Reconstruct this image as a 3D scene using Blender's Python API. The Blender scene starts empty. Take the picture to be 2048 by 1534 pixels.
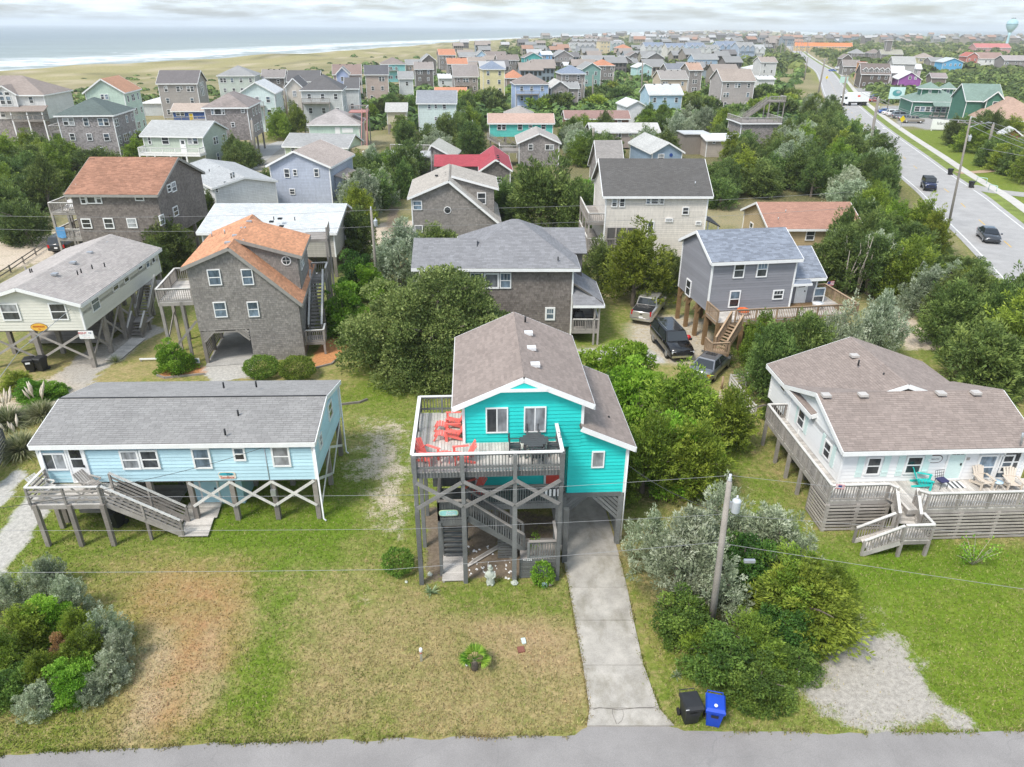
import bpy,math,random
import numpy as np
from mathutils import Vector,Matrix,noise as mnoise
# camera,sky,sun,exposure
S = bpy.context.scene
COL = S.collection
R = math.radians
random.seed(7)
RNG = np.random.default_rng(11)
CAM_H,FPX = 23.0,1440.0
PITCH,ROLL = R(26.4),R(0.35)
cam_d = bpy.data.cameras.new('camera')
cam_d.sensor_width = 36.0
cam_d.lens = 36.0 * FPX / 2048.0
cam_d.clip_start,cam_d.clip_end = 0.5,60000.0
cam = bpy.data.objects.new('camera', cam_d)
COL.objects.link(cam)
cam.matrix_world = Matrix.Translation((0,0, CAM_H)) @ Matrix.Rotation(R(90) - PITCH, 4, 'X') @ Matrix.Rotation(ROLL, 4, 'Z')
S.camera = cam
S.view_settings.view_transform = 'Standard'
S.view_settings.look = 'None'
S.view_settings.gamma = 1.0
S.view_settings.use_curve_mapping = False
S.view_settings.exposure = 0.56
S.cycles.use_denoising = True
S.cycles.max_bounces = 8
S.cycles.transparent_max_bounces = 16
S.cycles.volume_bounces = 1
SUN_EL,SUN_AZ = 54.0,222.0        # elevation,compass azimuth (0 = +Y,clockwise)
w = bpy.data.worlds.new('World'); S.world = w; w.use_nodes = True
nt = w.node_tree; nt.nodes.clear()
def _n(tree,typ, **kw):
 n = tree.nodes.new(typ)
 for k,v in kw.items(): setattr(n,k,v)
 return n
wout = _n(nt, 'ShaderNodeOutputWorld')
sky = _n(nt, 'ShaderNodeTexSky', sky_type='NISHITA', sun_disc=False)
sky.sun_elevation = R(SUN_EL); sky.sun_rotation = R(SUN_AZ)
sky.air_density = 1.0; sky.dust_density = 2.0; sky.ozone_density = 1.5
bg1 = _n(nt, 'ShaderNodeBackground'); bg1.inputs['Strength'].default_value = 0.15
bg2 = _n(nt, 'ShaderNodeBackground'); bg2.inputs['Color'].default_value = (0.76,0.87,0.97,1); bg2.inputs['Strength'].default_value = 0.72
tc = _n(nt, 'ShaderNodeTexCoord')
sep = _n(nt, 'ShaderNodeSeparateXYZ'); nt.links.new(tc.outputs['Generated'], sep.inputs[0])
zz = _n(nt, 'ShaderNodeMath', operation='ADD'); nt.links.new(sep.outputs['Z'], zz.inputs[0]); zz.inputs[1].default_value = 0.12
zm = _n(nt, 'ShaderNodeMath', operation='MAXIMUM'); nt.links.new(zz.outputs[0], zm.inputs[0]); zm.inputs[1].default_value = 0.02
dx = _n(nt, 'ShaderNodeMath', operation='DIVIDE'); nt.links.new(sep.outputs['X'], dx.inputs[0]); nt.links.new(zm.outputs[0], dx.inputs[1])
dy = _n(nt, 'ShaderNodeMath', operation='DIVIDE'); nt.links.new(sep.outputs['Y'], dy.inputs[0]); nt.links.new(zm.outputs[0], dy.inputs[1])
cmb = _n(nt, 'ShaderNodeCombineXYZ'); nt.links.new(dx.outputs[0], cmb.inputs[0]); nt.links.new(dy.outputs[0], cmb.inputs[1])
cn = _n(nt, 'ShaderNodeTexNoise'); cn.inputs['Scale'].default_value = 1.3; cn.inputs['Detail'].default_value = 9; cn.inputs['Roughness'].default_value = 0.58
nt.links.new(cmb.outputs[0], cn.inputs['Vector'])
cr = _n(nt, 'ShaderNodeMapRange'); cr.inputs['From Min'].default_value = 0.36; cr.inputs['From Max'].default_value = 0.62
cr.inputs['To Min'].default_value = 0.12; cr.inputs['To Max'].default_value = 0.95
nt.links.new(cn.outputs['Fac'], cr.inputs['Value'])
cn2 = _n(nt, 'ShaderNodeTexNoise'); cn2.inputs['Scale'].default_value = 2.6; cn2.inputs['Detail'].default_value = 8
nt.links.new(cmb.outputs[0], cn2.inputs['Vector'])
cr2 = _n(nt, 'ShaderNodeMapRange'); cr2.inputs['From Min'].default_value = 0.35; cr2.inputs['From Max'].default_value = 0.65
cr2.inputs['To Min'].default_value = 0.84; cr2.inputs['To Max'].default_value = 1.0
nt.links.new(cn2.outputs['Fac'], cr2.inputs['Value']); nt.links.new(cr2.outputs[0], bg2.inputs['Strength'])
ms = _n(nt, 'ShaderNodeMixShader')
nt.links.new(sky.outputs[0], bg1.inputs['Color'])
nt.links.new(cr.outputs[0], ms.inputs['Fac']); nt.links.new(bg1.outputs[0], ms.inputs[1]); nt.links.new(bg2.outputs[0], ms.inputs[2])
nt.links.new(ms.outputs[0], wout.inputs['Surface'])
sun_d = bpy.data.lights.new('sun', 'SUN'); sun_d.energy = 2.4; sun_d.angle = R(14); sun_d.color = (1.0,0.95,0.88)
sun = bpy.data.objects.new('sun', sun_d); COL.objects.link(sun)
_a,_e = R(SUN_AZ),R(SUN_EL)
sdir = Vector((math.sin(_a) * math.cos(_e),math.cos(_a) * math.cos(_e),math.sin(_e)))
sun.rotation_euler = sdir.to_track_quat('Z', 'Y').to_euler()
sun.location = (0,0,60)
# survey helpers: photo pixel -> place in the world at a known height
def ray(px,py):
 x,y = px - 1024.0,767.0 - py
 c,s = math.cos(ROLL),math.sin(ROLL)
 x,y = c * x - s * y,s * x + c * y
 cp,sp = math.cos(PITCH),math.sin(PITCH)
 return Vector((x,FPX * cp + y * sp,y * cp - FPX * sp))
def P(px,py,z=0.0):
 d = ray(px,py); t = (z - CAM_H) / d.z
 return Vector((d.x * t,d.y * t,z))
# materials (all procedural)
MATS = {}
def _mat(name):
 m = bpy.data.materials.new(name); m.use_nodes = True
 t = m.node_tree; t.nodes.clear()
 o = t.nodes.new('ShaderNodeOutputMaterial'); b = t.nodes.new('ShaderNodeBsdfPrincipled')
 t.links.new(b.outputs[0], o.inputs['Surface'])
 MATS[name] = m
 return m,t,b,o
def _pos(t, scale=(1,1,1), src='pos'):
 mp = t.nodes.new('ShaderNodeMapping'); mp.inputs['Scale'].default_value = scale
 if src == 'pos':
  g = t.nodes.new('ShaderNodeNewGeometry'); t.links.new(g.outputs['Position'], mp.inputs['Vector'])
 elif src == 'uv':
  g = t.nodes.new('ShaderNodeUVMap'); t.links.new(g.outputs['UV'], mp.inputs['Vector'])
 else:
  g = t.nodes.new('ShaderNodeTexCoord'); t.links.new(g.outputs['Object'], mp.inputs['Vector'])
 return mp.outputs[0]
def _noise(t,vec,scale,detail=4,rough=0.6):
 n = t.nodes.new('ShaderNodeTexNoise'); n.inputs['Scale'].default_value = scale
 n.inputs['Detail'].default_value = detail; n.inputs['Roughness'].default_value = rough
 t.links.new(vec, n.inputs['Vector']); return n.outputs['Fac']
def _range(t,v,a,b,c,d):
 r = t.nodes.new('ShaderNodeMapRange')
 for k, x in zip(('From Min', 'From Max', 'To Min', 'To Max'),(a, b, c, d)): r.inputs[k].default_value = x
 t.links.new(v, r.inputs['Value']); return r.outputs[0]
def _mul(t,col,fac):
 m = t.nodes.new('ShaderNodeMix'); m.data_type = 'RGBA'; m.blend_type = 'MULTIPLY'; m.inputs['Factor'].default_value = 1
 if isinstance(col, tuple): m.inputs['A'].default_value = (*col, 1)
 else: t.links.new(col, m.inputs['A'])
 if isinstance(fac, tuple): m.inputs['B'].default_value = (*fac, 1)
 else: t.links.new(fac, m.inputs['B'])
 return m.outputs['Result']
def _mixc(t,f,a,b):
 m = t.nodes.new('ShaderNodeMix'); m.data_type = 'RGBA'
 if isinstance(f, float): m.inputs['Factor'].default_value = f
 else: t.links.new(f, m.inputs['Factor'])
 for k, c in (('A', a),('B', b)):
  if isinstance(c,tuple): m.inputs[k].default_value = (*c,1)
  else: t.links.new(c,m.inputs[k])
 return m.outputs['Result']
def _bump(t,b,h,strength=0.4,dist=0.02):
 n = t.nodes.new('ShaderNodeBump'); n.inputs['Strength'].default_value = strength; n.inputs['Distance'].default_value = dist
 t.links.new(h, n.inputs['Height']); t.links.new(n.outputs[0], b.inputs['Normal'])
def _attr(t,name):
 a = t.nodes.new('ShaderNodeAttribute'); a.attribute_name = name; return a
def plain(name,col,rough=0.6,var=0.12,scale=3.0,metal=0.0,spec=0.4,fine=0.08,bump=0.0):
 if name in MATS: return MATS[name]
 m,t,b,o = _mat(name)
 p = _pos(t)
 f1 = _range(t,_noise(t,p,scale),0.3,0.7,1 - var,1 + var)
 f2 = _range(t,_noise(t,p,scale * 14,3),0.3,0.7,1 - fine,1 + fine)
 c = _mul(t,_mul(t,col,f1),f2)
 t.links.new(c, b.inputs['Base Color'])
 b.inputs['Roughness'].default_value = rough; b.inputs['Metallic'].default_value = metal
 b.inputs['Specular IOR Level'].default_value = spec
 if bump: _bump(t,b,_noise(t,p,scale * 20,4),bump,0.02)
 return m
def tinted(name,col,var=0.25,rough=0.75,stain=0.18,grain=(30,30,4),grainv=0.18,stain_col=None,moss=0.0):
 if name in MATS: return MATS[name]
 m,t,b,o = _mat(name)
 p = _pos(t)
 a = _attr(t, 'tint')
 f0 = _range(t, a.outputs['Fac'], 0,1,1 - var * .75,1 + var * .75)
 f1 = _range(t,_noise(t,p,0.5,4),0.3,0.7,1 - stain * .55,1 + stain * .55)
 f2 = _range(t,_noise(t,_pos(t,grain),1.0,3),0.3,0.7,1 - grainv,1 + grainv)
 c = _mul(t,_mul(t,_mul(t,col,f0),f1),f2)
 if moss:
  k = _range(t,_noise(t,_pos(t,(0.5,0.5,0.5)),1.1,6,0.7),0.5,0.75,0,moss)
  c = _mixc(t,k,c,stain_col or (0.06,0.055,0.05))
 t.links.new(c, b.inputs['Base Color']); b.inputs['Roughness'].default_value = rough
 b.inputs['Specular IOR Level'].default_value = 0.25
 _bump(t,b,_noise(t,_pos(t,grain),1.0,3),0.25,0.01)
 return m
def wood(name,col,var=0.22,rough=0.8):
 if name in MATS: return MATS[name]
 m,t,b,o = _mat(name)
 oi = t.nodes.new('ShaderNodeObjectInfo')
 f0 = _range(t, oi.outputs['Random'], 0,1,1 - var, 1 + var)
 f1 = _range(t,_noise(t,_pos(t),1.3,5),0.3,0.7,0.82,1.18)
 f2 = _range(t,_noise(t,_pos(t,(25,25,25)),1.0,4),0.3,0.7,0.8,1.2)
 c = _mul(t,_mul(t,_mul(t,col,f0),f1),f2)
 t.links.new(c, b.inputs['Base Color']); b.inputs['Roughness'].default_value = rough
 b.inputs['Specular IOR Level'].default_value = 0.25
 _bump(t,b,_noise(t,_pos(t,(25,25,25)),1.0,4),0.3,0.01)
 return m
def siding(name, col, course=0.18, kind='lap'):
 if name in MATS: return MATS[name]
 m,t,b,o = _mat(name)
 uv = _pos(t, (1,1,1), 'uv')
 br = t.nodes.new('ShaderNodeTexBrick'); t.links.new(uv, br.inputs['Vector'])
 br.inputs['Scale'].default_value = 1.0
 br.inputs['Brick Width'].default_value = 0.28 if kind == 'shingle' else 4.0
 br.inputs['Row Height'].default_value = course
 br.inputs['Mortar Size'].default_value = 0.012; br.inputs['Mortar Smooth'].default_value = 0.3; br.inputs['Bias'].default_value = 0
 v = 0.28 if kind == 'shingle' else 0.05
 br.inputs['Color1'].default_value = (1 - v, 1 - v, 1 - v, 1); br.inputs['Color2'].default_value = (1 + v, 1 + v, 1 + v, 1)
 br.inputs['Mortar'].default_value = (0.55,0.55,0.55,1)
 f1 = _range(t,_noise(t,_pos(t),0.35,4),0.3,0.7,0.92,1.08)
 f2 = _range(t,_noise(t,_pos(t,(6,6,1.5)),1.0,4),0.3,0.7,0.9,1.1)
 c = _mul(t, _mul(t, _mul(t, col, br.outputs['Color']), f1), f2)
 t.links.new(c, b.inputs['Base Color']); b.inputs['Roughness'].default_value = 0.7
 b.inputs['Specular IOR Level'].default_value = 0.25
 _bump(t, b, br.outputs['Fac'], -0.5,0.02)
 return m
def roofing(name,col,var=0.14,moss=0.0,moss_col=(0.07,0.065,0.06),metal=False):
 if name in MATS: return MATS[name]
 m,t,b,o = _mat(name)
 br = t.nodes.new('ShaderNodeTexBrick'); t.links.new(_pos(t, (1,1,1), 'uv'), br.inputs['Vector'])
 br.inputs['Scale'].default_value = 1.0; br.inputs['Brick Width'].default_value = 0.4 if not metal else 0.45
 br.inputs['Row Height'].default_value = 0.16 if not metal else 50.0
 br.inputs['Mortar Size'].default_value = 0.012; br.inputs['Bias'].default_value = 0
 v = var if not metal else 0.03
 br.inputs['Color1'].default_value = (1 - v, 1 - v, 1 - v, 1); br.inputs['Color2'].default_value = (1 + v, 1 + v, 1 + v, 1)
 br.inputs['Mortar'].default_value = (0.7,0.7,0.7,1)
 f1 = _range(t,_noise(t,_pos(t),0.25,4),0.3,0.7,0.92,1.08)
 f2 = _range(t,_noise(t,_pos(t),9.0,3),0.3,0.7,0.88,1.12)
 c = _mul(t, _mul(t, _mul(t, col, br.outputs['Color']), f1), f2)
 if moss:
  k = _range(t,_noise(t,_pos(t,(0.5,0.5,0.5)),1.0,7,0.7),0.42,0.7,0,moss)
  c = _mixc(t,k,c,moss_col)
 t.links.new(c, b.inputs['Base Color']); b.inputs['Roughness'].default_value = 0.85 if not metal else 0.45
 b.inputs['Specular IOR Level'].default_value = 0.25
 _bump(t, b, br.outputs['Fac'], -0.4,0.015)
 return m
def glass(name,col,rough=0.08):
 if name in MATS: return MATS[name]
 m,t,b,o = _mat(name)
 oi = t.nodes.new('ShaderNodeObjectInfo')
 f0 = _range(t, oi.outputs['Random'], 0,1,0.5,1.6)
 f1 = _range(t,_noise(t,_pos(t,(3,3,1.2)),1.0,2),0.35,0.65,0.6,1.4)
 t.links.new(_mul(t, _mul(t, col, f0), f1), b.inputs['Base Color'])
 b.inputs['Roughness'].default_value = rough; b.inputs['Specular IOR Level'].default_value = 0.6
 return m
def leafmat(name,lo,mid,hi,trans=0.25):
 if name in MATS: return MATS[name]
 m,t,b,o = _mat(name)
 a = _attr(t, 'tint')
 cr = t.nodes.new('ShaderNodeValToRGB'); e = cr.color_ramp.elements
 e[0].color = (*lo,1); e[1].color = (*hi,1); e[1].position = 0.92; e[0].position = 0.05
 k = e.new(0.5); k.color = (*mid,1)
 t.links.new(a.outputs['Fac'], cr.inputs['Fac'])
 oi = t.nodes.new('ShaderNodeObjectInfo')
 hs = t.nodes.new('ShaderNodeHueSaturation')
 t.links.new(_range(t, oi.outputs['Random'], 0,1,0.478,0.515), hs.inputs['Hue'])
 mr = t.nodes.new('ShaderNodeMath'); mr.operation = 'MULTIPLY'; mr.inputs[1].default_value = 7.13
 fr = t.nodes.new('ShaderNodeMath'); fr.operation = 'FRACT'
 t.links.new(oi.outputs['Random'], mr.inputs[0]); t.links.new(mr.outputs[0], fr.inputs[0])
 t.links.new(_range(t, fr.outputs[0], 0,1,0.92,1.42), hs.inputs['Value'])
 t.links.new(cr.outputs[0], hs.inputs['Color'])
 t.links.new(hs.outputs[0], b.inputs['Base Color']); b.inputs['Roughness'].default_value = 0.6
 b.inputs['Specular IOR Level'].default_value = 0.3
 tr = t.nodes.new('ShaderNodeBsdfTranslucent'); t.links.new(hs.outputs[0], tr.inputs['Color'])
 mx = t.nodes.new('ShaderNodeMixShader'); mx.inputs['Fac'].default_value = trans
 t.links.new(b.outputs[0], mx.inputs[1]); t.links.new(tr.outputs[0], mx.inputs[2]); t.links.new(mx.outputs[0], o.inputs['Surface'])
 return m
WHITE = plain('white_trim_paint', (0.80,0.80,0.79),0.5,0.05,2)
G_DARK = glass('window_glass', (0.05,0.055,0.06))
G_BLIND = glass('window_glass_over_blinds', (0.22,0.23,0.24))
G_BLUE = glass('window_glass_sky', (0.12,0.16,0.20))
GREYDECK = wood('grey_weathered_wood', (0.30,0.275,0.25))
DARKDECK = wood('grey_stained_wood', (0.155,0.16,0.155))
LIGHTDECK = wood('bleached_deck_board', (0.50,0.47,0.43))
NEWDECK = wood('new_treated_wood', (0.35,0.25,0.165))
PILING = wood('old_piling_wood', (0.24,0.215,0.19))
BROWNPILE = wood('brown_piling_wood', (0.22,0.14,0.07))
BLACK = plain('black_plastic', (0.018,0.019,0.021),0.5,0.15,4)
METAL = plain('galvanised_metal', (0.45,0.47,0.49),0.4,0.1,5,0.6)
CONC = plain('concrete_slab', (0.40,0.385,0.355),0.85,0.16,0.9,0,0.2,0.14,0.25)
# mesh and object helpers
def me_from(name,verts,faces,mat=None,uvs=None,tint=None,smooth=False):
 me = bpy.data.meshes.new(name)
 me.from_pydata([tuple(v) for v in verts],[],faces)
 if mat: me.materials.append(mat)
 if uvs is not None:
  ul = me.uv_layers.new(name='UVMap')
  ul.data.foreach_set('uv', np.array(uvs, dtype=np.float32).ravel())
 if tint is not None:
  at = me.attributes.new('tint', 'FLOAT', 'FACE'); at.data.foreach_set('value', np.array(tint, dtype=np.float32))
 if smooth: me.polygons.foreach_set('use_smooth', [True] * len(me.polygons))
 me.update()
 return me
def link(name,me,par=None,M=None):
 o = bpy.data.objects.new(name,me); COL.objects.link(o)
 if par is not None: o.parent = par
 if M is not None: o.matrix_basis = M
 return o
def tag(o,label=None,cat=None,group=None,kind=None):
 if label: o['label'] = label
 if cat: o['category'] = cat
 if group: o['group'] = group
 if kind: o['kind'] = kind
 return o
def thing(name,label,cat,loc=(0,0,0),rz=0.0,group=None):
 o = bpy.data.objects.new(name,None); COL.objects.link(o)
 o.empty_display_size = 0.3
 o.matrix_basis = Matrix.Translation(loc) @ Matrix.Rotation(R(rz),4, 'Z')
 return tag(o,label,cat,group)
_box = {}
def unit_box(mat):
 k = mat.name
 if k not in _box:
  v = [(x,y,z) for x in (-.5,.5) for y in (-.5,.5) for z in (-.5,.5)]
  f = [(0,1,3,2),(4,6,7,5),(0,4,5,1),(2,3,7,6),(0,2,6,4),(1,5,7,3)]
  _box[k] = me_from('board_' + k, v, f, mat, tint=[.5] * 6)
 return _box[k]
def box(name,par,c,s,mat,rz=0.0,M=None):
 m = Matrix.Translation(c) @ Matrix.Rotation(R(rz),4, 'Z') @ Matrix.Diagonal((*s, 1))
 return link(name,unit_box(mat),par,(M @ m) if M is not None else m)
def beam(name,par,p,q,wd,ht,mat,up=None):
 p,q = Vector(p),Vector(q); d = q - p; L = d.length
 if L < 1e-6: return None
 x = d / L
 u = Vector(up) if up else (Vector((0,0,1)) if abs(x.z) < 0.95 else Vector((0,1,0)))
 y = u.cross(x).normalized(); z = x.cross(y)
 m = Matrix(((x.x,y.x,z.x,0),(x.y,y.y,z.y,0),(x.z,y.z,z.z,0),(0,0,0,1)))
 return link(name,unit_box(mat),par,Matrix.Translation((p + q) / 2) @ m @ Matrix.Diagonal((L,wd,ht,1)))
def ring_tube(pts, radii, n=8, cap=True, smooth=True, name='tube', mat=None):
 V,F = [],[]
 pts = [Vector(p) for p in pts]
 for i,p in enumerate(pts):
  d = (pts[min(i + 1,len(pts) - 1)] - pts[max(i - 1,0)]).normalized()
  a = d.cross(Vector((0,0,1)) if abs(d.z) < 0.9 else Vector((1,0,0))).normalized(); b = d.cross(a)
  for k in range(n):
   t = 2 * math.pi * k / n
   V.append(p + (a * math.cos(t) + b * math.sin(t)) * radii[i])
 for i in range(len(pts) - 1):
  for k in range(n):
   F.append((i * n + k,i * n + (k + 1) % n,(i + 1) * n + (k + 1) % n,(i + 1) * n + k))
 if cap: F += [tuple(range(n))[::-1],tuple((len(pts) - 1) * n + k for k in range(n))]
 return me_from(name,V,F,mat,smooth=smooth,tint=[.5] * len(F))
def tube(name,par,pts,r,mat,n=8):
 rr = r if isinstance(r,(list,tuple)) else [r] * len(pts)
 return link(name,ring_tube(pts,rr,n,name=name,mat=mat),par)
def lathe(name,par,prof,mat,c=(0,0,0),n=16):
 V,F = [],[]
 for r,z in prof:
  for k in range(n):
   a = 2 * math.pi * k / n; V.append((c[0] + r * math.cos(a),c[1] + r * math.sin(a),c[2] + z))
 for i in range(len(prof) - 1):
  for k in range(n): F.append((i * n + k,i * n + (k + 1) % n,(i + 1) * n + (k + 1) % n,(i + 1) * n + k))
 F += [tuple(range(n))[::-1],tuple((len(prof) - 1) * n + k for k in range(n))]
 return link(name,me_from(name,V,F,mat,smooth=True,tint=[.5] * len(F)),par)
def plane_axes(pts):
 n = Vector((0,0,0))
 for i in range(len(pts)):
  a,b = pts[i],pts[(i + 1) % len(pts)]
  n += a.cross(b)
 n.normalize()
 u = Vector((0,0,1)).cross(n)
 u = Vector((1,0,0)) if u.length < 1e-4 else u.normalized()
 return u,n.cross(u),n
def slab(name,par,pts,th,mat):
 pts = [Vector(p) for p in pts]; U,Vv,N = plane_axes(pts); n = len(pts)
 V = pts + [p - N * th for p in pts]
 F = [tuple(range(n)),tuple(range(2 * n - 1,n - 1,-1))] + [(i,n + i,n + (i + 1) % n,(i + 1) % n) for i in range(n)]
 uv = []
 for f in F:
  for i in f: uv.append((V[i].dot(U),V[i].dot(Vv)))
 return link(name,me_from(name,V,F,mat,uvs=uv,tint=[.5] * len(F)),par)
def _clip(poly,axis,val,keep_less):
 out = []
 for i in range(len(poly)):
  a,b = poly[i],poly[(i + 1) % len(poly)]
  ia = (a[axis] <= val) if keep_less else (a[axis] >= val)
  ib = (b[axis] <= val) if keep_less else (b[axis] >= val)
  if ia: out.append(a)
  if ia != ib:
   t = (val - a[axis]) / (b[axis] - a[axis])
   out.append((a[0] + t * (b[0] - a[0]),a[1] + t * (b[1] - a[1])))
 return out
def courses(name,par,pts,course,tab,lift,mat,jit=0.25,rnd=None):
 rnd = rnd or random
 pts = [Vector(p) for p in pts]; U,Vv,N = plane_axes(pts); O = pts[0]
 poly = [((p - O).dot(U),(p - O).dot(Vv)) for p in pts]
 u0,u1 = min(p[0] for p in poly),max(p[0] for p in poly); v0,v1 = min(p[1] for p in poly),max(p[1] for p in poly)
 V,F,T = [],[],[]
 v = v0; row = 0
 while v < v1 - 1e-4:
  strip = _clip(_clip(poly,1,v,False),1,min(v + course,v1),True)
  if len(strip) >= 3:
   a,bnd = min(p[0] for p in strip),max(p[0] for p in strip)
   u = a - (tab * (0.5 if row % 2 else 0.0) + rnd.random() * tab * jit)
   while u < bnd - 1e-4:
    wd = tab * (1 + (rnd.random() - .5) * 2 * jit)
    cell = _clip(_clip(strip,0,u + 0.004,False),0,u + wd - 0.004,True) if tab < 50 else strip
    u += wd
    if len(cell) < 3: continue
    lf = lift * (0.75 + 0.5 * rnd.random()) if tab < 50 else lift
    base = len(V)
    for q in cell:
     k = 1 - (q[1] - v) / course
     V.append(O + U * q[0] + Vv * q[1] + N * (0.004 + lf * k))
    F.append(tuple(range(base,base + len(cell)))); tn = rnd.random(); T.append(tn)
    for i in range(len(cell)):
     a1,b1 = cell[i],cell[(i + 1) % len(cell)]
     if abs(a1[1] - v) < 1e-5 and abs(b1[1] - v) < 1e-5 and abs(a1[0] - b1[0]) > 1e-4:
      j = len(V)
      V.append(O + U * a1[0] + Vv * a1[1]); V.append(O + U * b1[0] + Vv * b1[1])
      F.append((base + i,j,j + 1,base + (i + 1) % len(cell))); T.append(tn)
  v += course; row += 1
 if not F: return None
 o = link(name,me_from(name,V,F,mat,tint=T),par)
 return tag(o, kind='stuff')
# windows and doors
_wm = {}
def frame_mesh(wd,ht,mat,fw=0.09,dp=0.10):
 key = ('f', round(wd, 2), round(ht, 2), mat.name, fw, dp)
 if key not in _wm:
  o = [(-wd / 2,-ht / 2),(wd / 2,-ht / 2),(wd / 2,ht / 2),(-wd / 2,ht / 2)]
  i = [(-wd / 2 + fw,-ht / 2 + fw),(wd / 2 - fw,-ht / 2 + fw),(wd / 2 - fw,ht / 2 - fw),(-wd / 2 + fw,ht / 2 - fw)]
  V = [(x,-dp,z) for x,z in o] + [(x,-dp,z) for x,z in i] + [(x,0.01,z) for x,z in o] + [(x,0.01,z) for x,z in i]
  F = []
  for k in range(4):
   l = (k + 1) % 4
   F += [(k,l,4 + l,4 + k),(k,8 + k,8 + l,l),(4 + k,4 + l,12 + l,12 + k)]
  _wm[key] = me_from('window_frame', V, F, mat, tint=[.5] * len(F))
 return _wm[key]
def window(par, M, wd, ht, style='dh', trim=None, fw=0.09, panes=None):
 trim = trim or WHITE
 o = link('window', frame_mesh(wd, ht, trim, fw), par, M)
 iw,ih = wd - 2 * fw,ht - 2 * fw
 g = panes or random.choice((G_DARK,G_DARK,G_BLIND,G_BLUE))
 if style in ('dh', 'dhg'):
  box('pane', o, (0,-0.065, ih / 4 + .015),(iw, 0.02, ih / 2 - .03), g)
  box('pane', o, (0,-0.058,-ih / 4 - .015),(iw, 0.02, ih / 2 - .03), panes or random.choice((g, G_DARK)))
  box('sash_rail', o, (0,-0.07,0),(iw, 0.04,0.06), trim)
  if style == 'dhg':
   for k in (-1,1): box('muntin', o, (k * iw / 6,-0.072, ih / 4),(0.025,0.02, ih / 2 - .02), trim)
 elif style == 'slide':
  box('pane', o, (-iw / 4 - .01,-0.058,0),(iw / 2 - .02,0.02, ih), G_DARK if not panes else panes)
  box('pane', o, (iw / 4 + .01,-0.065,0),(iw / 2 - .02,0.02, ih), G_BLIND)
  box('sash_rail', o, (0,-0.07,0),(0.05,0.04, ih), trim)
 elif style == 'pic':
  box('pane', o, (0,-0.06,0),(iw, 0.02, ih), g)
 return o
def door(par, M, wd, ht, mat, style='plain', trim=None):
 o = link('door', frame_mesh(wd, ht, trim or WHITE, 0.09), par, M)
 box('leaf', o, (0,-0.06,0),(wd - .16,0.03, ht - .16), mat)
 if style in ('half', 'full'):
  h = 0.36 if style == 'half' else 0.75
  box('pane', o, (0,-0.08, ht * (.45 - h / 2)),(wd - .45,0.02, ht * h - .2), G_DARK)
 if style == 'storm':
  for k in (-1,1): box('pane', o, (0,-0.08, ht * .16 + k * ht * .13 + .05),(wd - .42,0.02, ht * .22), G_DARK)
 if style == 'lites':
  for r in range(2):
   for c in range(3): box('pane', o, ((c - 1) * .22,-0.08, ht * .40 - r * .2),(.19,0.02,.17), G_DARK)
 box('handle', o, (wd / 2 - .2,-0.10,-.05),(0.06,0.05,0.12), BLACK)
 return o
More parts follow.
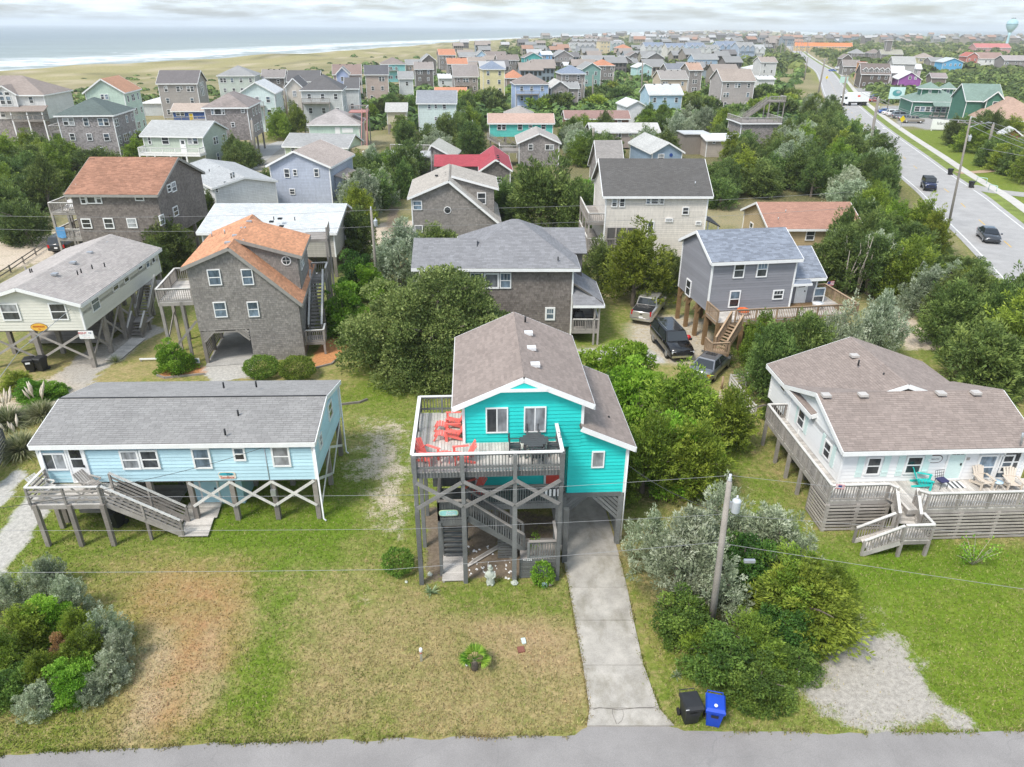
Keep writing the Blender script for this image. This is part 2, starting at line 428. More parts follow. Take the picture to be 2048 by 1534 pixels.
# house builder
def shell(name,par,polys,mat):
 V,F,uv = [],[],[]
 for pts in polys:
  pts = [Vector(p) for p in pts]; U,Vv,N = plane_axes(pts)
  b = len(V); V += pts; F.append(tuple(range(b,b + len(pts))))
  uv += [(p.dot(U),p.dot(Vv)) for p in pts]
 return link(name,me_from(name,V,F,mat,uvs=uv,tint=[.5] * len(F)),par)
SIDES = {'f': ((0,0),(1,0),(0,-1)), 'r': ((1,0),(0,1),(1,0)), 'b': ((1,1),(-1,0),(0,1)), 'l': ((0,1),(0,-1),(-1,0))}
class House:
 def __init__(s, name, label, O, rz, W, D, cat='house', group=None, z0=0.0):
  s.W,s.D,s.rz,s.O = W,D,rz,Vector((O[0],O[1],z0))
  s.root = thing(name,label,cat,s.O,rz,group)
  s.Mw = Matrix.Translation(s.O) @ Matrix.Rotation(R(rz),4, 'Z'); s.Mi = s.Mw.inverted()
  s.rects = {}
 def frame(s,side,u,z,off=0.0,rect=None):
  x0,x1,y0,y1 = rect or (0,s.W,0,s.D)
  o,d,n = SIDES[side]
  bx,by = (x1 if o[0] else x0),(y1 if o[1] else y0)
  p = Vector((bx + d[0] * u + n[0] * off,by + d[1] * u + n[1] * off,z))
  return Matrix(((d[0],-n[0],0,p.x),(d[1],-n[1],0,p.y),(0,0,1,p.z),(0,0,0,1)))
 def hit(s,side,px,py,rect=None,off=0.0):
  Mf = (s.Mw @ s.frame(side,0,0,off,rect)).inverted()
  c = Mf @ Vector((0,0,CAM_H)); d = Mf.to_3x3() @ ray(px,py)
  t = -c.y / d.y; q = c + d * t
  return q.x,q.z
 def win(s, side, x0, y0, x1, y1, style='dh', rect=None, **k):
  cx,cy = (x0 + x1) / 2,(y0 + y1) / 2
  a,b = s.hit(side,x0,cy,rect),s.hit(side,x1,cy,rect)
  t,u = s.hit(side,cx,y0,rect),s.hit(side,cx,y1,rect)
  c = s.hit(side,cx,cy,rect)
  w_,h_ = max(.4,abs(b[0] - a[0])),max(.4,abs(t[1] - u[1]))
  return window(s.root,s.frame(side,c[0],(t[1] + u[1]) / 2,0.0,rect),round(w_,1),round(h_,1),style, **k)
 def winm(s, side, u, z, w_, h_, style='dh', rect=None, **k):
  return window(s.root,s.frame(side,u,z,0.0,rect),w_,h_,style, **k)
 def doorm(s, side, u, z0, w_, h_, mat, style='plain', rect=None, **k):
  return door(s.root,s.frame(side,u,z0 + h_ / 2,0.0,rect),w_,h_,mat,style, **k)
 # volume under a gable / hip / shed roof
 def block(s, rect, roofrect, zb, axis, za, zc, zr, rp, wall, roof, trim=None, th=0.14, hip=0.0, detail=None, cladding=None, name='wall', corner=True, fascia=True, backwall=True):
  trim = trim or WHITE; root = s.root
  x0,x1,y0,y1 = rect; X0,X1,Y0,Y1 = roofrect
  def ztop(x,y):
   if axis == 'x':
    yr = Y0 + (Y1 - Y0) * rp
    return za + (zr - za) * (y - Y0) / (yr - Y0) if y <= yr and yr > Y0 else zc + (zr - zc) * (Y1 - y) / (Y1 - yr)
   xr = X0 + (X1 - X0) * rp
   return za + (zr - za) * (x - X0) / (xr - X0) if x <= xr and xr > X0 else zc + (zr - zc) * (X1 - x) / (X1 - xr)
  e = th + 0.02
  if hip:
   zt = za - 0.04
   fr = [(x0,y0,zb),(x1,y0,zb),(x1,y0,zt),(x0,y0,zt)]; rt = [(x1,y0,zb),(x1,y1,zb),(x1,y1,zt),(x1,y0,zt)]
   bk = [(x1,y1,zb),(x0,y1,zb),(x0,y1,zt),(x1,y1,zt)]; lf = [(x0,y1,zb),(x0,y0,zb),(x0,y0,zt),(x0,y1,zt)]
  elif axis == 'x':
   a,c = ztop(0,y0) - e,ztop(0,y1) - e; yr = Y0 + (Y1 - Y0) * rp
   mid = [(yr,zr - e)] if y0 < yr < y1 else []
   fr = [(x0,y0,zb),(x1,y0,zb),(x1,y0,a),(x0,y0,a)]; bk = [(x1,y1,zb),(x0,y1,zb),(x0,y1,c),(x1,y1,c)]
   rt = [(x1,y0,zb),(x1,y1,zb),(x1,y1,c)] + [(x1,q,z) for q,z in mid] + [(x1,y0,a)]
   lf = [(x0,y1,zb),(x0,y0,zb),(x0,y0,a)] + [(x0,q,z) for q,z in mid] + [(x0,y1,c)]
  else:
   a,c = ztop(x0,0) - e,ztop(x1,0) - e; xr = X0 + (X1 - X0) * rp
   mid = [(xr,zr - e)] if x0 < xr < x1 else []
   lf = [(x0,y1,zb),(x0,y0,zb),(x0,y0,a),(x0,y1,a)]; rt = [(x1,y0,zb),(x1,y1,zb),(x1,y1,c),(x1,y0,c)]
   fr = [(x0,y0,zb),(x1,y0,zb),(x1,y0,c)] + [(q,y0,z) for q,z in mid] + [(x0,y0,a)]
   bk = [(x1,y1,zb),(x0,y1,zb),(x0,y1,a)] + [(q,y1,z) for q,z in mid] + [(x1,y1,c)]
  fl = [(x0,y0,zb),(x0,y1,zb),(x1,y1,zb),(x1,y0,zb)]
  body = shell(name,root,[fr,rt,bk,lf,fl],wall)
  if cladding:
   cm,cc,ct,cl = cladding
   for k,pg in enumerate((fr,rt,lf)):
    courses('shingles' if ct < 5 else 'siding_boards', body, pg, cc, ct, cl, cm)
  if corner:
   zz_ = [fr[0],fr[1]]
   for (cx,cy) in ((x0,y0),(x1,y0),(x1,y1),(x0,y1)):
    top = (za if hip else ztop(cx,cy)) - e - 0.02
    box('corner_trim', root, (cx, cy, (zb + top) / 2),(0.13,0.13, top - zb), trim)
  # roof
  faces = []
  if hip:
   xa,xb = X0 + hip,X1 - hip; ym = (Y0 + Y1) / 2; ya,yb = Y0 + hip,Y1 - hip; xm = (X0 + X1) / 2
   if axis == 'x':
    r0,r1 = (xa,ym,zr),(xb,ym,zr)
   else:
    r0,r1 = (xm,ya,zr),(xm,yb,zr)
   A,B,C,Dp = (X0,Y0,za),(X1,Y0,za),(X1,Y1,za),(X0,Y1,za)
   if axis == 'x':
    faces = [[A,B,r1,r0],[B,C,r1],[C,Dp,r0,r1],[Dp,A,r0]]
   else:
    faces = [[A,B,r0],[B,C,r1,r0],[C,Dp,r1],[Dp,A,r0,r1]]
   if xa >= xb - 1e-3 and axis == 'x': faces = [[A, B, r0], [B, C, r0], [C, Dp, r0], [Dp, A, r0]]
  elif axis == 'x':
   yr = Y0 + (Y1 - Y0) * rp
   if rp > 0.01: faces.append([(X0,Y0,za),(X1,Y0,za),(X1,yr,zr),(X0,yr,zr)])
   if rp < 0.99: faces.append([(X1,Y1,zc),(X0,Y1,zc),(X0,yr,zr),(X1,yr,zr)])
  else:
   xr = X0 + (X1 - X0) * rp
   if rp > 0.01: faces.append([(X0,Y1,za),(X0,Y0,za),(xr,Y0,zr),(xr,Y1,zr)])
   if rp < 0.99: faces.append([(X1,Y0,zc),(X1,Y1,zc),(xr,Y1,zr),(xr,Y0,zr)])
  for f in faces:
   sl = slab('roof', root, f, th, roof)
   if detail: courses('roof_shingles', sl, f, *detail)
  if fascia:
   dz = Vector((0,0,th + 0.03))
   for f in faces:
    f = [Vector(p) for p in f]
    for i in range(len(f)):
     a,b = f[i],f[(i + 1) % len(f)]
     if max(a.z,b.z) > zr - 1e-3 and min(a.z,b.z) > zr - 1e-3: continue
     if hip and max(a.z,b.z) > za + 1e-3: continue
     c = Vector(((X0 + X1) / 2,(Y0 + Y1) / 2,0)); m = (a + b) / 2
     d = (b - a).normalized(); out = d.cross(Vector((0,0,1)))
     if out.dot(m - c) < 0: out = -out
     beam('fascia', root, a + out * .02 - Vector((0,0,.15 if abs(a.z - b.z) < .01 else .125)), b + out * .02 - Vector((0,0,.15 if abs(a.z - b.z) < .01 else .125)),0.05,0.24, trim)
  return body
 def pilings(s,rect,zb,nx,ny,mat=None,r=0.14,brace=True,bm=None):
  mat = mat or PILING
  x0,x1,y0,y1 = rect
  P_ = []
  for i in range(nx):
   for j in range(ny):
    x = x0 + .15 + (x1 - x0 - .3) * i / max(1,nx - 1); y = y0 + .15 + (y1 - y0 - .3) * j / max(1,ny - 1)
    box('piling', s.root, (x, y, zb / 2 - .1),(2 * r, 2 * r, zb + .2), mat); P_.append((x, y))
  if brace:
   xs = [x0 + .15 + (x1 - x0 - .3) * i / max(1,nx - 1) for i in range(nx)]
   for i in range(nx - 1):
    beam('brace', s.root, (xs[i], y0 - .02, zb - .15),(xs[i + 1], y0 - .02, zb * .25),.05,.16, bm or mat)
    beam('brace', s.root, (xs[i], y0 + .04, zb * .25),(xs[i + 1], y0 + .04, zb - .15),.05,.16, bm or mat)
 def loc(s,px,py,z): return s.Mi @ P(px,py,z)
 def vents(s,pts,mat=None,size=(.45,.4,.16)):
  for p in pts: box('roof_vent', s.root, p, size, mat or METAL)
 def pipes(s,pts,mat=None,h=0.5):
  for p in pts: tube('vent_pipe', s.root, [p, (p[0], p[1], p[2] + h)], .05, mat or BLACK, 8)
def railing(par, pts, h=0.95, mat=None, cap=None, sp=0.14, psp=1.9, style='bal', posts=True, low=0.09, capw=0.14, drop=0.0, first=True, bd=0.0):
 mat = mat or GREYDECK; cap = cap or mat
 pts = [Vector(p) for p in pts]; up = Vector((0,0,1))
 for i in range(len(pts) - 1):
  a,b = pts[i],pts[i + 1]; L = (b - a).length
  beam('top_rail', par, a + up * h, b + up * h, capw, 0.045, cap)
  n = max(1,round(L / psp))
  if posts:
   for k in range(n + (1 if i == len(pts) - 2 else 0)):
    if k == 0 and i == 0 and not first: continue
    p = a.lerp(b, k / n); box('rail_post', par, (p.x, p.y, p.z + (h - drop) / 2 - .02),(.10,.10, h + drop - .04), mat)
  if style == 'bal':
   beam('bottom_rail', par, a + up * low, b + up * low, .045,.09, mat)
   beam('sub_rail', par, a + up * (h - .07), b + up * (h - .07),.04,.09, mat)
   m = max(1,int(L / sp))
   for k in range(m):
    p = a.lerp(b,(k + .5) / m)
    box('baluster', par, (p.x, p.y, p.z + h / 2 - bd / 2),(.04,.04, h - .16 + bd), mat)
  elif style == 'solid':
   beam('rail_panel', par, a + up * (h / 2), b + up * (h / 2),.05, h - .12, mat)
  else:
   for k in (.25,.5,.75): beam('mid_rail', par, a + up * h * k, b + up * h * k, .04,.09, mat)
def deck(par, x0, x1, y0, y1, z, mat=None, board=0.14, axis='x', rim=None, rimh=0.25, joined=False):
 mat = mat or GREYDECK; rim = rim or mat
 L = (y1 - y0) if axis == 'x' else (x1 - x0)
 n = max(1,round(L / board)); st = L / n
 for k in range(n):
  if axis == 'x': box('deck_board', par, ((x0 + x1) / 2, y0 + st * (k + .5), z - .018),(x1 - x0, st - .012,.036), mat)
  else: box('deck_board', par, (x0 + st * (k + .5),(y0 + y1) / 2, z - .018),(st - .012, y1 - y0,.036), mat)
 e = .045
 box('rim_joist', par, ((x0 + x1) / 2, y0 + e / 2 + .004, z - .04 - rimh / 2),(x1 - x0 - .01, e, rimh), rim)
 box('rim_joist', par, ((x0 + x1) / 2, y1 - e / 2 - .004, z - .04 - rimh / 2),(x1 - x0 - .01, e, rimh), rim)
 box('rim_joist', par, (x0 + e / 2 + .005,(y0 + y1) / 2, z - .04 - rimh / 2),(e, y1 - y0 - .11, rimh), rim)
 box('rim_joist', par, (x1 - e / 2 - .005,(y0 + y1) / 2, z - .04 - rimh / 2),(e, y1 - y0 - .11, rimh), rim)
def stairs(par, top, bot, wd, mat=None, rail='bal', railmat=None, cap=None, sides=(1,-1), h=0.9, rise=0.19, riser=False):
 mat = mat or GREYDECK
 top,bot = Vector(top),Vector(bot); n = max(2,round((top.z - bot.z) / rise))
 d = bot - top; hd = Vector((d.x,d.y,0)); run = hd.length / n; hd.normalize(); sd = Vector((-hd.y,hd.x,0))
 ang = math.degrees(math.atan2(hd.y,hd.x))
 for k in range(1,n):
  p = top + hd * run * (k - .5); z = top.z - (top.z - bot.z) * k / n
  box('tread', par, (p.x, p.y, z),(run + .02, wd - .06,.045), mat, rz=ang)
  if riser: box('riser', par, (p.x - hd.x * run * .5, p.y - hd.y * run * .5, z + .09),(.025, wd - .08,.14), mat, rz=ang)
 for sg in (1,-1):
  o = sd * sg * wd / 2
  beam('stringer', par, top + o - Vector((0,0,.12)), bot + o + Vector((0,0,.05)),.05,.26, mat)
 for sg in sides:
  o = sd * sg * (wd / 2)
  if rail: railing(par,[top + o,bot + o],h,railmat or mat,cap,.14,1.8,rail)
# the setting: ground,sea,roads
def vnoise(x,y,seed=0):
 xi,yi = np.floor(x).astype(np.int64),np.floor(y).astype(np.int64)
 fx,fy = x - xi,y - yi; fx = fx * fx * (3 - 2 * fx); fy = fy * fy * (3 - 2 * fy)
 def h(a,b):
  k = (a * 374761393 + b * 668265263 + seed * 974711) & 0xffffffff
  k = ((k ^ (k >> 13)) * 1274126177) & 0xffffffff
  return ((k ^ (k >> 16)) & 0xffff) / 65535.0
 return (h(xi,yi) * (1 - fx) + h(xi + 1,yi) * fx) * (1 - fy) + (h(xi,yi + 1) * (1 - fx) + h(xi + 1,yi + 1) * fx) * fy
def fbm(x,y,s,oct=4,seed=0):
 v = 0; a = 0.5; t = 0
 for k in range(oct): v = v + a * vnoise(x / s,y / s,seed + k * 17); t += a; a *= 0.55; s /= 2.1
 return v / t
def poly_sd(x,y,pg):
 d2 = np.full(x.shape,1e18); ins = np.zeros(x.shape,bool); n = len(pg)
 for i in range(n):
  ax,ay = pg[i]; bx,by = pg[(i + 1) % n]; ex,ey = bx - ax,by - ay
  t = np.clip(((x - ax) * ex + (y - ay) * ey) / (ex * ex + ey * ey + 1e-9),0,1)
  d2 = np.minimum(d2,(x - ax - t * ex) ** 2 + (y - ay - t * ey) ** 2)
  c = (ay > y) != (by > y)
  with np.errstate(divide='ignore', invalid='ignore'):
   xi = (bx - ax) * (y - ay) / (by - ay if by != ay else 1e-9) + ax
  ins ^= c & (x < xi)
 return np.where(ins,-1,1) * np.sqrt(d2)
def pxpoly(*pts): return [(P(a,b).x,P(a,b).y) for a,b in pts]
COAST = [(-470,60),(-300,340),(-276,419),(-245,494),(-226,565),(-210,628),(-194,718),(-172,871),(-140,1051),(-98,1214),(-25,1436),(141,1852),(355,2558),(704,3737),(1100,5200),(1700,7000)]
ISLAND = COAST + [(2100,6800),(1500,4300),(1050,2900),(1600,2500),(2400,2200),(3500,1500),(3500,-300),(-600,-300)]
LUSH,MID,DRY,BROWN,SAND = (.118,.205,.014),(.200,.222,.045),(.35,.285,.130),(.40,.225,.115),(.54,.455,.355)
DIRT,GRAVEL,DUNE,SCRUB,MULCH,LOT,PALEC = (.19,.15,.11),(.39,.36,.315),(.34,.30,.15),(.085,.105,.038),(.50,.235,.10),(.34,.33,.315),(.46,.44,.40)
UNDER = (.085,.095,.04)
ZONES = [  # (polygon in photo pixels on the ground,colour,soft edge m,edge wobble m,strength)
 (((1350,800),(1480,880),(1580,1000),(1640,1070),(2080,1085),(2080,1190),(1700,1190),(1560,1120),(1440,1010)),LUSH,.6,1.2,.95),
 (((1650,1185),(2100,1175),(2100,1465),(1930,1462),(1700,1290)),(.15,.22,.022),.6,1.2,.9),
 (((1640,1180),(1780,1190),(1900,1300),(1800,1330),(1650,1260)),SAND,1.3,2.4,.50),
 (((1640,1290),(1740,1265),(1840,1340),(1945,1462),(1690,1462),(1615,1385)),GRAVEL,.7,1.6,.80),
 (((1440,930),(1500,960),(1530,1040),(1480,1060),(1420,980)),SAND,.8,1.6,.6),
 (((240,1130),(530,1125),(505,1230),(450,1390),(330,1490),(220,1470),(320,1290),(230,1200)),BROWN,.7,1.6,.95),
 (((700,830),(822,830),(828,1010),(800,1080),(730,1050),(690,930)),SAND,1.2,3.0,.72),
 (((690,1170),(770,1190),(770,1250),(690,1240)),SAND,.8,2.4,.62),
 (((640,1230),(900,1200),(1150,1240),(1160,1440),(950,1470),(600,1400)),(.33,.265,.125),.9,2.6,.9),
 (((500,1080),(690,1040),(700,1120),(600,1230),(530,1420),(430,1440),(500,1260)),LUSH,.6,1.8,.95),
 (((350,1040),(700,1000),(680,1080),(380,1110)),LUSH,.5,1.2,.8),
 (((0,1200),(300,1080),(330,1130),(240,1200),(200,1300),(60,1300)),(.24,.225,.07),.8,1.8,.7),
 (((300,1250),(360,1250),(300,1490),(230,1500)),(.46,.36,.24),.4,1.2,.65),(((400,1250),(450,1250),(420,1400),(370,1440)),(.44,.33,.20),.4,1.2,.6),
 (((560,1150),(700,1130),(690,1190),(600,1230)),DRY,.6,1.6,.7),(((960,1240),(1140,1200),(1150,1330),(1000,1340)),(.40,.28,.17),.6,1.8,.6),
 (((840,1150),(1130,1155),(1160,1250),(900,1230)),LUSH,.5,1.2,.6),
 (((840,1010),(1125,1030),(1122,1155),(850,1165)),DIRT,.3,.6,.95),
 (((0,1060),(60,985),(112,1000),(50,1090),(5,1150),(-60,1170)),PALEC,.15,.3,.95),
 (((-60,1010),(0,960),(42,935),(60,950),(0,1015)),PALEC,.2,.4,.8),
 (((60,800),(110,745),(190,690),(300,640),(330,660),(215,735),(180,770),(90,830)),GRAVEL,.5,1., .95),
 (((-80,800),(110,745),(180,770),(60,835),(-80,860)),SAND,.5,1.2,.7),
 (((400,748),(520,715),(700,720),(690,765),(420,775)),DRY,.6,1.4,.8),
 (((400,735),(500,715),(505,755),(420,765)),PALEC,.3,.4,.9),
 (((314,752),(328,736),(394,722),(412,748),(330,757)),MULCH,.12,.2,1.),
 (((624,706),(700,640),(712,688),(664,728),(628,738)),MULCH,.12,.2,1.),
 (((1130,700),(1250,692),(1248,650),(1300,625),(1410,640),(1440,690),(1420,742),(1330,728),(1280,735),(1200,720)),(.48,.43,.35),.5,1., .95),
 (((1130,700),(1290,690),(1340,728),(1200,722)),PALEC,.2,.3,.9),
 (((1200,600),(1265,610),(1262,680),(1200,680)),MID,.5,1., .7),
 (((1330,740),(1440,745),(1520,800),(1480,850),(1380,830)),DRY,.6,1.2,.8),
 (((1395,780),(1450,770),(1500,840),(1440,850)),SAND,.6,1.2,.7),
 (((1760,600),(1830,620),(1890,700),(1810,700),(1780,650)),SAND,.7,1.2,.95),
 (((690,450),(850,440),(860,475),(800,505),(700,500)),SAND,.6,1.2,.9),
 (((770,415),(800,415),(815,470),(770,470)),DIRT,.6,1., .8),
 (((-50,270),(90,275),(120,300),(60,330),(-50,335)),SAND,1., 2., .9),
 (((-50,475),(60,470),(150,440),(160,490),(110,520),(-50,560)),SAND,1., 2., .85),
 (((450,290),(540,285),(590,300),(520,345),(490,340)),(.33,.32,.31),.5,.6,.9),
 (((1100,190),(1260,175),(1310,190),(1250,215),(1150,222)),(.36,.34,.17),1.5,3., .8),
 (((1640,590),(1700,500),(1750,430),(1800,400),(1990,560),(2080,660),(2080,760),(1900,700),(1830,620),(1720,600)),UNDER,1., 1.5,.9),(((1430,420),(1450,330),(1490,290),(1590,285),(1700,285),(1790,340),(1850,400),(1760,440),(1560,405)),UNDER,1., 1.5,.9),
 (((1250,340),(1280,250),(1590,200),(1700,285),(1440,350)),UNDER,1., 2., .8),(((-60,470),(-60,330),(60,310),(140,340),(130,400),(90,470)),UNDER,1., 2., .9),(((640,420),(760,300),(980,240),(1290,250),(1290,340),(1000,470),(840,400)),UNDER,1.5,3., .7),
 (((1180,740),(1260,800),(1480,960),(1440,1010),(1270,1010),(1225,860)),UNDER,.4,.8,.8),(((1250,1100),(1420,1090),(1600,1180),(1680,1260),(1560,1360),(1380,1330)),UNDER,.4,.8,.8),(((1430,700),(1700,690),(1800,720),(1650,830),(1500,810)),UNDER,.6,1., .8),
 (((1762,214),(1850,205),(2000,225),(1990,250),(1890,264),(1800,252)),LOT,.6,.3,1.),
 (((1640,170),(1760,178),(1830,190),(1800,205),(1730,205)),LOT,1., 1., .8),
 (((1790,262),(1900,258),(1960,280),(2100,420),(2100,480)),(.16,.215,.025),.6,.8,.95),
 (((1590,118),(1640,145),(1760,212),(1720,208),(1640,165)),(.22,.24,.06),1., 1., .9),
 (((1710,240),(1735,260),(1800,320),(1850,385),(2048,560),(2048,620),(1750,330)),MID,1., 1., .6),
]
def ground_fields(x,y):
 col = np.empty(x.shape + (3,)); dist = np.hypot(x,y)
 n1,n2,n3 = fbm(x,y,5.0,5,1),fbm(x,y,1.4,4,5),fbm(x,y,14.0,4,9)
 t = np.clip((n1 - .31) / .28,0,1)[..., None]
 base = np.array(MID) * (1 - t) + np.array(DRY) * t
 g = np.clip((n3 - .45) / .2,0,1)[..., None]; base = base * (1 - .6 * g) + np.array(LUSH) * .6 * g
 far = np.clip((dist - 52) / 40,0,1)[..., None]
 fb = np.array((.155,.165,.065)) * (1 - t) + np.array((.27,.24,.14)) * t
 base = base * (1 - far) + fb * far
 col[:] = base; oc = np.array(base); ow = np.zeros(x.shape)
 grass = np.ones(x.shape)
 dc = -poly_sd(x,y,ISLAND)
 m = dist < 420
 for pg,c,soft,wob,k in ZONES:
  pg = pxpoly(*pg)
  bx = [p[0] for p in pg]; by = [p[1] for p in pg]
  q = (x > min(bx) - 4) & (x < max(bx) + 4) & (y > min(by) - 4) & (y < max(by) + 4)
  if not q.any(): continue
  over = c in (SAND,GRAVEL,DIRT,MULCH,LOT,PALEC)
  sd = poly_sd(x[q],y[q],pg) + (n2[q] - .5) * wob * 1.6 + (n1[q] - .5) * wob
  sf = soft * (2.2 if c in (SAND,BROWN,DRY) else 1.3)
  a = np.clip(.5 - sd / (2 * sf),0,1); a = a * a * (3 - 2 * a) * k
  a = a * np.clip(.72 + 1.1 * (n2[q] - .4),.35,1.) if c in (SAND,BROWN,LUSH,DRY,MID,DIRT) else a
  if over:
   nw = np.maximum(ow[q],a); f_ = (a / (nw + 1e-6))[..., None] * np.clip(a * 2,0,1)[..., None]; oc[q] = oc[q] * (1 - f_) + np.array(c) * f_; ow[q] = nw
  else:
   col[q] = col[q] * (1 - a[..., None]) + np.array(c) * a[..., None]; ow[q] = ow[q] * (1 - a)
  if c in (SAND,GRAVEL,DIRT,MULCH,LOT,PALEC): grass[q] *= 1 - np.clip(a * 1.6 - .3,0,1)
  elif c in (BROWN,DRY): grass[q] *= 1 - .35 * a
 # dunes and beach along the sea
 inl = dc + (n3 - .5) * 30
 dz = np.clip((135 - inl) / 40,0,1) * np.clip((y - 180) / 60,0,1)
 dune = np.array(DUNE) * (1 - t) + np.array((.36,.31,.17)) * t
 col[:] = col * (1 - dz[..., None]) + dune * dz[..., None]
 sp = dz * np.clip((n1 - .60) / .06,0,1); col[:] = col * (1 - .7 * sp[..., None]) + np.array(SAND) * .7 * sp[..., None]
 sc = dz * np.clip((n3 - .56) / .05,0,1) * np.clip((inl - 55) / 20,0,1); col[:] = col * (1 - .75 * sc[..., None]) + np.array(SCRUB) * .75 * sc[..., None]
 b = np.clip((30 - dc - (n3 - .5) * 10) / 6,0,1); col[:] = col * (1 - b[..., None]) + np.array((.52,.40,.30)) * b[..., None]
 wet = np.clip((9 - dc) / 6,0,1) * b; col[:] = col * (1 - .35 * wet[..., None])
 # relief: flat among the houses,dunes by the sea,below sea level beyond the shore
 z = np.clip(dc / 30,-1,1) * 1.2 - 2.6
 z = np.where(dc > 0,np.minimum(0,-2.2 + dc * .075),-2.2 + dc * .05)
 hump = np.exp(-((dc - 62) / 24) ** 2) * 3.6 * (.5 + fbm(x,y,60,3,3)) + np.exp(-((dc - 100) / 30) ** 2) * 2.2 * fbm(x,y,40,3,4)
 z = np.maximum(z + np.where(dc > 12,hump * np.clip((y - 150) / 100,0,1) * np.clip((2600 - y) / 600,0.25,1),0),-6)
 return col,grass,z,oc,ow
def axis(lo,hi,f0,f1,st,gr):
 mid = list(np.arange(f0,f1 + 1e-6,st)); a = []; s = st; v = f0
 while v > lo: s *= gr; v -= s; a.append(v)
 b = []; s = st; v = mid[-1]
 while v < hi: s *= gr; v += s; b.append(v)
 return np.array(a[::-1] + mid + b)
def grid_mesh(name,xs,ys,z,mat,keep=None):
 nx,ny = len(xs),len(ys); X,Y = np.meshgrid(xs,ys)
 co = np.stack([X,Y,z],-1).reshape(-1,3)
 i = np.arange(nx * ny).reshape(ny,nx)
 q = np.stack([i[:-1, :-1],i[:-1,1:],i[1:, 1:],i[1:, :-1]],-1)
 q = q[keep] if keep is not None else q.reshape(-1,4)
 q = q.reshape(-1,4)
 me = bpy.data.meshes.new(name); me.vertices.add(len(co)); me.vertices.foreach_set('co', co.astype(np.float32).ravel())
 me.loops.add(q.size); me.loops.foreach_set('vertex_index', q.astype(np.int32).ravel())
 me.polygons.add(len(q)); me.polygons.foreach_set('loop_start', np.arange(0, q.size, 4, dtype=np.int32))
 me.polygons.foreach_set('use_smooth', np.ones(len(q), bool))
 me.materials.append(mat); me.update(calc_edges=True); return me
mG, t, b, o = _mat('ground_cover')
a = _attr(t, 'gcol')
n_f = _range(t,_noise(t,_pos(t),5.0,7,.75),.25,.75,.55,1.45)
n_ff = _range(t,_noise(t,_pos(t),30.0,5,.75),.25,.75,.55,1.45)
tuft = _range(t,_noise(t,_pos(t),1.1,7,.7),.42,.62,0,.75)
straw = _range(t,_noise(t,_pos(t,(1,1,1)),2.7,8,.78),.49,.62,0,.72)
bare = _range(t,_noise(t,_pos(t,(1.3,1.3,1.3)),1.9,9,.8),.63,.70,0,.8)
sepc = t.nodes.new('ShaderNodeSeparateColor'); t.links.new(a.outputs['Color'], sepc.inputs[0])
dif = t.nodes.new('ShaderNodeMath'); dif.operation = 'SUBTRACT'; t.links.new(sepc.outputs[1], dif.inputs[0]); t.links.new(sepc.outputs[2], dif.inputs[1])
isg = _range(t,dif.outputs[0],.10,.18,0,1)
def _m2(x,y):
 m = t.nodes.new('ShaderNodeMath'); m.operation = 'MULTIPLY'; t.links.new(x, m.inputs[0]); t.links.new(y, m.inputs[1]); return m.outputs[0]
c = _mixc(t, _m2(tuft, isg), a.outputs['Color'], (.10,.165,.014))
df2 = t.nodes.new('ShaderNodeMath'); df2.operation = 'SUBTRACT'; t.links.new(sepc.outputs[1], df2.inputs[0]); t.links.new(sepc.outputs[0], df2.inputs[1])
c = _mixc(t,_m2(straw,_range(t,df2.outputs[0],.015,.07,1,.22)),c,(.40,.30,.15))
c = _mixc(t,bare,c,(.50,.42,.32))
oa, ob = _attr(t, 'ocol'), _attr(t, 'ow')
def _a2(x,y,k,l=0.0):
 m = t.nodes.new('ShaderNodeMath'); m.operation = 'MULTIPLY_ADD'; t.links.new(y, m.inputs[0]); m.inputs[1].default_value = k; t.links.new(x, m.inputs[2]); return m.outputs[0]
msk = _a2(_a2(_a2(ob.outputs['Fac'], _noise(t, _pos(t),1.3,7,.7),1.1), _noise(t, _pos(t),7.0,5,.75),.8), _noise(t, _pos(t),28.0,3,.7),.35)
c = _mixc(t, _range(t, msk, 1.50,1.68,0,1), c, oa.outputs['Color'])
c = _mul(t,_mul(t,c,n_f),n_ff)
t.links.new(c, b.inputs['Base Color']); b.inputs['Roughness'].default_value = .95; b.inputs['Specular IOR Level'].default_value = .1
_bump(t,b,_noise(t,_pos(t),30,5),.5,.05)
xs = axis(-2600,3400,-30,32,.4,1.042); ys = axis(-8,6800,13,62,.4,1.042)
X,Y = np.meshgrid(xs,ys)
gc,gr_,gz,goc,gow = ground_fields(X,Y)
keep = ~((gz[:-1, :-1] < -5.5) & (gz[1:, 1:] < -5.5))
gme = grid_mesh('ground', xs, ys, gz, mG, keep)
at = gme.color_attributes.new('gcol', 'FLOAT_COLOR', 'POINT')
at.data.foreach_set('color', np.concatenate([gc, np.ones(gc.shape[:2] + (1,))], -1).astype(np.float32).ravel())
at = gme.color_attributes.new('ocol', 'FLOAT_COLOR', 'POINT')
at.data.foreach_set('color', np.concatenate([goc, np.ones(gc.shape[:2] + (1,))], -1).astype(np.float32).ravel())
at = gme.attributes.new('ow', 'FLOAT', 'POINT'); at.data.foreach_set('value', gow.astype(np.float32).ravel())
ground = tag(link('ground', gme), kind='structure')
ground['label'] = 'patchy lawns, sand and scrub ground under the whole beach town'
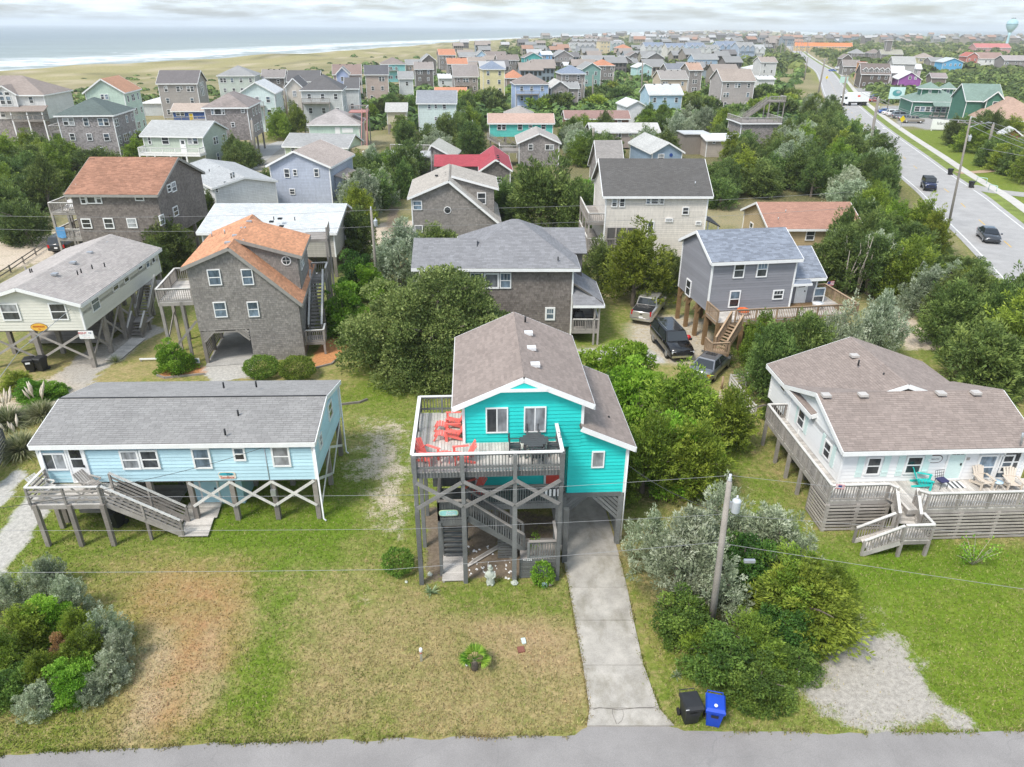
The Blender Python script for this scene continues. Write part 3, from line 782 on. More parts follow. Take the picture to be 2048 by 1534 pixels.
# sea
mS, t, b, o = _mat('sea_water')
a = _attr(t, 'shore'); d = a.outputs['Fac']
wob = _range(t,_noise(t,_pos(t,(.012,.012,.012)),1.0,5,.6),.3,.7,-26,26)
dd = t.nodes.new('ShaderNodeMath'); t.links.new(d, dd.inputs[0]); t.links.new(wob, dd.inputs[1])
def _band(lo,l1,h0,hi):
 p,q = _range(t,dd.outputs[0],lo,l1,0,1),_range(t,dd.outputs[0],h0,hi,1,0)
 m = t.nodes.new('ShaderNodeMath'); m.operation = 'MULTIPLY'; t.links.new(p, m.inputs[0]); t.links.new(q, m.inputs[1]); return m.outputs[0]
def _mx(a_, b_, op='MAXIMUM'):
 m = t.nodes.new('ShaderNodeMath'); m.operation = op
 for k,v in enumerate((a_,b_)):
  if isinstance(v,float): m.inputs[k].default_value = v
  else: t.links.new(v,m.inputs[k])
 return m.outputs[0]
fo = _range(t,_noise(t,_pos(t,(.05,.05,.05)),1.0,8,.75),.40,.58,0.15,1)
f1 = _mx(_band(-30,-10,16,40),_band(60,76,130,190))
f1 = _mx(f1, fo, 'MULTIPLY')
f2 = _mx(_band(26,40,50,62), _range(t, _noise(t, _pos(t, (.06,.06,.06)),1.0,7,.7),.52,.62,0,.8), 'MULTIPLY')
caps = _range(t,_noise(t,_pos(t,(.035,.018,.03)),1.0,8,.72),.66,.70,0,.75)
foam = _mx(_mx(f1,f2),caps)
deep = _mixc(t,_range(t,d,20,900,0,1),(.255,.30,.285),(.155,.20,.22))
deep = _mul(t,deep,_range(t,_noise(t,_pos(t,(.004,.012,.01)),1.0,6,.6),.3,.7,.86,1.14))
deep = _mul(t,deep,_range(t,_noise(t,_pos(t,(.05,.09,.05)),1.0,6,.7),.3,.7,.86,1.16))
t.links.new(_mixc(t, foam, deep, (.82,.84,.84)), b.inputs['Base Color'])
b.inputs['Roughness'].default_value = .42; b.inputs['IOR'].default_value = 1.33; b.inputs['Specular IOR Level'].default_value = .35
_bump(t,b,_noise(t,_pos(t,(.10,.16,.1)),1.0,7,.7),.7,1.6)
sx = axis(-13000,13000,-500,500,22,1.06); sy = axis(-40,14500,60,1500,22,1.06)
SX,SY = np.meshgrid(sx,sy)
sdist = poly_sd(SX,SY,ISLAND)
sme = grid_mesh('sea', sx, sy, np.full(SX.shape, -2.0), mS, ~((sdist[:-1, :-1] < -90) & (sdist[1:, 1:] < -90) & (sdist[:-1,1:] < -90)))
at = sme.attributes.new('shore', 'FLOAT', 'POINT'); at.data.foreach_set('value', sdist.astype(np.float32).ravel())
sea = tag(link('sea', sme), kind='structure'); sea['label'] = 'grey green ocean with white surf rolling onto the beach'
# roads
def sheet(name,pts,z,mat,par=None,th=0.0):
 pts = [(p[0],p[1],z) for p in pts]
 a2 = sum(pts[i][0] * pts[(i + 1) % len(pts)][1] - pts[(i + 1) % len(pts)][0] * pts[i][1] for i in range(len(pts)))
 if a2 < 0: pts = pts[::-1]
 if th: return slab(name,par,pts,th,mat)
 return link(name,me_from(name,pts,[tuple(range(len(pts)))],mat),par)
def strip_pts(line,off):
 out = []
 L = [Vector((p[0],p[1],0)) for p in line]
 for i,p in enumerate(L):
  d = (L[min(i + 1,len(L) - 1)] - L[max(i - 1,0)]).normalized(); out.append(p + Vector((d.y,-d.x,0)) * off)
 return out
def strip(name,line,o0,o1,z,mat,par=None,th=0.0):
 a,bb = strip_pts(line,o0),strip_pts(line,o1); n = len(a)
 V = [(p.x,p.y,z) for p in a] + [(p.x,p.y,z) for p in bb]
 F = [(i,n + i,n + i + 1,i + 1) for i in range(n - 1)]
 if th:
  V += [(p.x,p.y,z - th) for p in a] + [(p.x,p.y,z - th) for p in bb]
  F += [(2 * n + i,i,i + 1,2 * n + i + 1) for i in range(n - 1)] + [(n + i,3 * n + i,3 * n + i + 1,n + i + 1) for i in range(n - 1)]
 return link(name,me_from(name,V,F,mat),par)
def smooth_line(pts,n=8):
 pts = [Vector((p[0],p[1],0)) for p in pts]; out = []
 for i in range(len(pts) - 1):
  p0,p1,p2,p3 = pts[max(i - 1,0)],pts[i],pts[i + 1],pts[min(i + 2,len(pts) - 1)]
  for k in range(n):
   s = k / n
   out.append(.5 * ((2 * p1) + (p2 - p0) * s + (2 * p0 - 5 * p1 + 4 * p2 - p3) * s * s + (3 * p1 - p0 - 3 * p2 + p3) * s ** 3))
 out.append(pts[-1]); return [(p.x,p.y) for p in out]
def asphalt(name,col):
 m,t,b,o = _mat(name); p = _pos(t)
 c = _mul(t,_mul(t,col,_range(t,_noise(t,p,.5,5),.3,.7,.88,1.12)),_range(t,_noise(t,p,55,3,.8),.3,.7,.72,1.28))
 vo = t.nodes.new('ShaderNodeTexVoronoi'); vo.feature = 'DISTANCE_TO_EDGE'; vo.inputs['Scale'].default_value = .16
 mp = t.nodes.new('ShaderNodeVectorMath'); mp.operation = 'ADD'; nz = t.nodes.new('ShaderNodeTexNoise'); nz.inputs['Scale'].default_value = .8
 t.links.new(p, nz.inputs['Vector']); t.links.new(p, mp.inputs[0]); t.links.new(nz.outputs['Color'], mp.inputs[1]); t.links.new(mp.outputs[0], vo.inputs['Vector'])
 c = _mixc(t, _range(t, vo.outputs['Distance'], 0,.0035,.22,0), c, (.14,.14,.14))
 t.links.new(c, b.inputs['Base Color']); b.inputs['Roughness'].default_value = .9; b.inputs['Specular IOR Level'].default_value = .2
 _bump(t,b,_noise(t,p,60,3),.4,.01); return m
ASPH = asphalt('worn_street_asphalt', (.275,.26,.25)); ASPH2 = asphalt('highway_asphalt', (.38,.37,.36))
PAINTW = plain('white_road_paint', (.66,.66,.64),.7,.2,2); PAINTY = plain('yellow_road_paint', (.62,.40,.08),.7,.2,2)
edge = [P(-80,1516),P(0,1512),P(250,1497),P(560,1483),P(860,1477),P(1150,1470),P(1175,1453),P(1349,1453),P(1380,1462),P(1700,1467),P(2048,1462),P(2140,1461)]
_e = []
for i in range(len(edge) - 1):
 for k in range(14):
  q = edge[i].lerp(edge[i + 1],k / 14); on = 5 < i < 7; _e.append((q.x,q.y + (0 if on else (mnoise.noise((q.x * .9,3,0)) * .16 + mnoise.noise((q.x * 4,7,0)) * .07))))
edge = _e + [(edge[-1].x,edge[-1].y)]
street = tag(sheet('street', [(-60,14.6)] + edge + [(70,17.2),(70,9.0),(-60,6.0)], .012, ASPH), kind='structure')
street['label'] = 'worn grey asphalt lane along the front lawns'
# driveway slabs of the turquoise house,laid one by one with open joints
drv = tag(bpy.data.objects.new('driveway', None), kind='structure'); COL.objects.link(drv); drv['label'] = 'stained concrete driveway running under the turquoise house'
rows = [(1453,1174,1349),(1418,1179,1318),(1332,1166,1287),(1242,1150,1267),(1176,1138,1254),(1112,1125,1238)]
rp_ = [(P(l,y),P(r,y)) for y,l,r in rows]
T_O,T_RZ = Vector((-4.09,25.61,0)),3.2
Tm = Matrix.Translation(T_O) @ Matrix.Rotation(R(T_RZ),4, 'Z')
for ly in (4.6,7.4,10.2): rp_.append((Tm @ Vector((6.55,ly,0)),Tm @ Vector((9.4,ly,0))))
CONCD, t, b, o = _mat('stained_driveway_concrete')
p = _pos(t)
c = _mul(t,_mul(t,(.43,.40,.355),_range(t,_noise(t,p,1.1,6,.65),.3,.7,.74,1.18)),_range(t,_noise(t,p,26,4,.7),.3,.7,.84,1.14))
c = _mixc(t,_range(t,_noise(t,_pos(t,(.9,.45,1)),1.2,7,.7),.48,.70,0,.65),c,(.20,.18,.13))
t.links.new(c, b.inputs['Base Color']); b.inputs['Roughness'].default_value = .9; b.inputs['Specular IOR Level'].default_value = .2
for i in range(len(rp_) - 1):
 (a0,a1),(b0,b1) = rp_[i],rp_[i + 1]
 g = .012 / max(.3,(b0 - a0).length)
 q = [a0.lerp(b0,g),a1.lerp(b1,g),b1.lerp(a1,g),b0.lerp(a0,g)]
 sheet('concrete_slab', [(v.x, v.y) for v in q], .05 + .006 * (i % 2), CONCD, drv, th=.10)
CRACKM = plain('crack_filler', (.12,.11,.10),.9)
def crack(pts,wd=.012):
 q = [P(a_,b_) for a_,b_ in pts]
 for i in range(len(q) - 1):
  beam('crack', drv, (q[i].x, q[i].y, .059),(q[i + 1].x, q[i + 1].y, .059), wd * random.uniform(.6,1.4),.006, CRACKM)
crack([(1186,1421),(1198,1417),(1224,1420),(1236,1422),(1252,1420),(1280,1417),(1305,1417),(1318,1412)],.02)
crack([(1225,1421),(1225,1430),(1229,1440),(1233,1450)]); crack([(1245,1421),(1247,1433),(1243,1444),(1235,1450)])
# highway
HWC = [(52,62),(58.6,83.1),(61.6,93.3),(65,104.1),(68.2,114.2),(73.6,134.5),(79,153),(93.5,203),(118,280),(152,375),(185,470),(212,560),(262,720),(310,870),(430,1260),(640,1950),(860,2700)]
HWL = smooth_line(HWC,6)
hw = tag(strip('highway', HWL, -4.9,5.1,.03, ASPH2), kind='structure'); hw['label'] = 'two lane highway running off towards the hazy horizon'
for off in (-4.2,4.3): tag(strip('highway_edge_line', HWL, off - .09, off + .09,.036, PAINTW), kind='structure')
lens = 0.0; dash = []
for i in range(len(HWL) - 1):
 a_,b_ = Vector(HWL[i]),Vector(HWL[i + 1]); L = (b_ - a_).length; s = 0.0
 while s < L:
  if (lens + s) % 11.0 < .5 and a_.y < 420:
   d_ = (b_ - a_).normalized(); p_ = a_ + d_ * s
   box('lane_dash', hw, (p_.x + d_.x * 1.5, p_.y + d_.y * 1.5,.034),(3.0,.14,.008), PAINTY, rz=math.degrees(math.atan2(d_.y, d_.x))); s += 10
  s += .5
 lens += L
SIDEW = plain('pale_sidewalk_concrete', (.52,.50,.46),.9,.1,.6)
HW2 = [p for p in HWL if p[1] < 900]
tag(strip('sidewalk', HW2,7.0,8.6,.07, SIDEW, th=.2), kind='structure')
VERGE = plain('verge_grass', (.17,.215,.04),.95,.3,.5, fine=.3)
tag(strip('verge', HW2,5.1,7.0,.022, VERGE), kind='structure')
for k in range(4):  # crosswalk bars near the restaurant entrance
 p_ = P(1728 + k * 13,258 - 0.4 * k); box('crosswalk_bar', hw, (p_.x, p_.y, .036),(.6,2.2,.008), PAINTW, rz=-8)
# side lane at the red pickup,lanes at the left
LANE = asphalt('pale_lane_asphalt', (.37,.36,.34))
tag(strip('side_lane', smooth_line([tuple(P(1000,236).xy), tuple(P(1130,222).xy), tuple(P(1215,205).xy), tuple(P(1262,184).xy), tuple(P(1275,172).xy)], 5),-3,3,.02, LANE), kind='structure')
tag(strip('side_lane', smooth_line([tuple(P(470,350).xy), tuple(P(505,325).xy), tuple(P(540,297).xy), tuple(P(575,283).xy)], 5),-2.2,2.2,.02, LANE), kind='structure')
tag(strip('side_lane', [tuple(P(1770,408).xy), tuple(P(1850,445).xy)], -1,1,.02, LANE), kind='structure') if False else None
tag(strip('side_lane', smooth_line([tuple(P(2070,392).xy), tuple(P(1990,383).xy), tuple(P(1935,372).xy)], 4),-2,2,.045, LANE), kind='structure')
tag(strip('brick_path', smooth_line([tuple(P(2020,337).xy), tuple(P(1960,344).xy), tuple(P(1915,346).xy)], 4),-1,1,.05, plain('tan_path', (.42,.30,.20),.9)), kind='structure')
# grass blades over the near lawns: one mass nobody could count
NOGRASS = [[(v.x,v.y) for v in (rp_[0][0],rp_[0][1],rp_[5][1],rp_[8][1],rp_[8][0],rp_[5][0])],[(-60,14.6)] + edge + [(70,17.2),(70,9.0),(-60,6.0)]]
N = 300000
u = RNG.random(N); gy = 15.2 + (46 - 15.2) * u ** 1.6; gx = (RNG.random(N) - .5) * 2 * (5 + gy * .86)
cc,gg,_,bo_,bw_ = ground_fields(gx,gy)
cc = np.where((bw_ > .5)[:, None],cc * .3 + bo_ * .7,cc)
ok = RNG.random(N) < gg * .95
for pg in NOGRASS: ok &= poly_sd(gx,gy,pg) > .06
ex_,ey_ = [],[]
sides = [(rp_[i][k],rp_[i + 1][k]) for i in range(5) for k in (0,1)] + [(Vector((*edge[i],0)),Vector((*edge[i + 1],0))) for i in range(len(edge) - 1) if not (rp_[0][0].x - .1 < edge[i][0] < rp_[0][1].x + .1)]
for a_,b_ in sides:
 m_ = int((b_ - a_).length * 130); f_ = RNG.random(m_); nr = Vector((-(b_ - a_).y,(b_ - a_).x,0)).normalized(); of = RNG.normal(0,.055,m_) * (1 + 1.4 * (RNG.random(m_) < .12))
 ex_.append(a_.x + (b_.x - a_.x) * f_ + nr.x * of); ey_.append(a_.y + (b_.y - a_.y) * f_ + nr.y * of)
ex_,ey_ = np.concatenate(ex_),np.concatenate(ey_); kp = fbm(ex_,ey_,.8,3,44) > .46; ex_,ey_ = ex_[kp],ey_[kp]
ec = ground_fields(ex_,ey_)[0] * .85
gx,gy,cc = np.concatenate([gx[ok],ex_]),np.concatenate([gy[ok],ey_]),np.concatenate([cc[ok],ec]); n = len(gx)
h0 = np.where(np.arange(n) >= ok.sum(),.05,0)
h = RNG.uniform(.035,.10,n) * (.8 + .5 * fbm(gx,gy,3,3,21)); wd = RNG.uniform(.012,.03,n); an = RNG.uniform(0,6.283,n); ln = RNG.normal(0,.04,(n,2))
V = np.empty((n,3,3)); V[:, 0] = np.stack([gx - np.cos(an) * wd,gy - np.sin(an) * wd,np.zeros(n)],-1); V[:, 1] = np.stack([gx + np.cos(an) * wd,gy + np.sin(an) * wd,np.zeros(n)],-1)
V[:, 2] = np.stack([gx + ln[:, 0],gy + ln[:, 1],h + h0],-1)
gm = bpy.data.meshes.new('grass'); gm.vertices.add(n * 3); gm.vertices.foreach_set('co', V.astype(np.float32).ravel())
gm.loops.add(n * 3); gm.loops.foreach_set('vertex_index', np.arange(n * 3, dtype=np.int32)); gm.polygons.add(n); gm.polygons.foreach_set('loop_start', np.arange(0, n * 3,3, dtype=np.int32))
clp = np.clip((fbm(gx,gy,1.0,4,31) - .42) / .2,0,1)[:, None]; cc = cc * (1 - .5 * clp) + np.array((.11,.18,.016)) * .5 * clp
cc = cc * RNG.uniform(.6,1.5,(n,1)) * RNG.uniform(.9,1.1,(n,3))
dryk = (RNG.random(n) < .30)[:, None]; cc = np.where(dryk,cc * .4 + np.array((.42,.33,.18)) * .6,cc)
at = gm.attributes.new('gcol', 'FLOAT_COLOR', 'FACE'); at.data.foreach_set('color', np.concatenate([cc, np.ones((n, 1))], -1).astype(np.float32).ravel())
mB, t, b, o = _mat('grass_blade'); t.links.new(_attr(t, 'gcol').outputs['Color'], b.inputs['Base Color']); b.inputs['Roughness'].default_value = .8; b.inputs['Specular IOR Level'].default_value = .15
gm.materials.append(mB); gm.update(calc_edges=True)
gobj = tag(link('grass', gm), 'short patchy lawn grass, green to straw brown', 'grass', kind='stuff')
# the houses near the street
TURQ = tinted('turquoise_siding', (.024,.58,.535),.10,.6,.14,(4,4,30),.05)
TURQB = plain('turquoise_paint', (.020,.60,.555),.55,.05,2)
BLUE = tinted('pale_blue_siding', (.47,.67,.74),.08,.6,.12,(4,4,30),.05)
BLUEB = plain('pale_blue_paint', (.42,.66,.74),.55,.05,2)
CREAM = tinted('cream_siding', (.66,.645,.57),.05,.6,.06,(4,4,30),.05)
CREAMB = plain('cream_paint', (.66,.645,.57),.6,.05,2)
WSID = tinted('white_siding', (.76,.765,.765),.03,.55,.04,(4,4,30),.04)
CEDAR = tinted('grey_cedar_shingles', (.255,.235,.215),.22,.85,.2,(14,14,5),.2)
CEDARD = tinted('dark_cedar_shingles', (.19,.165,.148),.28,.85,.25,(14,14,5),.22)
CEDARB = plain('cedar_backing', (.16,.145,.13),.85)
SLATE = tinted('slate_grey_lap_siding', (.245,.245,.265),.12,.6,.07,(4,4,30),.06)
SLATEB = plain('slate_grey_paint', (.245,.245,.265),.6)
R_TAUPE = tinted('taupe_roof_shingles', (.285,.235,.208),.15,.9,.14,(60,60,60),.18)
R_GREY = tinted('grey_roof_shingles', (.275,.268,.26),.13,.9,.12,(60,60,60),.18)
R_PALE = tinted('pale_pinkish_roof_shingles', (.41,.375,.35),.16,.9,.16,(60,60,60),.18)
R_ORANGE = tinted('orange_roof_shingles', (.55,.275,.155),.24,.9,.16,(60,60,60),.18)
R_FGREY = tinted('mid_grey_roof_shingles', (.235,.235,.245),.16,.9,.12,(60,60,60),.16)
R_BLUEG = tinted('blue_grey_roof_shingles', (.225,.25,.295),.28,.9,.12,(60,60,60),.18)
R_RUST = tinted('rust_brown_roof_shingles', (.34,.18,.12),.26,.9,.24,(60,60,60),.2)
R_UNDER = plain('roof_underlay', (.12,.11,.10),.9)
RED = plain('coral_red_paint', (.70,.085,.06),.5,.06,3)
PALERAIL = wood('bleached_rail_cap', (.62,.60,.56),.08)
WHITECAP = plain('white_rail_cap', (.74,.73,.71),.6,.06,3)
MIDDECK = wood('mid_grey_stained_wood', (.21,.205,.195),.12)
PALEDK = wood('pale_grey_slat', (.38,.345,.31),.15)
SHADE = plain('painted_shade_dark', (.035,.033,.03),.9)  # near-black colour standing in for shade below the white house
def letters(text, size, mat, par, M, name='lettering', depth=.006):
 cu = bpy.data.curves.new(name, 'FONT'); cu.body = text; cu.size = size; cu.extrude = depth; cu.align_x = 'CENTER'; cu.align_y = 'CENTER'
 o0 = bpy.data.objects.new('tmp', cu); COL.objects.link(o0)
 dg = bpy.context.evaluated_depsgraph_get(); me = bpy.data.meshes.new_from_object(o0.evaluated_get(dg))
 bpy.data.objects.remove(o0); me.materials.clear(); me.materials.append(mat)
 return link(name, me, par, M @ Matrix.Rotation(R(90),4, 'X'))
def disc_mesh(rx, rz, th, mat, n=24, name='plate', pw=2.0):
 pts = []
 for k in range(n):
  a = 2 * math.pi * k / n; c,s_ = math.cos(a),math.sin(a)
  pts.append((rx * math.copysign(abs(c) ** (2 / pw),c),rz * math.copysign(abs(s_) ** (2 / pw),s_)))
 V = [(x,-th,z) for x,z in pts] + [(x,0,z) for x,z in pts]
 F = [tuple(range(n))[::-1][::-1],tuple(range(2 * n - 1,n - 1,-1))] + [(k,n + k,n + (k + 1) % n,(k + 1) % n) for k in range(n)]
 return me_from(name,V,F,mat,tint=[.5] * len(F))
def sign(label,H,side,u,z,off,w_,h_,mat,lines,pw=4.0,rect=None,edge=None):
 M = H.Mw @ H.frame(side,u,z,off,rect)
 o = link('sign', disc_mesh(w_ / 2, h_ / 2,.03, mat, pw=pw, name='sign_board')); o.matrix_basis = M; tag(o, label, 'sign')
 if edge: link('border', disc_mesh(w_ / 2 + .03, h_ / 2 + .03,.02, edge, pw=pw, name='sign_border'), o)
 for tx,sz,dx_,dz_,mm in lines: letters(tx,sz,mm,o,Matrix.Translation((dx_,-.036,dz_)))
 return o
# turquoise house 
T = House('stilt_house', 'bright turquoise beach house on grey stilts with a wraparound upper deck', T_O, T_RZ, 9.6,9.6)
tr = T.root
CL = (TURQ,.19,99,.034)
up = (2.07,7.4,2.4,9.6); rgt = (6.86,9.6,2.41,9.3)
shedroof = (7.35,9.9,2.03,9.6)
T.block(up, (1.6,7.87,2.05,9.95),5.72, 'y', 8.05,8.05,9.45,.5, TURQB, R_UNDER, detail=(.14,.33,.014, R_TAUPE), cladding=CL, corner=False)
T.block(rgt, shedroof, 3.1, 'y', 6.95,5.80,6.95,0.0, TURQB, R_UNDER, detail=(.14,.33,.014, R_TAUPE), cladding=CL, corner=False)
lower = (2.6,6.86,3.1,9.6)
shell('lower_wall', tr, [[(2.6,3.1,3.1),(6.86,3.1,3.1),(6.86,3.1,5.72),(2.6,3.1,5.72)], [(2.6,9.6,3.1),(2.6,3.1,3.1),(2.6,3.1,5.72),(2.6,9.6,5.72)], [(6.86,9.6,3.1),(2.6,9.6,3.1),(2.6,9.6,5.72),(6.86,9.6,5.72)], [(2.6,3.1,3.1),(2.6,9.6,3.1),(6.86,9.6,3.1),(6.86,3.1,3.1)]], TURQB)
courses('siding_boards', tr, [(2.6,3.1,3.1),(6.84,3.1,3.1),(6.84,3.1,5.7),(2.6,3.1,5.7)], .19,99,.034, TURQ)
for x, y, a, b_ in ((2.07,2.37,5.72,8.0),(9.6,2.38,3.1,5.7),(7.42,2.36,6.75,7.95),(2.6,3.07,3.1,5.7)): box('corner_trim', tr, (x, y, (a + b_) / 2),(.12,.12, b_ - a), WHITE)
beam('gable_board', tr, (3.72,2.0,8.83),(5.76,2.0,8.83),.05,.14, WHITE)
slab('gable_panel', tr, [(3.9,2.03,8.86),(5.58,2.03,8.86),(4.735,2.03,9.24)], .03, TURQB)
for a,b_ in ((1009 - 38,1047),): pass
T.win('f', 970.5,813,1017,865, 'slide', up, fw=.06); T.win('f', 1046.5,811.5,1093,863, 'slide', up, fw=.06, panes=G_BLIND)
T.win('f', 1183,901,1208,934, 'pic', rgt, fw=.06, panes=G_BLIND)
T.doorm('f', 6.32 - 2.6,3.1,.98,2.1, RED, 'plain', lower)
T.vents([T.loc(1057,666,9.25), T.loc(1063,696,9.25), T.loc(1070.5,729,9.25)], plain('white_vent', (.7,.7,.7),.5),(.42,.36,.14))
T.pipes([T.loc(1050.5,644,9.25),T.loc(1217,843,6.0)],None,.3)
# upper deck
DZ = 6.02
deck(tr, -.10,2.05,0.03,5.3, DZ, LIGHTDECK, .14, 'y', DARKDECK, .26)
deck(tr, 2.06,6.27,0.03,2.37, DZ, LIGHTDECK, .14, 'y', DARKDECK, .26)
railing(tr, [(-.08,0.0, DZ),(6.25,0.0, DZ)], .92, DARKDECK, WHITECAP, .135,99, 'bal', False, .24,.16, bd=.3)
railing(tr, [(-.08,5.3, DZ),(-.08,0.0, DZ)], .92, DARKDECK, WHITECAP, .135,1.8, 'bal', True, .24,.16)
railing(tr, [(-.08,5.27, DZ),(2.05,5.27, DZ)], .92, DARKDECK, WHITECAP, .135,1.2, 'bal', True, .24,.12)
railing(tr, [(6.25,0.0, DZ),(6.25,2.36, DZ)], .92, DARKDECK, WHITECAP, .135,99, 'bal', False, .24,.16)
for x in (0.0,2.02,4.25,6.24):
 box('deck_post', tr, (x, -.06,3.44),(.17,.17,6.9), DARKDECK)
 if x < 6: box('post_sleeve', tr, (x, -.06,2.2 if x else 2.0),(.20,.20,4.2), DARKDECK)
for y in (2.6,5.15): box('deck_post', tr, (0, y, 2.9),(.18,.18,5.8), DARKDECK)
box('deck_post', tr, (1.98,5.15,2.9),(.18,.18,5.8), DARKDECK)
px_ = (0.0,2.02,4.25,6.24)
for i in range(3):
 beam('cross_brace', tr, (px_[i] + .05,-.16,5.62),(px_[i + 1] - .05,-.16,4.35),.04,.17, MIDDECK)
 beam('cross_brace', tr, (px_[i] + .05,-.205,4.35),(px_[i + 1] - .05,-.205,5.62),.04,.17, MIDDECK)
beam('cross_brace', tr, (-.1,0,5.6),(-.1,2.6,4.3),.04,.15, GREYDECK); beam('cross_brace', tr, (-.1,2.6,5.6),(-.1,0,4.3),.04,.15, GREYDECK)
# lower deck and landing
LZ = 3.12
deck(tr, 2.09,6.4,1.62,3.06, LZ, DARKDECK, .14, 'x', DARKDECK, .26)
deck(tr, .86,2.08,.52,3.06, LZ - .005, DARKDECK, .14, 'x', DARKDECK, .26)
railing(tr, [(2.25,1.64, LZ),(6.4,1.64, LZ)], 1.0, DARKDECK, GREYDECK, .115,2.1, 'bal', True, .09,.12, bd=.25)
railing(tr, [(.88,3.0, LZ),(.88,.54, LZ)], 1.05, DARKDECK, GREYDECK, .115,1.3, 'bal', True, bd=.2)
railing(tr, [(.88,.54, LZ),(1.98,.54, LZ)], 1.05, DARKDECK, GREYDECK, .115,2, 'bal', True, bd=.3)
for k in range(10): box('rail_panel_board', tr, (.95 + k * .107,.585, LZ + .42),(.10,.02,1.05), DARKDECK)
box('wall_panel', tr, (1.55,3.2,4.4),(2.1,.05,2.55), DARKDECK)
for k in range(11): box('panel_board', tr, (.6 + k * .19,3.165,4.4),(.175,.02,2.5), DARKDECK)
for x, y in ((.9,.5),(.9,1.9),(2.02,1.9),(4.2,1.7),(.9,3.0),(2.05,3.0),(6.35,1.7)): box('deck_post', tr, (x, y, 1.5),(.15,.15,3.0), DARKDECK)
# steep steps under the landing
for k in range(7): box('tread', tr, (1.43,1.70 - k * .075,.25 + k * .36),(.86,.20,.05), DARKDECK); 
for k in range(7): box('riser', tr, (1.43,1.79 - k * .075,.10 + k * .36),(.86,.03,.17), DARKDECK)
for x in (.97,1.89): beam('stringer', tr, (x, 1.85,0),(x, 1.15,2.75),.05,.22, DARKDECK)
for k in range(12): box('walkway_board', tr, (1.46,.06 + k * .155,.09),(1.06,.145,.035), LIGHTDECK)
for x in (1.0,1.92): box('walkway_bearer', tr, (x, .92,.03),(.08,1.9,.08), GREYDECK)
a_,b_ = T.loc(940,1130,0),T.loc(1003,1092,0)
for k in range(3): 
 o_ = Vector((.12 * (k - 1),.16 * (k - 1),.08)); beam('walkway_board', tr, (a_.x + o_.x, a_.y + o_.y, .08),(b_.x + o_.x, b_.y + o_.y, .08),.15,.04, LIGHTDECK)
# diagonal flight to the low platform
stairs(tr, (2.15,1.18, LZ),(4.75,1.18,1.1),.85, DARKDECK, 'bal', DARKDECK, GREYDECK, (1,-1),.92)
deck(tr, 4.56,6.22,.12,1.6,1.12, GREYDECK, .14, 'x', DARKDECK, .2)
railing(tr, [(4.9,.14,1.12),(6.2,.14,1.12)], .98, DARKDECK, GREYDECK, .11,2, 'bal', True, bd=.18)
railing(tr, [(6.2,.14,1.12),(6.2,1.6,1.12)], .98, DARKDECK, GREYDECK, .12,2, 'bal', False)
for k in range(8):
 box('skirt_slat', tr, (5.38,.10,.08 + k * .118),(1.66,.03,.085), DARKDECK)
 box('skirt_slat', tr, (6.27,.85,.08 + k * .118),(.03,1.5,.085), DARKDECK)
for k in range(9): box('skirt_slat', tr, (4.02,1.55,.08 + k * .16),(.95,.03,.12), DARKDECK)
for x in (4.56,6.2): box('skirt_post', tr, (x, .15,.55),(.12,.10,1.1), DARKDECK)
letters('41226', .17, WHITE, tr, T.frame('f', 4.86,1.13,-.065 - 2.4,(0,9.6,2.4,9.6)) if False else Matrix.Translation((4.86,.07,1.10)), 'house_number')
# carport: posts,beams,slatted corner braces,dark store at the back
for x, y in ((6.72,1.2),(6.75,2.45),(9.48,2.45),(9.48,5.4),(9.48,8.8),(6.75,5.4),(6.75,8.8),(2.7,5.5),(2.7,9.2),(4.6,9.2)): box('piling', tr, (x, y, 1.53),(.24,.24,3.1), DARKDECK)
for k in range(6):
 o_ = k * .20
 beam('lattice_slat', tr, (6.82,2.38,1.95 + o_),(7.95 - o_ * .98,2.38,3.05),.03,.13, DARKDECK)
 beam('lattice_slat', tr, (9.42,2.38,1.55 + o_ * 1.25),(7.98 + o_ * 1.2,2.38,3.05),.03,.13, DARKDECK)
for k in range(14): box('lattice_slat', tr, (9.50,2.9 + k * .18,1.55),(.03,.09,2.9), DARKDECK)
for k in range(9): beam('lattice_slat', tr, (6.66,2.5 + k * .32,.5),(6.66,3.4 + k * .32,2.9),.03,.12, DARKDECK)
box('store_wall', tr, (4.7,6.0,1.5),(3.7,.1,2.9), plain('dark_store_boards', (.16,.155,.14),.8)); box('header_beam', tr, (8.1,2.36,3.02),(2.7,.08,.22), DARKDECK)
box('carport_ceiling', tr, (6.2,6,3.06),(6.6,6.8,.05), LIGHTDECK)
sign('mint green beach sign with rounded ends on the grey landing rail', T, 'f', 1.33, LZ + .45,1.88 + .05,.80,.27, plain('mint_sign_paint', (.35,.72,.68),.5), [('Beach', .16,.1,.055, WHITE),('Retreat', .15,.1,-.07, WHITE)], 4,(0,9.6,2.4,9.6), plain('pale_sign_edge', (.6,.74,.45),.5))
for k in range(5): box('white_picket', tr, (5.6 + k * .19,1.56, LZ + .62),(.10,.02,.38), WHITE)
tube('downpipe', tr, [(9.66,2.34,.3),(9.66,2.34,5.5)], .035, WHITE, 8)
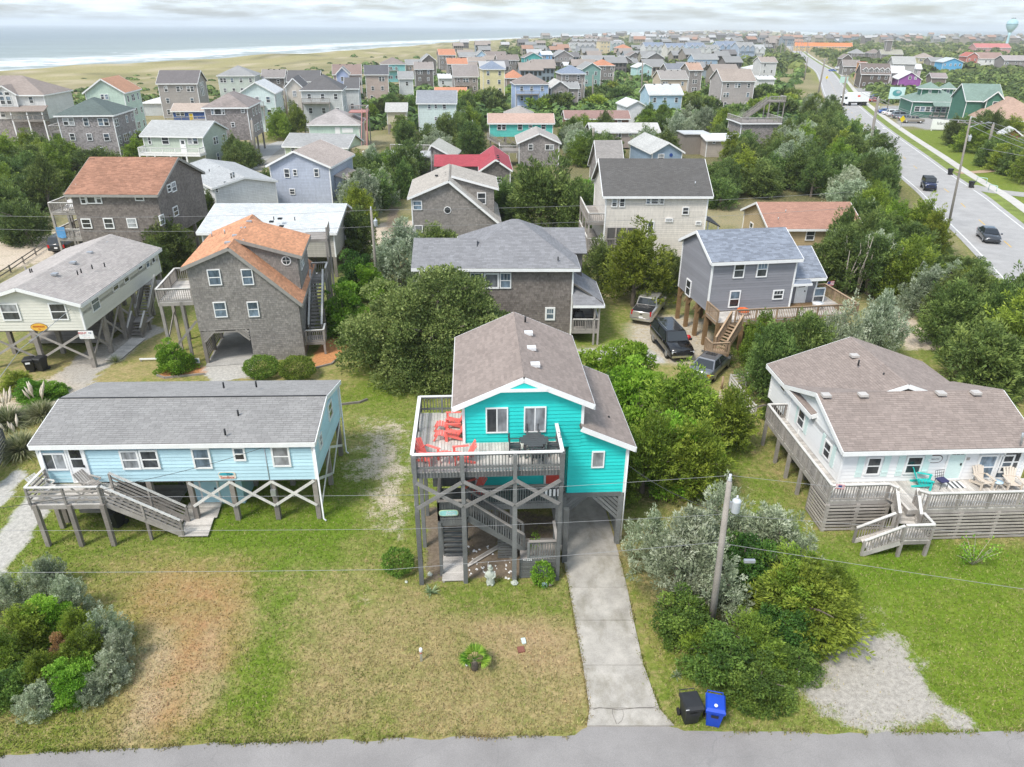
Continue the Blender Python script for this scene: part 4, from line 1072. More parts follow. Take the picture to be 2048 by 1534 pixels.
# pale blue house 
bw = 13.3; c_,s_ = math.cos(R(2)),math.sin(R(2))
B = House('stilt_house', 'long pale blue house on bare pilings with grey shingle roof and front stairs', (-9.81 - bw * c_, 30.36 - bw * s_),2, bw, 6.4)
br_ = B.root
B.block((0, bw, 0,6.4),(-.2, bw + .2,-.22,6.6),2.5, 'x', 4.8,4.8,5.62,.48, BLUEB, R_UNDER, detail=(.145,.33,.014, R_GREY), cladding=(BLUE, .2,99,.03))
B.win('f', 84.5,903.7,135.6,940, 'slide'); B.win('f', 243,899,280,938); B.win('f', 282,898.5,318.7,936.5)
B.win('f', 385.6,895,423,935.4); B.win('f', 467.6,893,491,920); B.win('f', 544,890.7,581,932)
B.win('r', 654,800,662.5,840); B.win('r', 635.8,863,641.8,900)
u_, z_ = B.hit('f', 160,935); B.doorm('f', u_, 2.5,.95,2.06, WHITE, 'storm')
u0, _z = B.hit('f', 132,920); box('shade_panel', br_, (.95,-.012,3.05),(1.75,.02,1.0), BLUEB)
ux = [13.15,11.05,8.98,6.9]
for x in ux + [4.9,2.8,.3]:
 box('piling', br_, (x, .1,1.25),(.24,.24,2.6), PILING); box('piling', br_, (x, 6.25,1.25),(.24,.24,2.6), PILING); box('piling', br_, (x, 3.2,1.25),(.24,.24,2.6), PILING)
for i in range(3):
 beam('cross_brace', br_, (ux[i], -.04,2.42),(ux[i + 1], -.04,.95),.04,.14, PALERAIL); beam('cross_brace', br_, (ux[i], -.09,.95),(ux[i + 1], -.09,2.42),.04,.14, PALERAIL)
for a_,b_ in ((.1,3.2),(3.2,6.2)):
 beam('cross_brace', br_, (bw - .02, a_, 2.4),(bw - .02, b_, .7),.04,.14, PALERAIL); beam('cross_brace', br_, (bw + .03, a_, .7),(bw + .03, b_, 2.4),.04,.14, PALERAIL)
shell('store_room', br_, [[(6.1,1.5,0),(8.9,1.5,0),(8.9,1.5,2.48),(6.1,1.5,2.48)], [(8.9,1.5,0),(8.9,4.3,0),(8.9,4.3,2.48),(8.9,1.5,2.48)], [(6.1,4.3,0),(6.1,1.5,0),(6.1,1.5,2.48),(6.1,4.3,2.48)]], BLUEB)
door(br_, B.frame('f', 7.2,1.08,-1.5),1.0,2.1, BLUEB)
box('floor_joists', br_, (bw / 2,3.2,2.44),(bw - .1,6.3,.1), PILING)
# deck and stairs
deck(br_, .12,3.5,-1.85,-.06,2.45, LIGHTDECK, .14, 'x', GREYDECK, .22)
railing(br_, [(.15,-.2,2.45),(.15,-1.82,2.45),(3.5,-1.82,2.45)], .98, GREYDECK, PALERAIL, .14,1.7, 'hor')
for k in (0,1):
 for d_ in (-1,1): beam('rail_brace', br_, (1.0 + k * 1.65 - .4 * d_, -1.80,2.55),(1.0 + k * 1.65 + .4 * d_, -1.80,3.35),.03,.08, GREYDECK)
for x, y in ((.34,-1.82),(1.97,-1.86),(3.52,-1.86),(.3,-.4)): box('piling', br_, (x, y, 1.2),(.2,.2,2.5), PILING)
box('piling', br_, (5.17,-1.46,.75),(.13,.13,1.6), PILING)
stairs(br_, (3.52,-1.15,2.45),(6.65,-.78,.12),1.15, GREYDECK, 'hor', GREYDECK, PALERAIL, (1,-1),.95)
for k in range(19):
 y = -1.34 + k * .15; x0 = 7.2 - .58 * k / 19 + -.0; box('boardwalk_plank', br_, (7.2 - .02 * k, y, .13),(1.45 if k < 10 else 1.75,.14,.04), LIGHTDECK)
for x in (6.6,7.6): box('boardwalk_bearer', br_, (x, 0.02,.05),(.08,2.7,.12), GREYDECK)
# low platform beneath the deck
deck(br_, .8,5.6,.4,2.6,.5, GREYDECK, .15, 'x', GREYDECK, .15)
B.pipes([B.loc(477,832,5.25),B.loc(451,870,5.0),B.loc(448,776,5.45),B.loc(513,774,5.45)],None,.34)
beam('ridge_cap', br_, (-.2,3.03,5.665),(bw + .2,3.03,5.665),.05,.03, BLACK)
u_, z_ = B.hit('f', 455,950)
sign('small painted sign reading The Sandbox on the pale blue wall', B, 'f', u_, z_, .03,.85,.40, plain('sand_sign', (.70,.62,.52),.5), [('The', .20,.12,.09, plain('navy_ink', (.01,.03,.12),.5)),('Sandbox', .20,0,-.1, plain('rust_ink', (.45,.06,.05),.5))], 6)
_o = [o for o in bpy.data.objects if o.name.startswith('sign')][-1]
link('painted_wave', disc_mesh(.36,.085,.004, plain('teal_ink', (.05,.38,.45),.5), pw=3), _o, Matrix.Translation((-.02,-.031,.09)))
box('meter_box', br_, (11.05,-.08,1.75),(.26,.14,.36), METAL); tube('conduit', br_, [(10.95,-.03,1.9),(10.95,-.03,4.7)], .025, METAL, 6)
for x, y in ((bw + .1,-.12),(bw + .12,6.45)): tube('downpipe', br_, [(x, y, 4.6),(x, y, .12),(x + .15, y - .1,.06)], .045, WHITE, 8)
tube('downpipe', br_, [(.2,-.12,4.6),(.2,-.12,2.6)], .045, WHITE, 8)
# white house with the long deck 
C = House('deck_house', 'white single storey house with taupe roof and mint shutters above slatted deck skirting', (16.93,31.3),3,9.7,9.6)
cr_ = C.root
WB = plain('white_wall_paint', (.76,.765,.765),.55,.03,2)
MINT = plain('pale_mint_paint', (.60,.74,.71),.5,.04,3)
cw = (0,9.75,0,6.6); rw = (0.01,9.4,5.0,9.6)
C.block(cw, (-.33,10.05,-.45,7.05),1.85, 'x', 4.0,4.0,5.38,.5, WB, R_UNDER, detail=(.145,.33,.014, R_TAUPE), cladding=(WSID, .22,99,.024))
C.block(rw, (-.32,9.75,3.35,10.0),1.85, 'y', 3.99,3.99,5.78,.5, WB, R_UNDER, detail=(.145,.33,.014, R_TAUPE), cladding=(WSID, .22,99,.024))
for q in ((1730,913,1761,948),(1810,911,1842,946)):
 wv = C.win('f', *q, panes=G_DARK); wx = wv.matrix_basis.translation
 for sg in (-1,1):
  sh = box('shutter', cr_, (wx.x + sg * .68,-.035, wx.z),(.34,.035,1.35), MINT)
  for dz in (-.4,.4): box('shutter_batten', cr_, (wx.x + sg * .68,-.06, wx.z + dz),(.34,.02,.10), MINT)
C.win('f', 1951,909,1988,956, panes=G_BLUE); C.win('f', 1991,908,2022,956, panes=G_BLUE)
for q in ((1596.5,817,1613,858),(1648,880,1665.5,921)):
 wv = C.win('l', *q, panes=G_DARK); wx = wv.matrix_basis.translation
 for sg in (-1,1): box('shutter', cr_, (-.035, wx.y + sg * .62, wx.z),(.035,.32,1.25), MINT)
C.win('l', 1562,770,1574,782, 'pic')
u_, _z = C.hit('f', 1904,940); C.doorm('f', u_, 1.87,1.0,2.05, MINT, 'lites'); du = u_
C.winm('f', 8.95,2.9,1.0,1.3)
u2, z2 = C.hit('f', 1869,917); o_ = tag(link('wall_sign', disc_mesh(.36,.2,.03, WHITE, pw=2.6)), 'white scalloped wall sign with dark wavy edge next to mint door', 'sign'); o_.matrix_basis = C.Mw @ C.frame('f', u2, z2,.03)
link('border', disc_mesh(.40,.24,.02, plain('brown_iron', (.10,.05,.04),.6), pw=2.6), o_); letters('BEACH', .13, plain('grey_ink', (.3,.3,.3),.6), o_, Matrix.Translation((0,-.035,0)))
u2, z2 = C.hit('f', 1934,917); box('number_plaque', cr_, (u2,-.03, z2),(.26,.03,.16), GREYDECK)
C.vents([C.loc(1709,711,5.6), C.loc(1757,726,5.45), C.loc(1794,755,5.2), C.loc(1776,768,5.3), C.loc(1652,790,5.42), C.loc(1726,789,5.42), C.loc(1882,786,5.42), C.loc(1952,785,5.42)], plain('pale_vent', (.5,.47,.44),.6),(.45,.4,.13))
C.pipes([C.loc(1765,757,5.35), C.loc(1716,731,5.5)], BLACK, .35); tube('vent_pipe', cr_, [C.loc(2042,888,4.2), C.loc(2046,866,4.9)], .05, METAL, 8)
CZ = 1.85
deck(cr_, -1.2,2.4,-1.6,-.04, CZ, LIGHTDECK, .14, 'y', GREYDECK, .24)
deck(cr_, 2.41,12.5,-2.5,-.04, CZ, LIGHTDECK, .14, 'y', GREYDECK, .24)
deck(cr_, -1.2,-.04,-.02,6.95, CZ, LIGHTDECK, .14, 'x', GREYDECK, .24)
railing(cr_, [(-.05,6.93, CZ),(-1.18,6.93, CZ),(-1.18,-1.58, CZ)], .93, GREYDECK, PALERAIL, .135,1.35, 'bal')
railing(cr_, [(-1.18,-1.58, CZ),(1.75,-1.58, CZ),(2.0,-1.95, CZ)], .93, GREYDECK, PALERAIL, .135,1.3, 'bal', first=False)
railing(cr_, [(2.95,-2.2, CZ),(3.3,-2.48, CZ),(12.5,-2.48, CZ)], .93, GREYDECK, PALERAIL, .135,1.5, 'bal')
for k in range(8):
 z = .12 + k * .20
 box('skirt_slat', cr_, (.42,-1.66, z),(3.2,.03,.11), PALEDK); box('skirt_slat', cr_, (-1.26,-.75, z),(.03,1.75,.11), PALEDK); box('skirt_slat', cr_, (7.9,-2.56, z),(9.2,.03,.11), PALEDK)
for x, y in ((-1.15,-1.58),(.4,-1.58),(1.95,-1.58),(3.3,-2.46),(5.2,-2.46),(7.1,-2.46),(9,-2.46),(11,-2.46),(-1.15,.2),(-1.15,1.6),(-1.15,3.2),(-1.15,4.8),(-1.15,6.8),(.1,6.8),(-.1,4.8),(-.1,3),(-.1,1)): box('deck_post', cr_, (x, y, .8),(.17,.17,1.65), GREYDECK)
shell('underfloor_painted_shade', cr_, [[(.1,.1,0),(9.6,.1,0),(9.6,.1,1.84),(.1,.1,1.84)], [(.1,9.5,0),(.1,.1,0),(.1,.1,1.84),(.1,9.5,1.84)]], SHADE)  # dark shell: shade beneath the floor put into its colour
box('painted_shade_sheet', cr_, (.42,-1.35,.8),(3.0,.05,1.5), SHADE); box('painted_shade_sheet', cr_, (7.9,-2.25,.8),(9.0,.05,1.5), SHADE); box('painted_shade_sheet', cr_, (-.95,-.7,.8),(.05,1.5,1.5), SHADE)  # dark sheets behind the slats paint in the shade under the deck
stairs(cr_, (2.48,-1.9, CZ),(2.35,-2.85,.98),1.0, LIGHTDECK, 'bal', GREYDECK, PALERAIL, (1,-1),.9, riser=True)
deck(cr_, 1.62,3.05,-3.75,-2.75,.98, LIGHTDECK, .14, 'y', GREYDECK, .2)
railing(cr_, [(3.03,-2.8,.98),(3.03,-3.72,.98),(1.66,-3.72,.98)], .9, GREYDECK, PALERAIL, .135,1.4, 'bal')
stairs(cr_, (1.62,-3.25,.98),(-.05,-3.1,.03),1.0, LIGHTDECK, 'bal', GREYDECK, PALERAIL, (1,-1),.9, riser=True)
for x, y in ((1.66,-3.7),(3.0,-3.7),(3.0,-2.8)): box('deck_post', cr_, (x, y, .45),(.15,.15,.95), GREYDECK)
# cream stilt house 
D = House('stilt_house', 'cream sided cottage on tall pilings with pale shingle roof and an orange oval sign', (-38.6,48.2),2.5,7.6,13.8)
D.block((0,7.6,0,13.8),(-.35,7.95,-.4,14.1),3.05, 'y', 5.15,5.15,6.42,.5, CREAMB, R_UNDER, detail=(.15,.4,.014, R_PALE), cladding=(CREAM, .22,99,.028))
for q in ((3.4,606,40,641),(101,605,135,640)): D.win('f', *q)
for q in ((179.5,588,198,623),(222,560,236,582.5),(245,544,256,566),(273,522,283,540),(289,514,297,537),(300,504,308,528)): D.win('r', *q)
dr_ = D.root
D.pilings((0,7.6,0,13.8),3.05,3,6,PILING,.15,True,GREYDECK)
for a_,b_ in ((.2,2.8),(2.8,5.4),(5.4,8.2)):
 beam('brace', dr_, (7.5, a_, .6),(7.5, b_, 2.9),.05,.18, GREYDECK); beam('brace', dr_, (7.42, a_, 2.9),(7.42, b_, .6),.05,.18, GREYDECK)
for k in range(20): box('fence_board', dr_, (1.2 + k * .19,9.0,1.1),(.17,.03,2.1), GREYDECK)
box('floor_joists', dr_, (3.8,6.9,2.98),(7.4,13.6,.1), PILING)
deck(dr_, .5,6.2,4.2,8.0,.5, GREYDECK, .16, 'x', GREYDECK, .2)
top,bot = D.loc(300,570,3.0),D.loc(272,676,0); mid = top.lerp(bot,.70); mid.z = .95
lt = mid + (top - mid).normalized() * .9; lt.z = .95
stairs(dr_, top, lt, 1.05, GREYDECK, 'solid', GREYDECK, PALERAIL, (1,-1),.9); stairs(dr_, mid, bot, 1.05, GREYDECK, 'solid', GREYDECK, PALERAIL, (1,-1),.9)
ml = (mid + lt) / 2; box('landing', dr_, (ml.x, ml.y, .93),(1.5,1.2,.07), GREYDECK)
for sx_ in (-.5,.5): box('stair_post', dr_, (top.x + sx_, top.y, 1.5),(.15,.15,3.0), PILING); box('stair_post', dr_, (ml.x + sx_, ml.y, .45),(.13,.13,.95), PILING)
box('top_landing', dr_, (top.x - .1, top.y + .6,3.0),(1.5,1.3,.08), GREYDECK)
D.vents([D.loc(210,485,6.2),D.loc(179,505,6.25),D.loc(146,525,6.3),D.loc(109,548,6.3)],METAL,(.42,.38,.14))
D.pipes([D.loc(210,534,5.8),D.loc(185,538,5.9),D.loc(163,546,5.9),D.loc(156,550,5.9),D.loc(61,546,5.8),D.loc(65,546,5.8)],BLACK,.35)
YEL = plain('orange_yellow_sign', (.74,.42,.06),.5)
u_, z_ = D.hit('f', 79,654); sign('oval orange and yellow sign hung at the foot of a cream wall', D, 'f', u_, z_, .04,1.15,.58, YEL, [('SEABREEZE', .17,0,.05, plain('brick_red_ink', (.5,.05,.02),.5)),('22', .16,0,-.14, plain('brick_red_ink', (.5,.05,.02),.5))], 2, None, plain('dark_sign_edge', (.2,.08,.02),.5))
u_, z_ = D.hit('f', 174,667); sign('white rental notice with red RENT lettering fixed on a piling', D, 'f', u_, z_ - .05,.12,1.05,.62, WHITE, [('RENT', .24,-.22,.13, plain('rent_red_ink', (.55,.02,.03),.5)),('ME', .16,.30,.14, plain('navy_ink', (.01,.03,.12),.5)),('- - - - - -', .16,0,-.05, BLACK),('- - - - -', .16,0,-.18, plain('rent_red_ink', (.5,.02,.03),.5))], 20)
a_,b_ = P(225,722),P(278,678)
wk = tag(bpy.data.objects.new('walkway', None), kind='structure'); COL.objects.link(wk); wk['label'] = 'pale plank walk leading to the cream house stairs'
for k in range(22):
 p_ = a_.lerp(b_, (k + .5) / 22); d_ = b_ - a_; box('walk_plank', wk, (p_.x, p_.y, .07),(d_.length / 22 - .015,1.15,.05), LIGHTDECK, rz=math.degrees(math.atan2(d_.y, d_.x)))
# grey shingle house with orange roof 
E_ = House('shingle_house', 'tall grey cedar shingle house with bright orange roof and an open carport', (-23.17,49.41),8.5,7.35,9.4)
er = E_.root; GTRIM = plain('weathered_grey_trim', (.30,.285,.26),.8)
CS = (CEDAR,.16,.22,.022); DET = (.15,.36,.014,R_ORANGE)
E_.block((0,7.35,0,9.4),(-.32,7.65,-.3,9.7),2.65, 'y', 7.6,4.5,8.95,.43, CEDARB, R_UNDER, GTRIM, detail=DET, cladding=CS, corner=False)
E_.block((3.35,7.36,2.2,7.8),(3.1,7.75,1.9,8.1),4.75, 'y', 8.98,7.5,8.98,0.0, CEDARB, R_UNDER, GTRIM, detail=DET, cladding=CS, corner=False, name='dormer_wall')
lowp = [[(3.55,0,0),(7.35,0,0),(7.35,0,2.65),(3.55,0,2.65)],[(7.35,0,0),(7.35,9.4,0),(7.35,9.4,2.65),(7.35,0,2.65)],[(3.55,9.4,0),(3.55,0,0),(3.55,0,2.65),(3.55,9.4,2.65)]]
shell('lower_wall', er, lowp, CEDARB)
for pg in lowp[:2]: courses('shingles', er, pg, .16,.22,.022, CEDAR)
for q in ((416,538,442.6,570.5),(484,537,506.5,570),(428,603,454,634.4),(495.6,602,518,634)): E_.win('f', *q, fw=.07, panes=G_BLUE)
for q in ((625,552,636,589),(613.5,577,624,615)): E_.win('r', *q, fw=.07, panes=G_BLUE)
for yy in (3.5,4.4): E_.winm('r', yy, 6.6,.7,1.2, 'dh', (3.35,7.36,0,7.8), panes=G_BLUE)
rd = (3.35,7.36,2.2,7.8); u_, z_ = E_.hit('f', 572.5,521, rd)
ro = link('round_window', disc_mesh(.36,.36,.07, WHITE), er, E_.frame('f', u_, z_, 0, rd)); link('pane', disc_mesh(.28,.28,.01, G_DARK), ro, Matrix.Translation((0,-.07,0)))
box('muntin', ro, (0,-.085,0),(.03,.012,.56), WHITE); box('muntin', ro, (0,-.085,0),(.56,.012,.03), WHITE)
for y in (0.1,2.5,5,7.5,9.2): box('piling', er, (.15, y, 1.3),(.24,.24,2.7), PILING)
for k in range(10): box('carport_slat', er, (.12,2.4,.3 + k * .21),(.04,4.6,.12), GREYDECK)
for k in range(4):
 beam('corner_brace', er, (.2,-.02,1.75 + k * .22),(1.1 - k * .22,-.02,2.62),.03,.14, GREYDECK); beam('corner_brace', er, (3.5,-.02,1.75 + k * .22),(2.6 + k * .22,-.02,2.62),.03,.14, GREYDECK)
 box('header_slat', er, (1.85,-.015,2.56 - k * .09 if k < 2 else 2.6),(3.4,.03,.07), GREYDECK)
sheet('carport_floor', [(.1,-.6),(3.6,-.5),(3.55,9.3),(.1,9.3)], .03, CONC, er)
ez = 4.95
deck(er, -2.5,-.05,.1,5.2, ez, LIGHTDECK, .15, 'x', GREYDECK, .25)
railing(er, [(-.05,.14, ez),(-2.45,.14, ez),(-2.45,5.2, ez),(-.05,5.2, ez)], 1.0, GREYDECK, PALERAIL, .15,1.7, 'bal')
for x, y in ((-2.35,.2),(-.9,.2),(-2.35,2.7),(-2.35,5.1),(-.3,2.7)): box('deck_post', er, (x, y, 2.45),(.2,.2,4.95), GREYDECK)
beam('brace', er, (-2.3,.12,1.0),(-.1,.12,3.4),.05,.16, GREYDECK); beam('brace', er, (-2.35,5.0,4.6),(-2.35,.3,2.0),.05,.16, GREYDECK)
stairs(er, (8.1,6.6,4.1),(8.1,1.9,1.1),1.0, GREYDECK, 'solid', GREYDECK, PALERAIL, (1,-1),.9)
deck(er, 7.45,8.8,6.62,8.4,4.1, GREYDECK, .15, 'x', GREYDECK, .2); deck(er, 7.45,8.9,.55,1.9,1.1, GREYDECK, .15, 'x', GREYDECK, .2)
railing(er,[(8.8,6.7,4.1),(8.8,8.4,4.1),(7.5,8.4,4.1)],.95,GREYDECK,PALERAIL,.16,1.5); railing(er,[(8.85,1.9,1.1),(8.85,.6,1.1),(7.5,.6,1.1)],.95,GREYDECK,PALERAIL,.15,1.4)
for x, y, z in ((8.75,6.7,4.1),(8.75,8.3,4.1),(8.8,.65,1.1),(7.6,8.3,4.1),(8.6,4.2,2.4)): box('deck_post', er, (x, y, z / 2),(.16,.16, z), GREYDECK)
deck(er, 7.0,9.0,8.6,11,7.0, GREYDECK, .16, 'x', GREYDECK, .2); railing(er, [(9,8.62,7),(9,11,7)], .95, GREYDECK, PALERAIL, .16,1.5)
for x, y in ((8.9,8.7),(8.9,10.9)): box('deck_post', er, (x, y, 3.5),(.18,.18,7), GREYDECK)
E_.vents([E_.loc(498,443,8.95),E_.loc(486,456,8.9),E_.loc(470,471,8.9),E_.loc(455,485,8.85)],METAL,(.4,.35,.12)); E_.pipes([E_.loc(450,468,8.7),E_.loc(424,473,8.4),E_.loc(488,488,8.5)],METAL,.35)
box('meter_box', er, (7.42,.7,1.0),(.14,.25,.35), METAL)
# dark shingle house behind the big oak 
F_ = House('shingle_house', 'dark cedar shingle house with smooth grey hip roof behind the broad tree', (-7.4,53.8),1,12.1,9)
fr_ = F_.root
CSD = (CEDARD,.17,.24,.024); DETF = (.16,.4,.012,R_FGREY)
fw_ = (3.1,12.1,0,8.6)
F_.block(fw_, (2.7,12.6,-.5,9.0),0.2, 'x', 6.35,6.35,9.0,.5, CEDARB, R_UNDER, detail=DETF, cladding=CSD, hip=4.7)
for f in ([(-.4,-.5,6.34),(4.6,-.5,6.34),(4.6,2.35,7.94),(-.4,2.35,7.94)],[(4.6,5.2,6.34),(-.4,5.2,6.34),(-.4,2.35,7.94),(4.6,2.35,7.94)]):
 sl = slab('porch_roof', fr_, f, .13, R_UNDER); courses('roof_shingles', sl, f, *DETF)
beam('fascia', fr_, (-.4,-.52,6.22),(2.7,-.52,6.22),.05,.24, WHITE)
for x in (.0,.9,1.8,2.7): box('porch_post', fr_, (x, 0,3.2),(.16,.16,6.3), GREYDECK)
deck(fr_, -.2,3.05,-.1,5.0,3.9, GREYDECK, .16, 'x', GREYDECK, .2); railing(fr_, [(-.15,5,3.9),(-.15,-.05,3.9),(3.05,-.05,3.9)], .95, GREYDECK, PALERAIL, .16,1.6)
F_.win('f', 940,544,966,577, 'dhg', fw_, panes=G_BLUE); F_.win('f', 967,545,999,577, 'pic', fw_, panes=G_BLIND, fw=.14); F_.win('f', 1000,544,1022,577, 'dhg', fw_, panes=G_BLUE); F_.win('f', 1090,614,1110,640, 'dhg', fw_, panes=G_BLUE, fw=.14)
R1 = [(12.12,.0,5.05),(14.6,-.3,3.45),(14.6,5.2,3.45),(12.12,5.0,5.05)]
sl = slab('porch_roof', fr_, R1,.12, R_UNDER); courses('roof_shingles', sl, R1, *DETF)
R2 = [(12.12,-1.15,3.45),(14.6,-1.15,3.45),(14.55,-.28,3.46),(12.12,1.2,5.04)]
R2 = [(12.12,-.85,3.45),(14.6,-.85,3.45),(12.12,1.2,5.04)]; sl = slab('porch_roof', fr_, R2,.12, R_UNDER); courses('roof_shingles', sl, R2, *DETF)
beam('fascia', fr_, (12.12,-.87,3.35),(14.6,-.87,3.35),.05,.2, WHITE); beam('fascia', fr_, (14.62,-.85,3.35),(14.62,5.2,3.35),.05,.2, WHITE)
deck(fr_, 12.15,14.3,-.6,4.8,1.25, GREYDECK, .15, 'x', GREYDECK, .22); railing(fr_, [(12.2,-.56,1.25),(14.25,-.56,1.25),(14.25,4.8,1.25)], .95, GREYDECK, PALERAIL, .13,1.1)
for x, y in ((13.9,-.56),(14.25,-.56),(14.25,2.2),(14.25,4.7)): box('porch_post', fr_, (x, y, 1.65),(.14,.14,3.3), GREYDECK)
shell('rear_wing', fr_, [[(12.1,3.6,0),(13.2,3.6,0),(13.2,3.6,6.4),(12.1,3.6,6.4)], [(13.2,3.6,0),(13.2,8.2,0),(13.2,8.2,6.4),(13.2,3.6,6.4)]], CEDARB)
R3 = [(9.0,3.2,6.45),(13.5,3.2,6.45),(13.5,5.9,7.9),(9.0,5.9,7.9)]; sl = slab('wing_roof', fr_, R3,.12, R_UNDER); courses('roof_shingles', sl, R3, *DETF)
F_.pipes([F_.loc(1116,521,6.8)],BLACK,.3)
# slate grey house on tall brown pilings 
G = House('stilt_house', 'slate grey two storey house on brown pilings with blue grey roof and entry wing', (15.35,53.5),9,6.9,6.2)
gr = G.root; CLG = (SLATE,.2,99,.03); DETG = (.15,.4,.012,R_BLUEG)
G.block((0,6.9,0,6.2),(-.3,7.2,-.35,6.55),2.9, 'x', 7.0,7.0,8.6,.5, SLATEB, R_UNDER, detail=DETG, cladding=CLG)
ga = (6.91,9.5,.9,5.6)
G.block(ga, (6.85,9.95,.35,6.0),2.9, 'x', 5.15,5.15,6.9,.55, SLATEB, R_UNDER, detail=DETG, cladding=CLG)
pr_ = [(6.95,-.15,4.85),(8.5,-.15,4.85),(8.5,.95,5.35),(6.95,.95,5.35)]; sl = slab('entry_roof', gr, pr_, .1, R_UNDER); courses('roof_shingles', sl, pr_, *DETG); beam('fascia', gr, (6.9,-.17,4.78),(8.5,-.17,4.78),.05,.18, WHITE)
for q, st in (((1466.6,523,1489,556), 'dh'),((1512.7,521.6,1535,554), 'dhg'),((1457,581,1479.6,614), 'dh'),((1545,579,1566,598.5), 'dhg')): G.win('f', *q, st)
G.win('l', 1373,557.5,1383,593); G.win('f', 1625,575.6,1647.7,607, 'dh', ga)
u_, _z = G.hit('f', 1598,600, ga); G.doorm('f', u_, 2.9,1.0,2.1, WHITE, 'half', ga)
for x in (.12,2.3,4.6,6.8,9.3):
 for y in (.12,2.1,4.1,6.05): box('piling', gr, (x, y, 1.45),(.3,.3,2.9), BROWNPILE)
for y0_, y1_ in ((.1,2.1),(2.1,4.1),(4.1,6)): beam('knee_brace', gr, (.1, y0_, 2.85),(.1, y0_ + .8,2.0),.05,.16, BROWNPILE); beam('knee_brace', gr, (.1, y1_, 2.0),(.1, y1_ - .8,2.85),.05,.16, BROWNPILE)
box('floor_joists', gr, (4.8,3.1,2.86),(9.4,6,.08), BROWNPILE)
deck(gr, -.1,10.6,-2.3,-.05,2.85, LIGHTDECK, .15, 'x', NEWDECK, .25)
deck(gr, 9.6,11.4,-.05,2.6,2.85, LIGHTDECK, .15, 'x', NEWDECK, .25)
railing(gr,[(-.1,-.1,2.85),(-.1,-2.28,2.85)],.95,NEWDECK,NEWDECK,.14,1.6); railing(gr,[(1.3,-2.28,2.85),(11.4,-2.28,2.85),(11.4,2.6,2.85),(9.6,2.6,2.85)],.95,NEWDECK,NEWDECK,.14,1.8)
for x in (0,2,4,6,8,10.5): box('piling', gr, (x, -2.2,1.4),(.24,.24,2.85), BROWNPILE)
stairs(gr, (1.2,-2.75,2.85),(-.2,-3.6,1.15),1.0, NEWDECK, 'bal', NEWDECK, NEWDECK, (1,-1),.9)
deck(gr, -1.3,.1,-4.4,-3.2,1.15, NEWDECK, .15, 'x', NEWDECK, .22); railing(gr, [(-1.28,-3.2,1.15),(-1.28,-4.38,1.15),(.1,-4.38,1.15)], .95, NEWDECK, NEWDECK, .13,1.4)
for x, y in ((-1.25,-4.35),(.05,-4.35),(-1.25,-3.25)): box('piling', gr, (x, y, .55),(.16,.16,1.15), BROWNPILE)
# brown shingle house with two side decks 
Hh = House('shingle_house', 'weathered brown shingle house with rust brown roof and two stacked side decks', (-43.9,72.2),.5,8.5,11.5)
hr = Hh.root; CS2 = (CEDARD,.17,.24,.022)
Hh.block((0,8.5,0,11.5),(-.4,8.8,-.45,11.95),3.1, 'x', 7.9,7.9,10.5,.5, CEDARB, R_UNDER, GTRIM, detail=(.16,.4,.012, R_RUST), cladding=CS2, corner=False)
for q in ((160.6,388,172.6,408),(192,387,203.4,407),(270,387,288,402),(164,436.5,183.5,457),(208.5,436,228,457),(255,436,274.5,456)): Hh.win('f', *q, fw=.1)
Hh.win('f', 173.6,387,191,407, 'pic', panes=G_DARK)
for q in ((333,368,340.7,385),(341.8,363,351,384),(318.5,428,328,451),(345,412,355.4,433)): Hh.win('r', *q, fw=.1)
Hh.pilings((0,8.5,0,11.5),3.1,4,4,PILING,.15,False)
for z in (6.0,3.35):
 deck(hr, -2.6,-.05,.1,6.5, z, LIGHTDECK, .18, 'y', GREYDECK, .25); railing(hr, [(-.05,.14, z),(-2.55,.14, z),(-2.55,6.5, z)], .95, GREYDECK, PALERAIL, .16,1.5)
for x, y in ((-2.5,.2),(-2.5,3.3),(-2.5,6.4),(-.9,.2)): box('deck_post', hr, (x, y, 3.0),(.2,.2,6.0), GREYDECK)
Hh.vents([Hh.loc(187,318,10.3),Hh.loc(222,318,10.3),Hh.loc(258,318,10.3),Hh.loc(288,318,10.3)],BLACK,(.5,.4,.2)); Hh.pipes([Hh.loc(153,374,8.3)],METAL,.3)
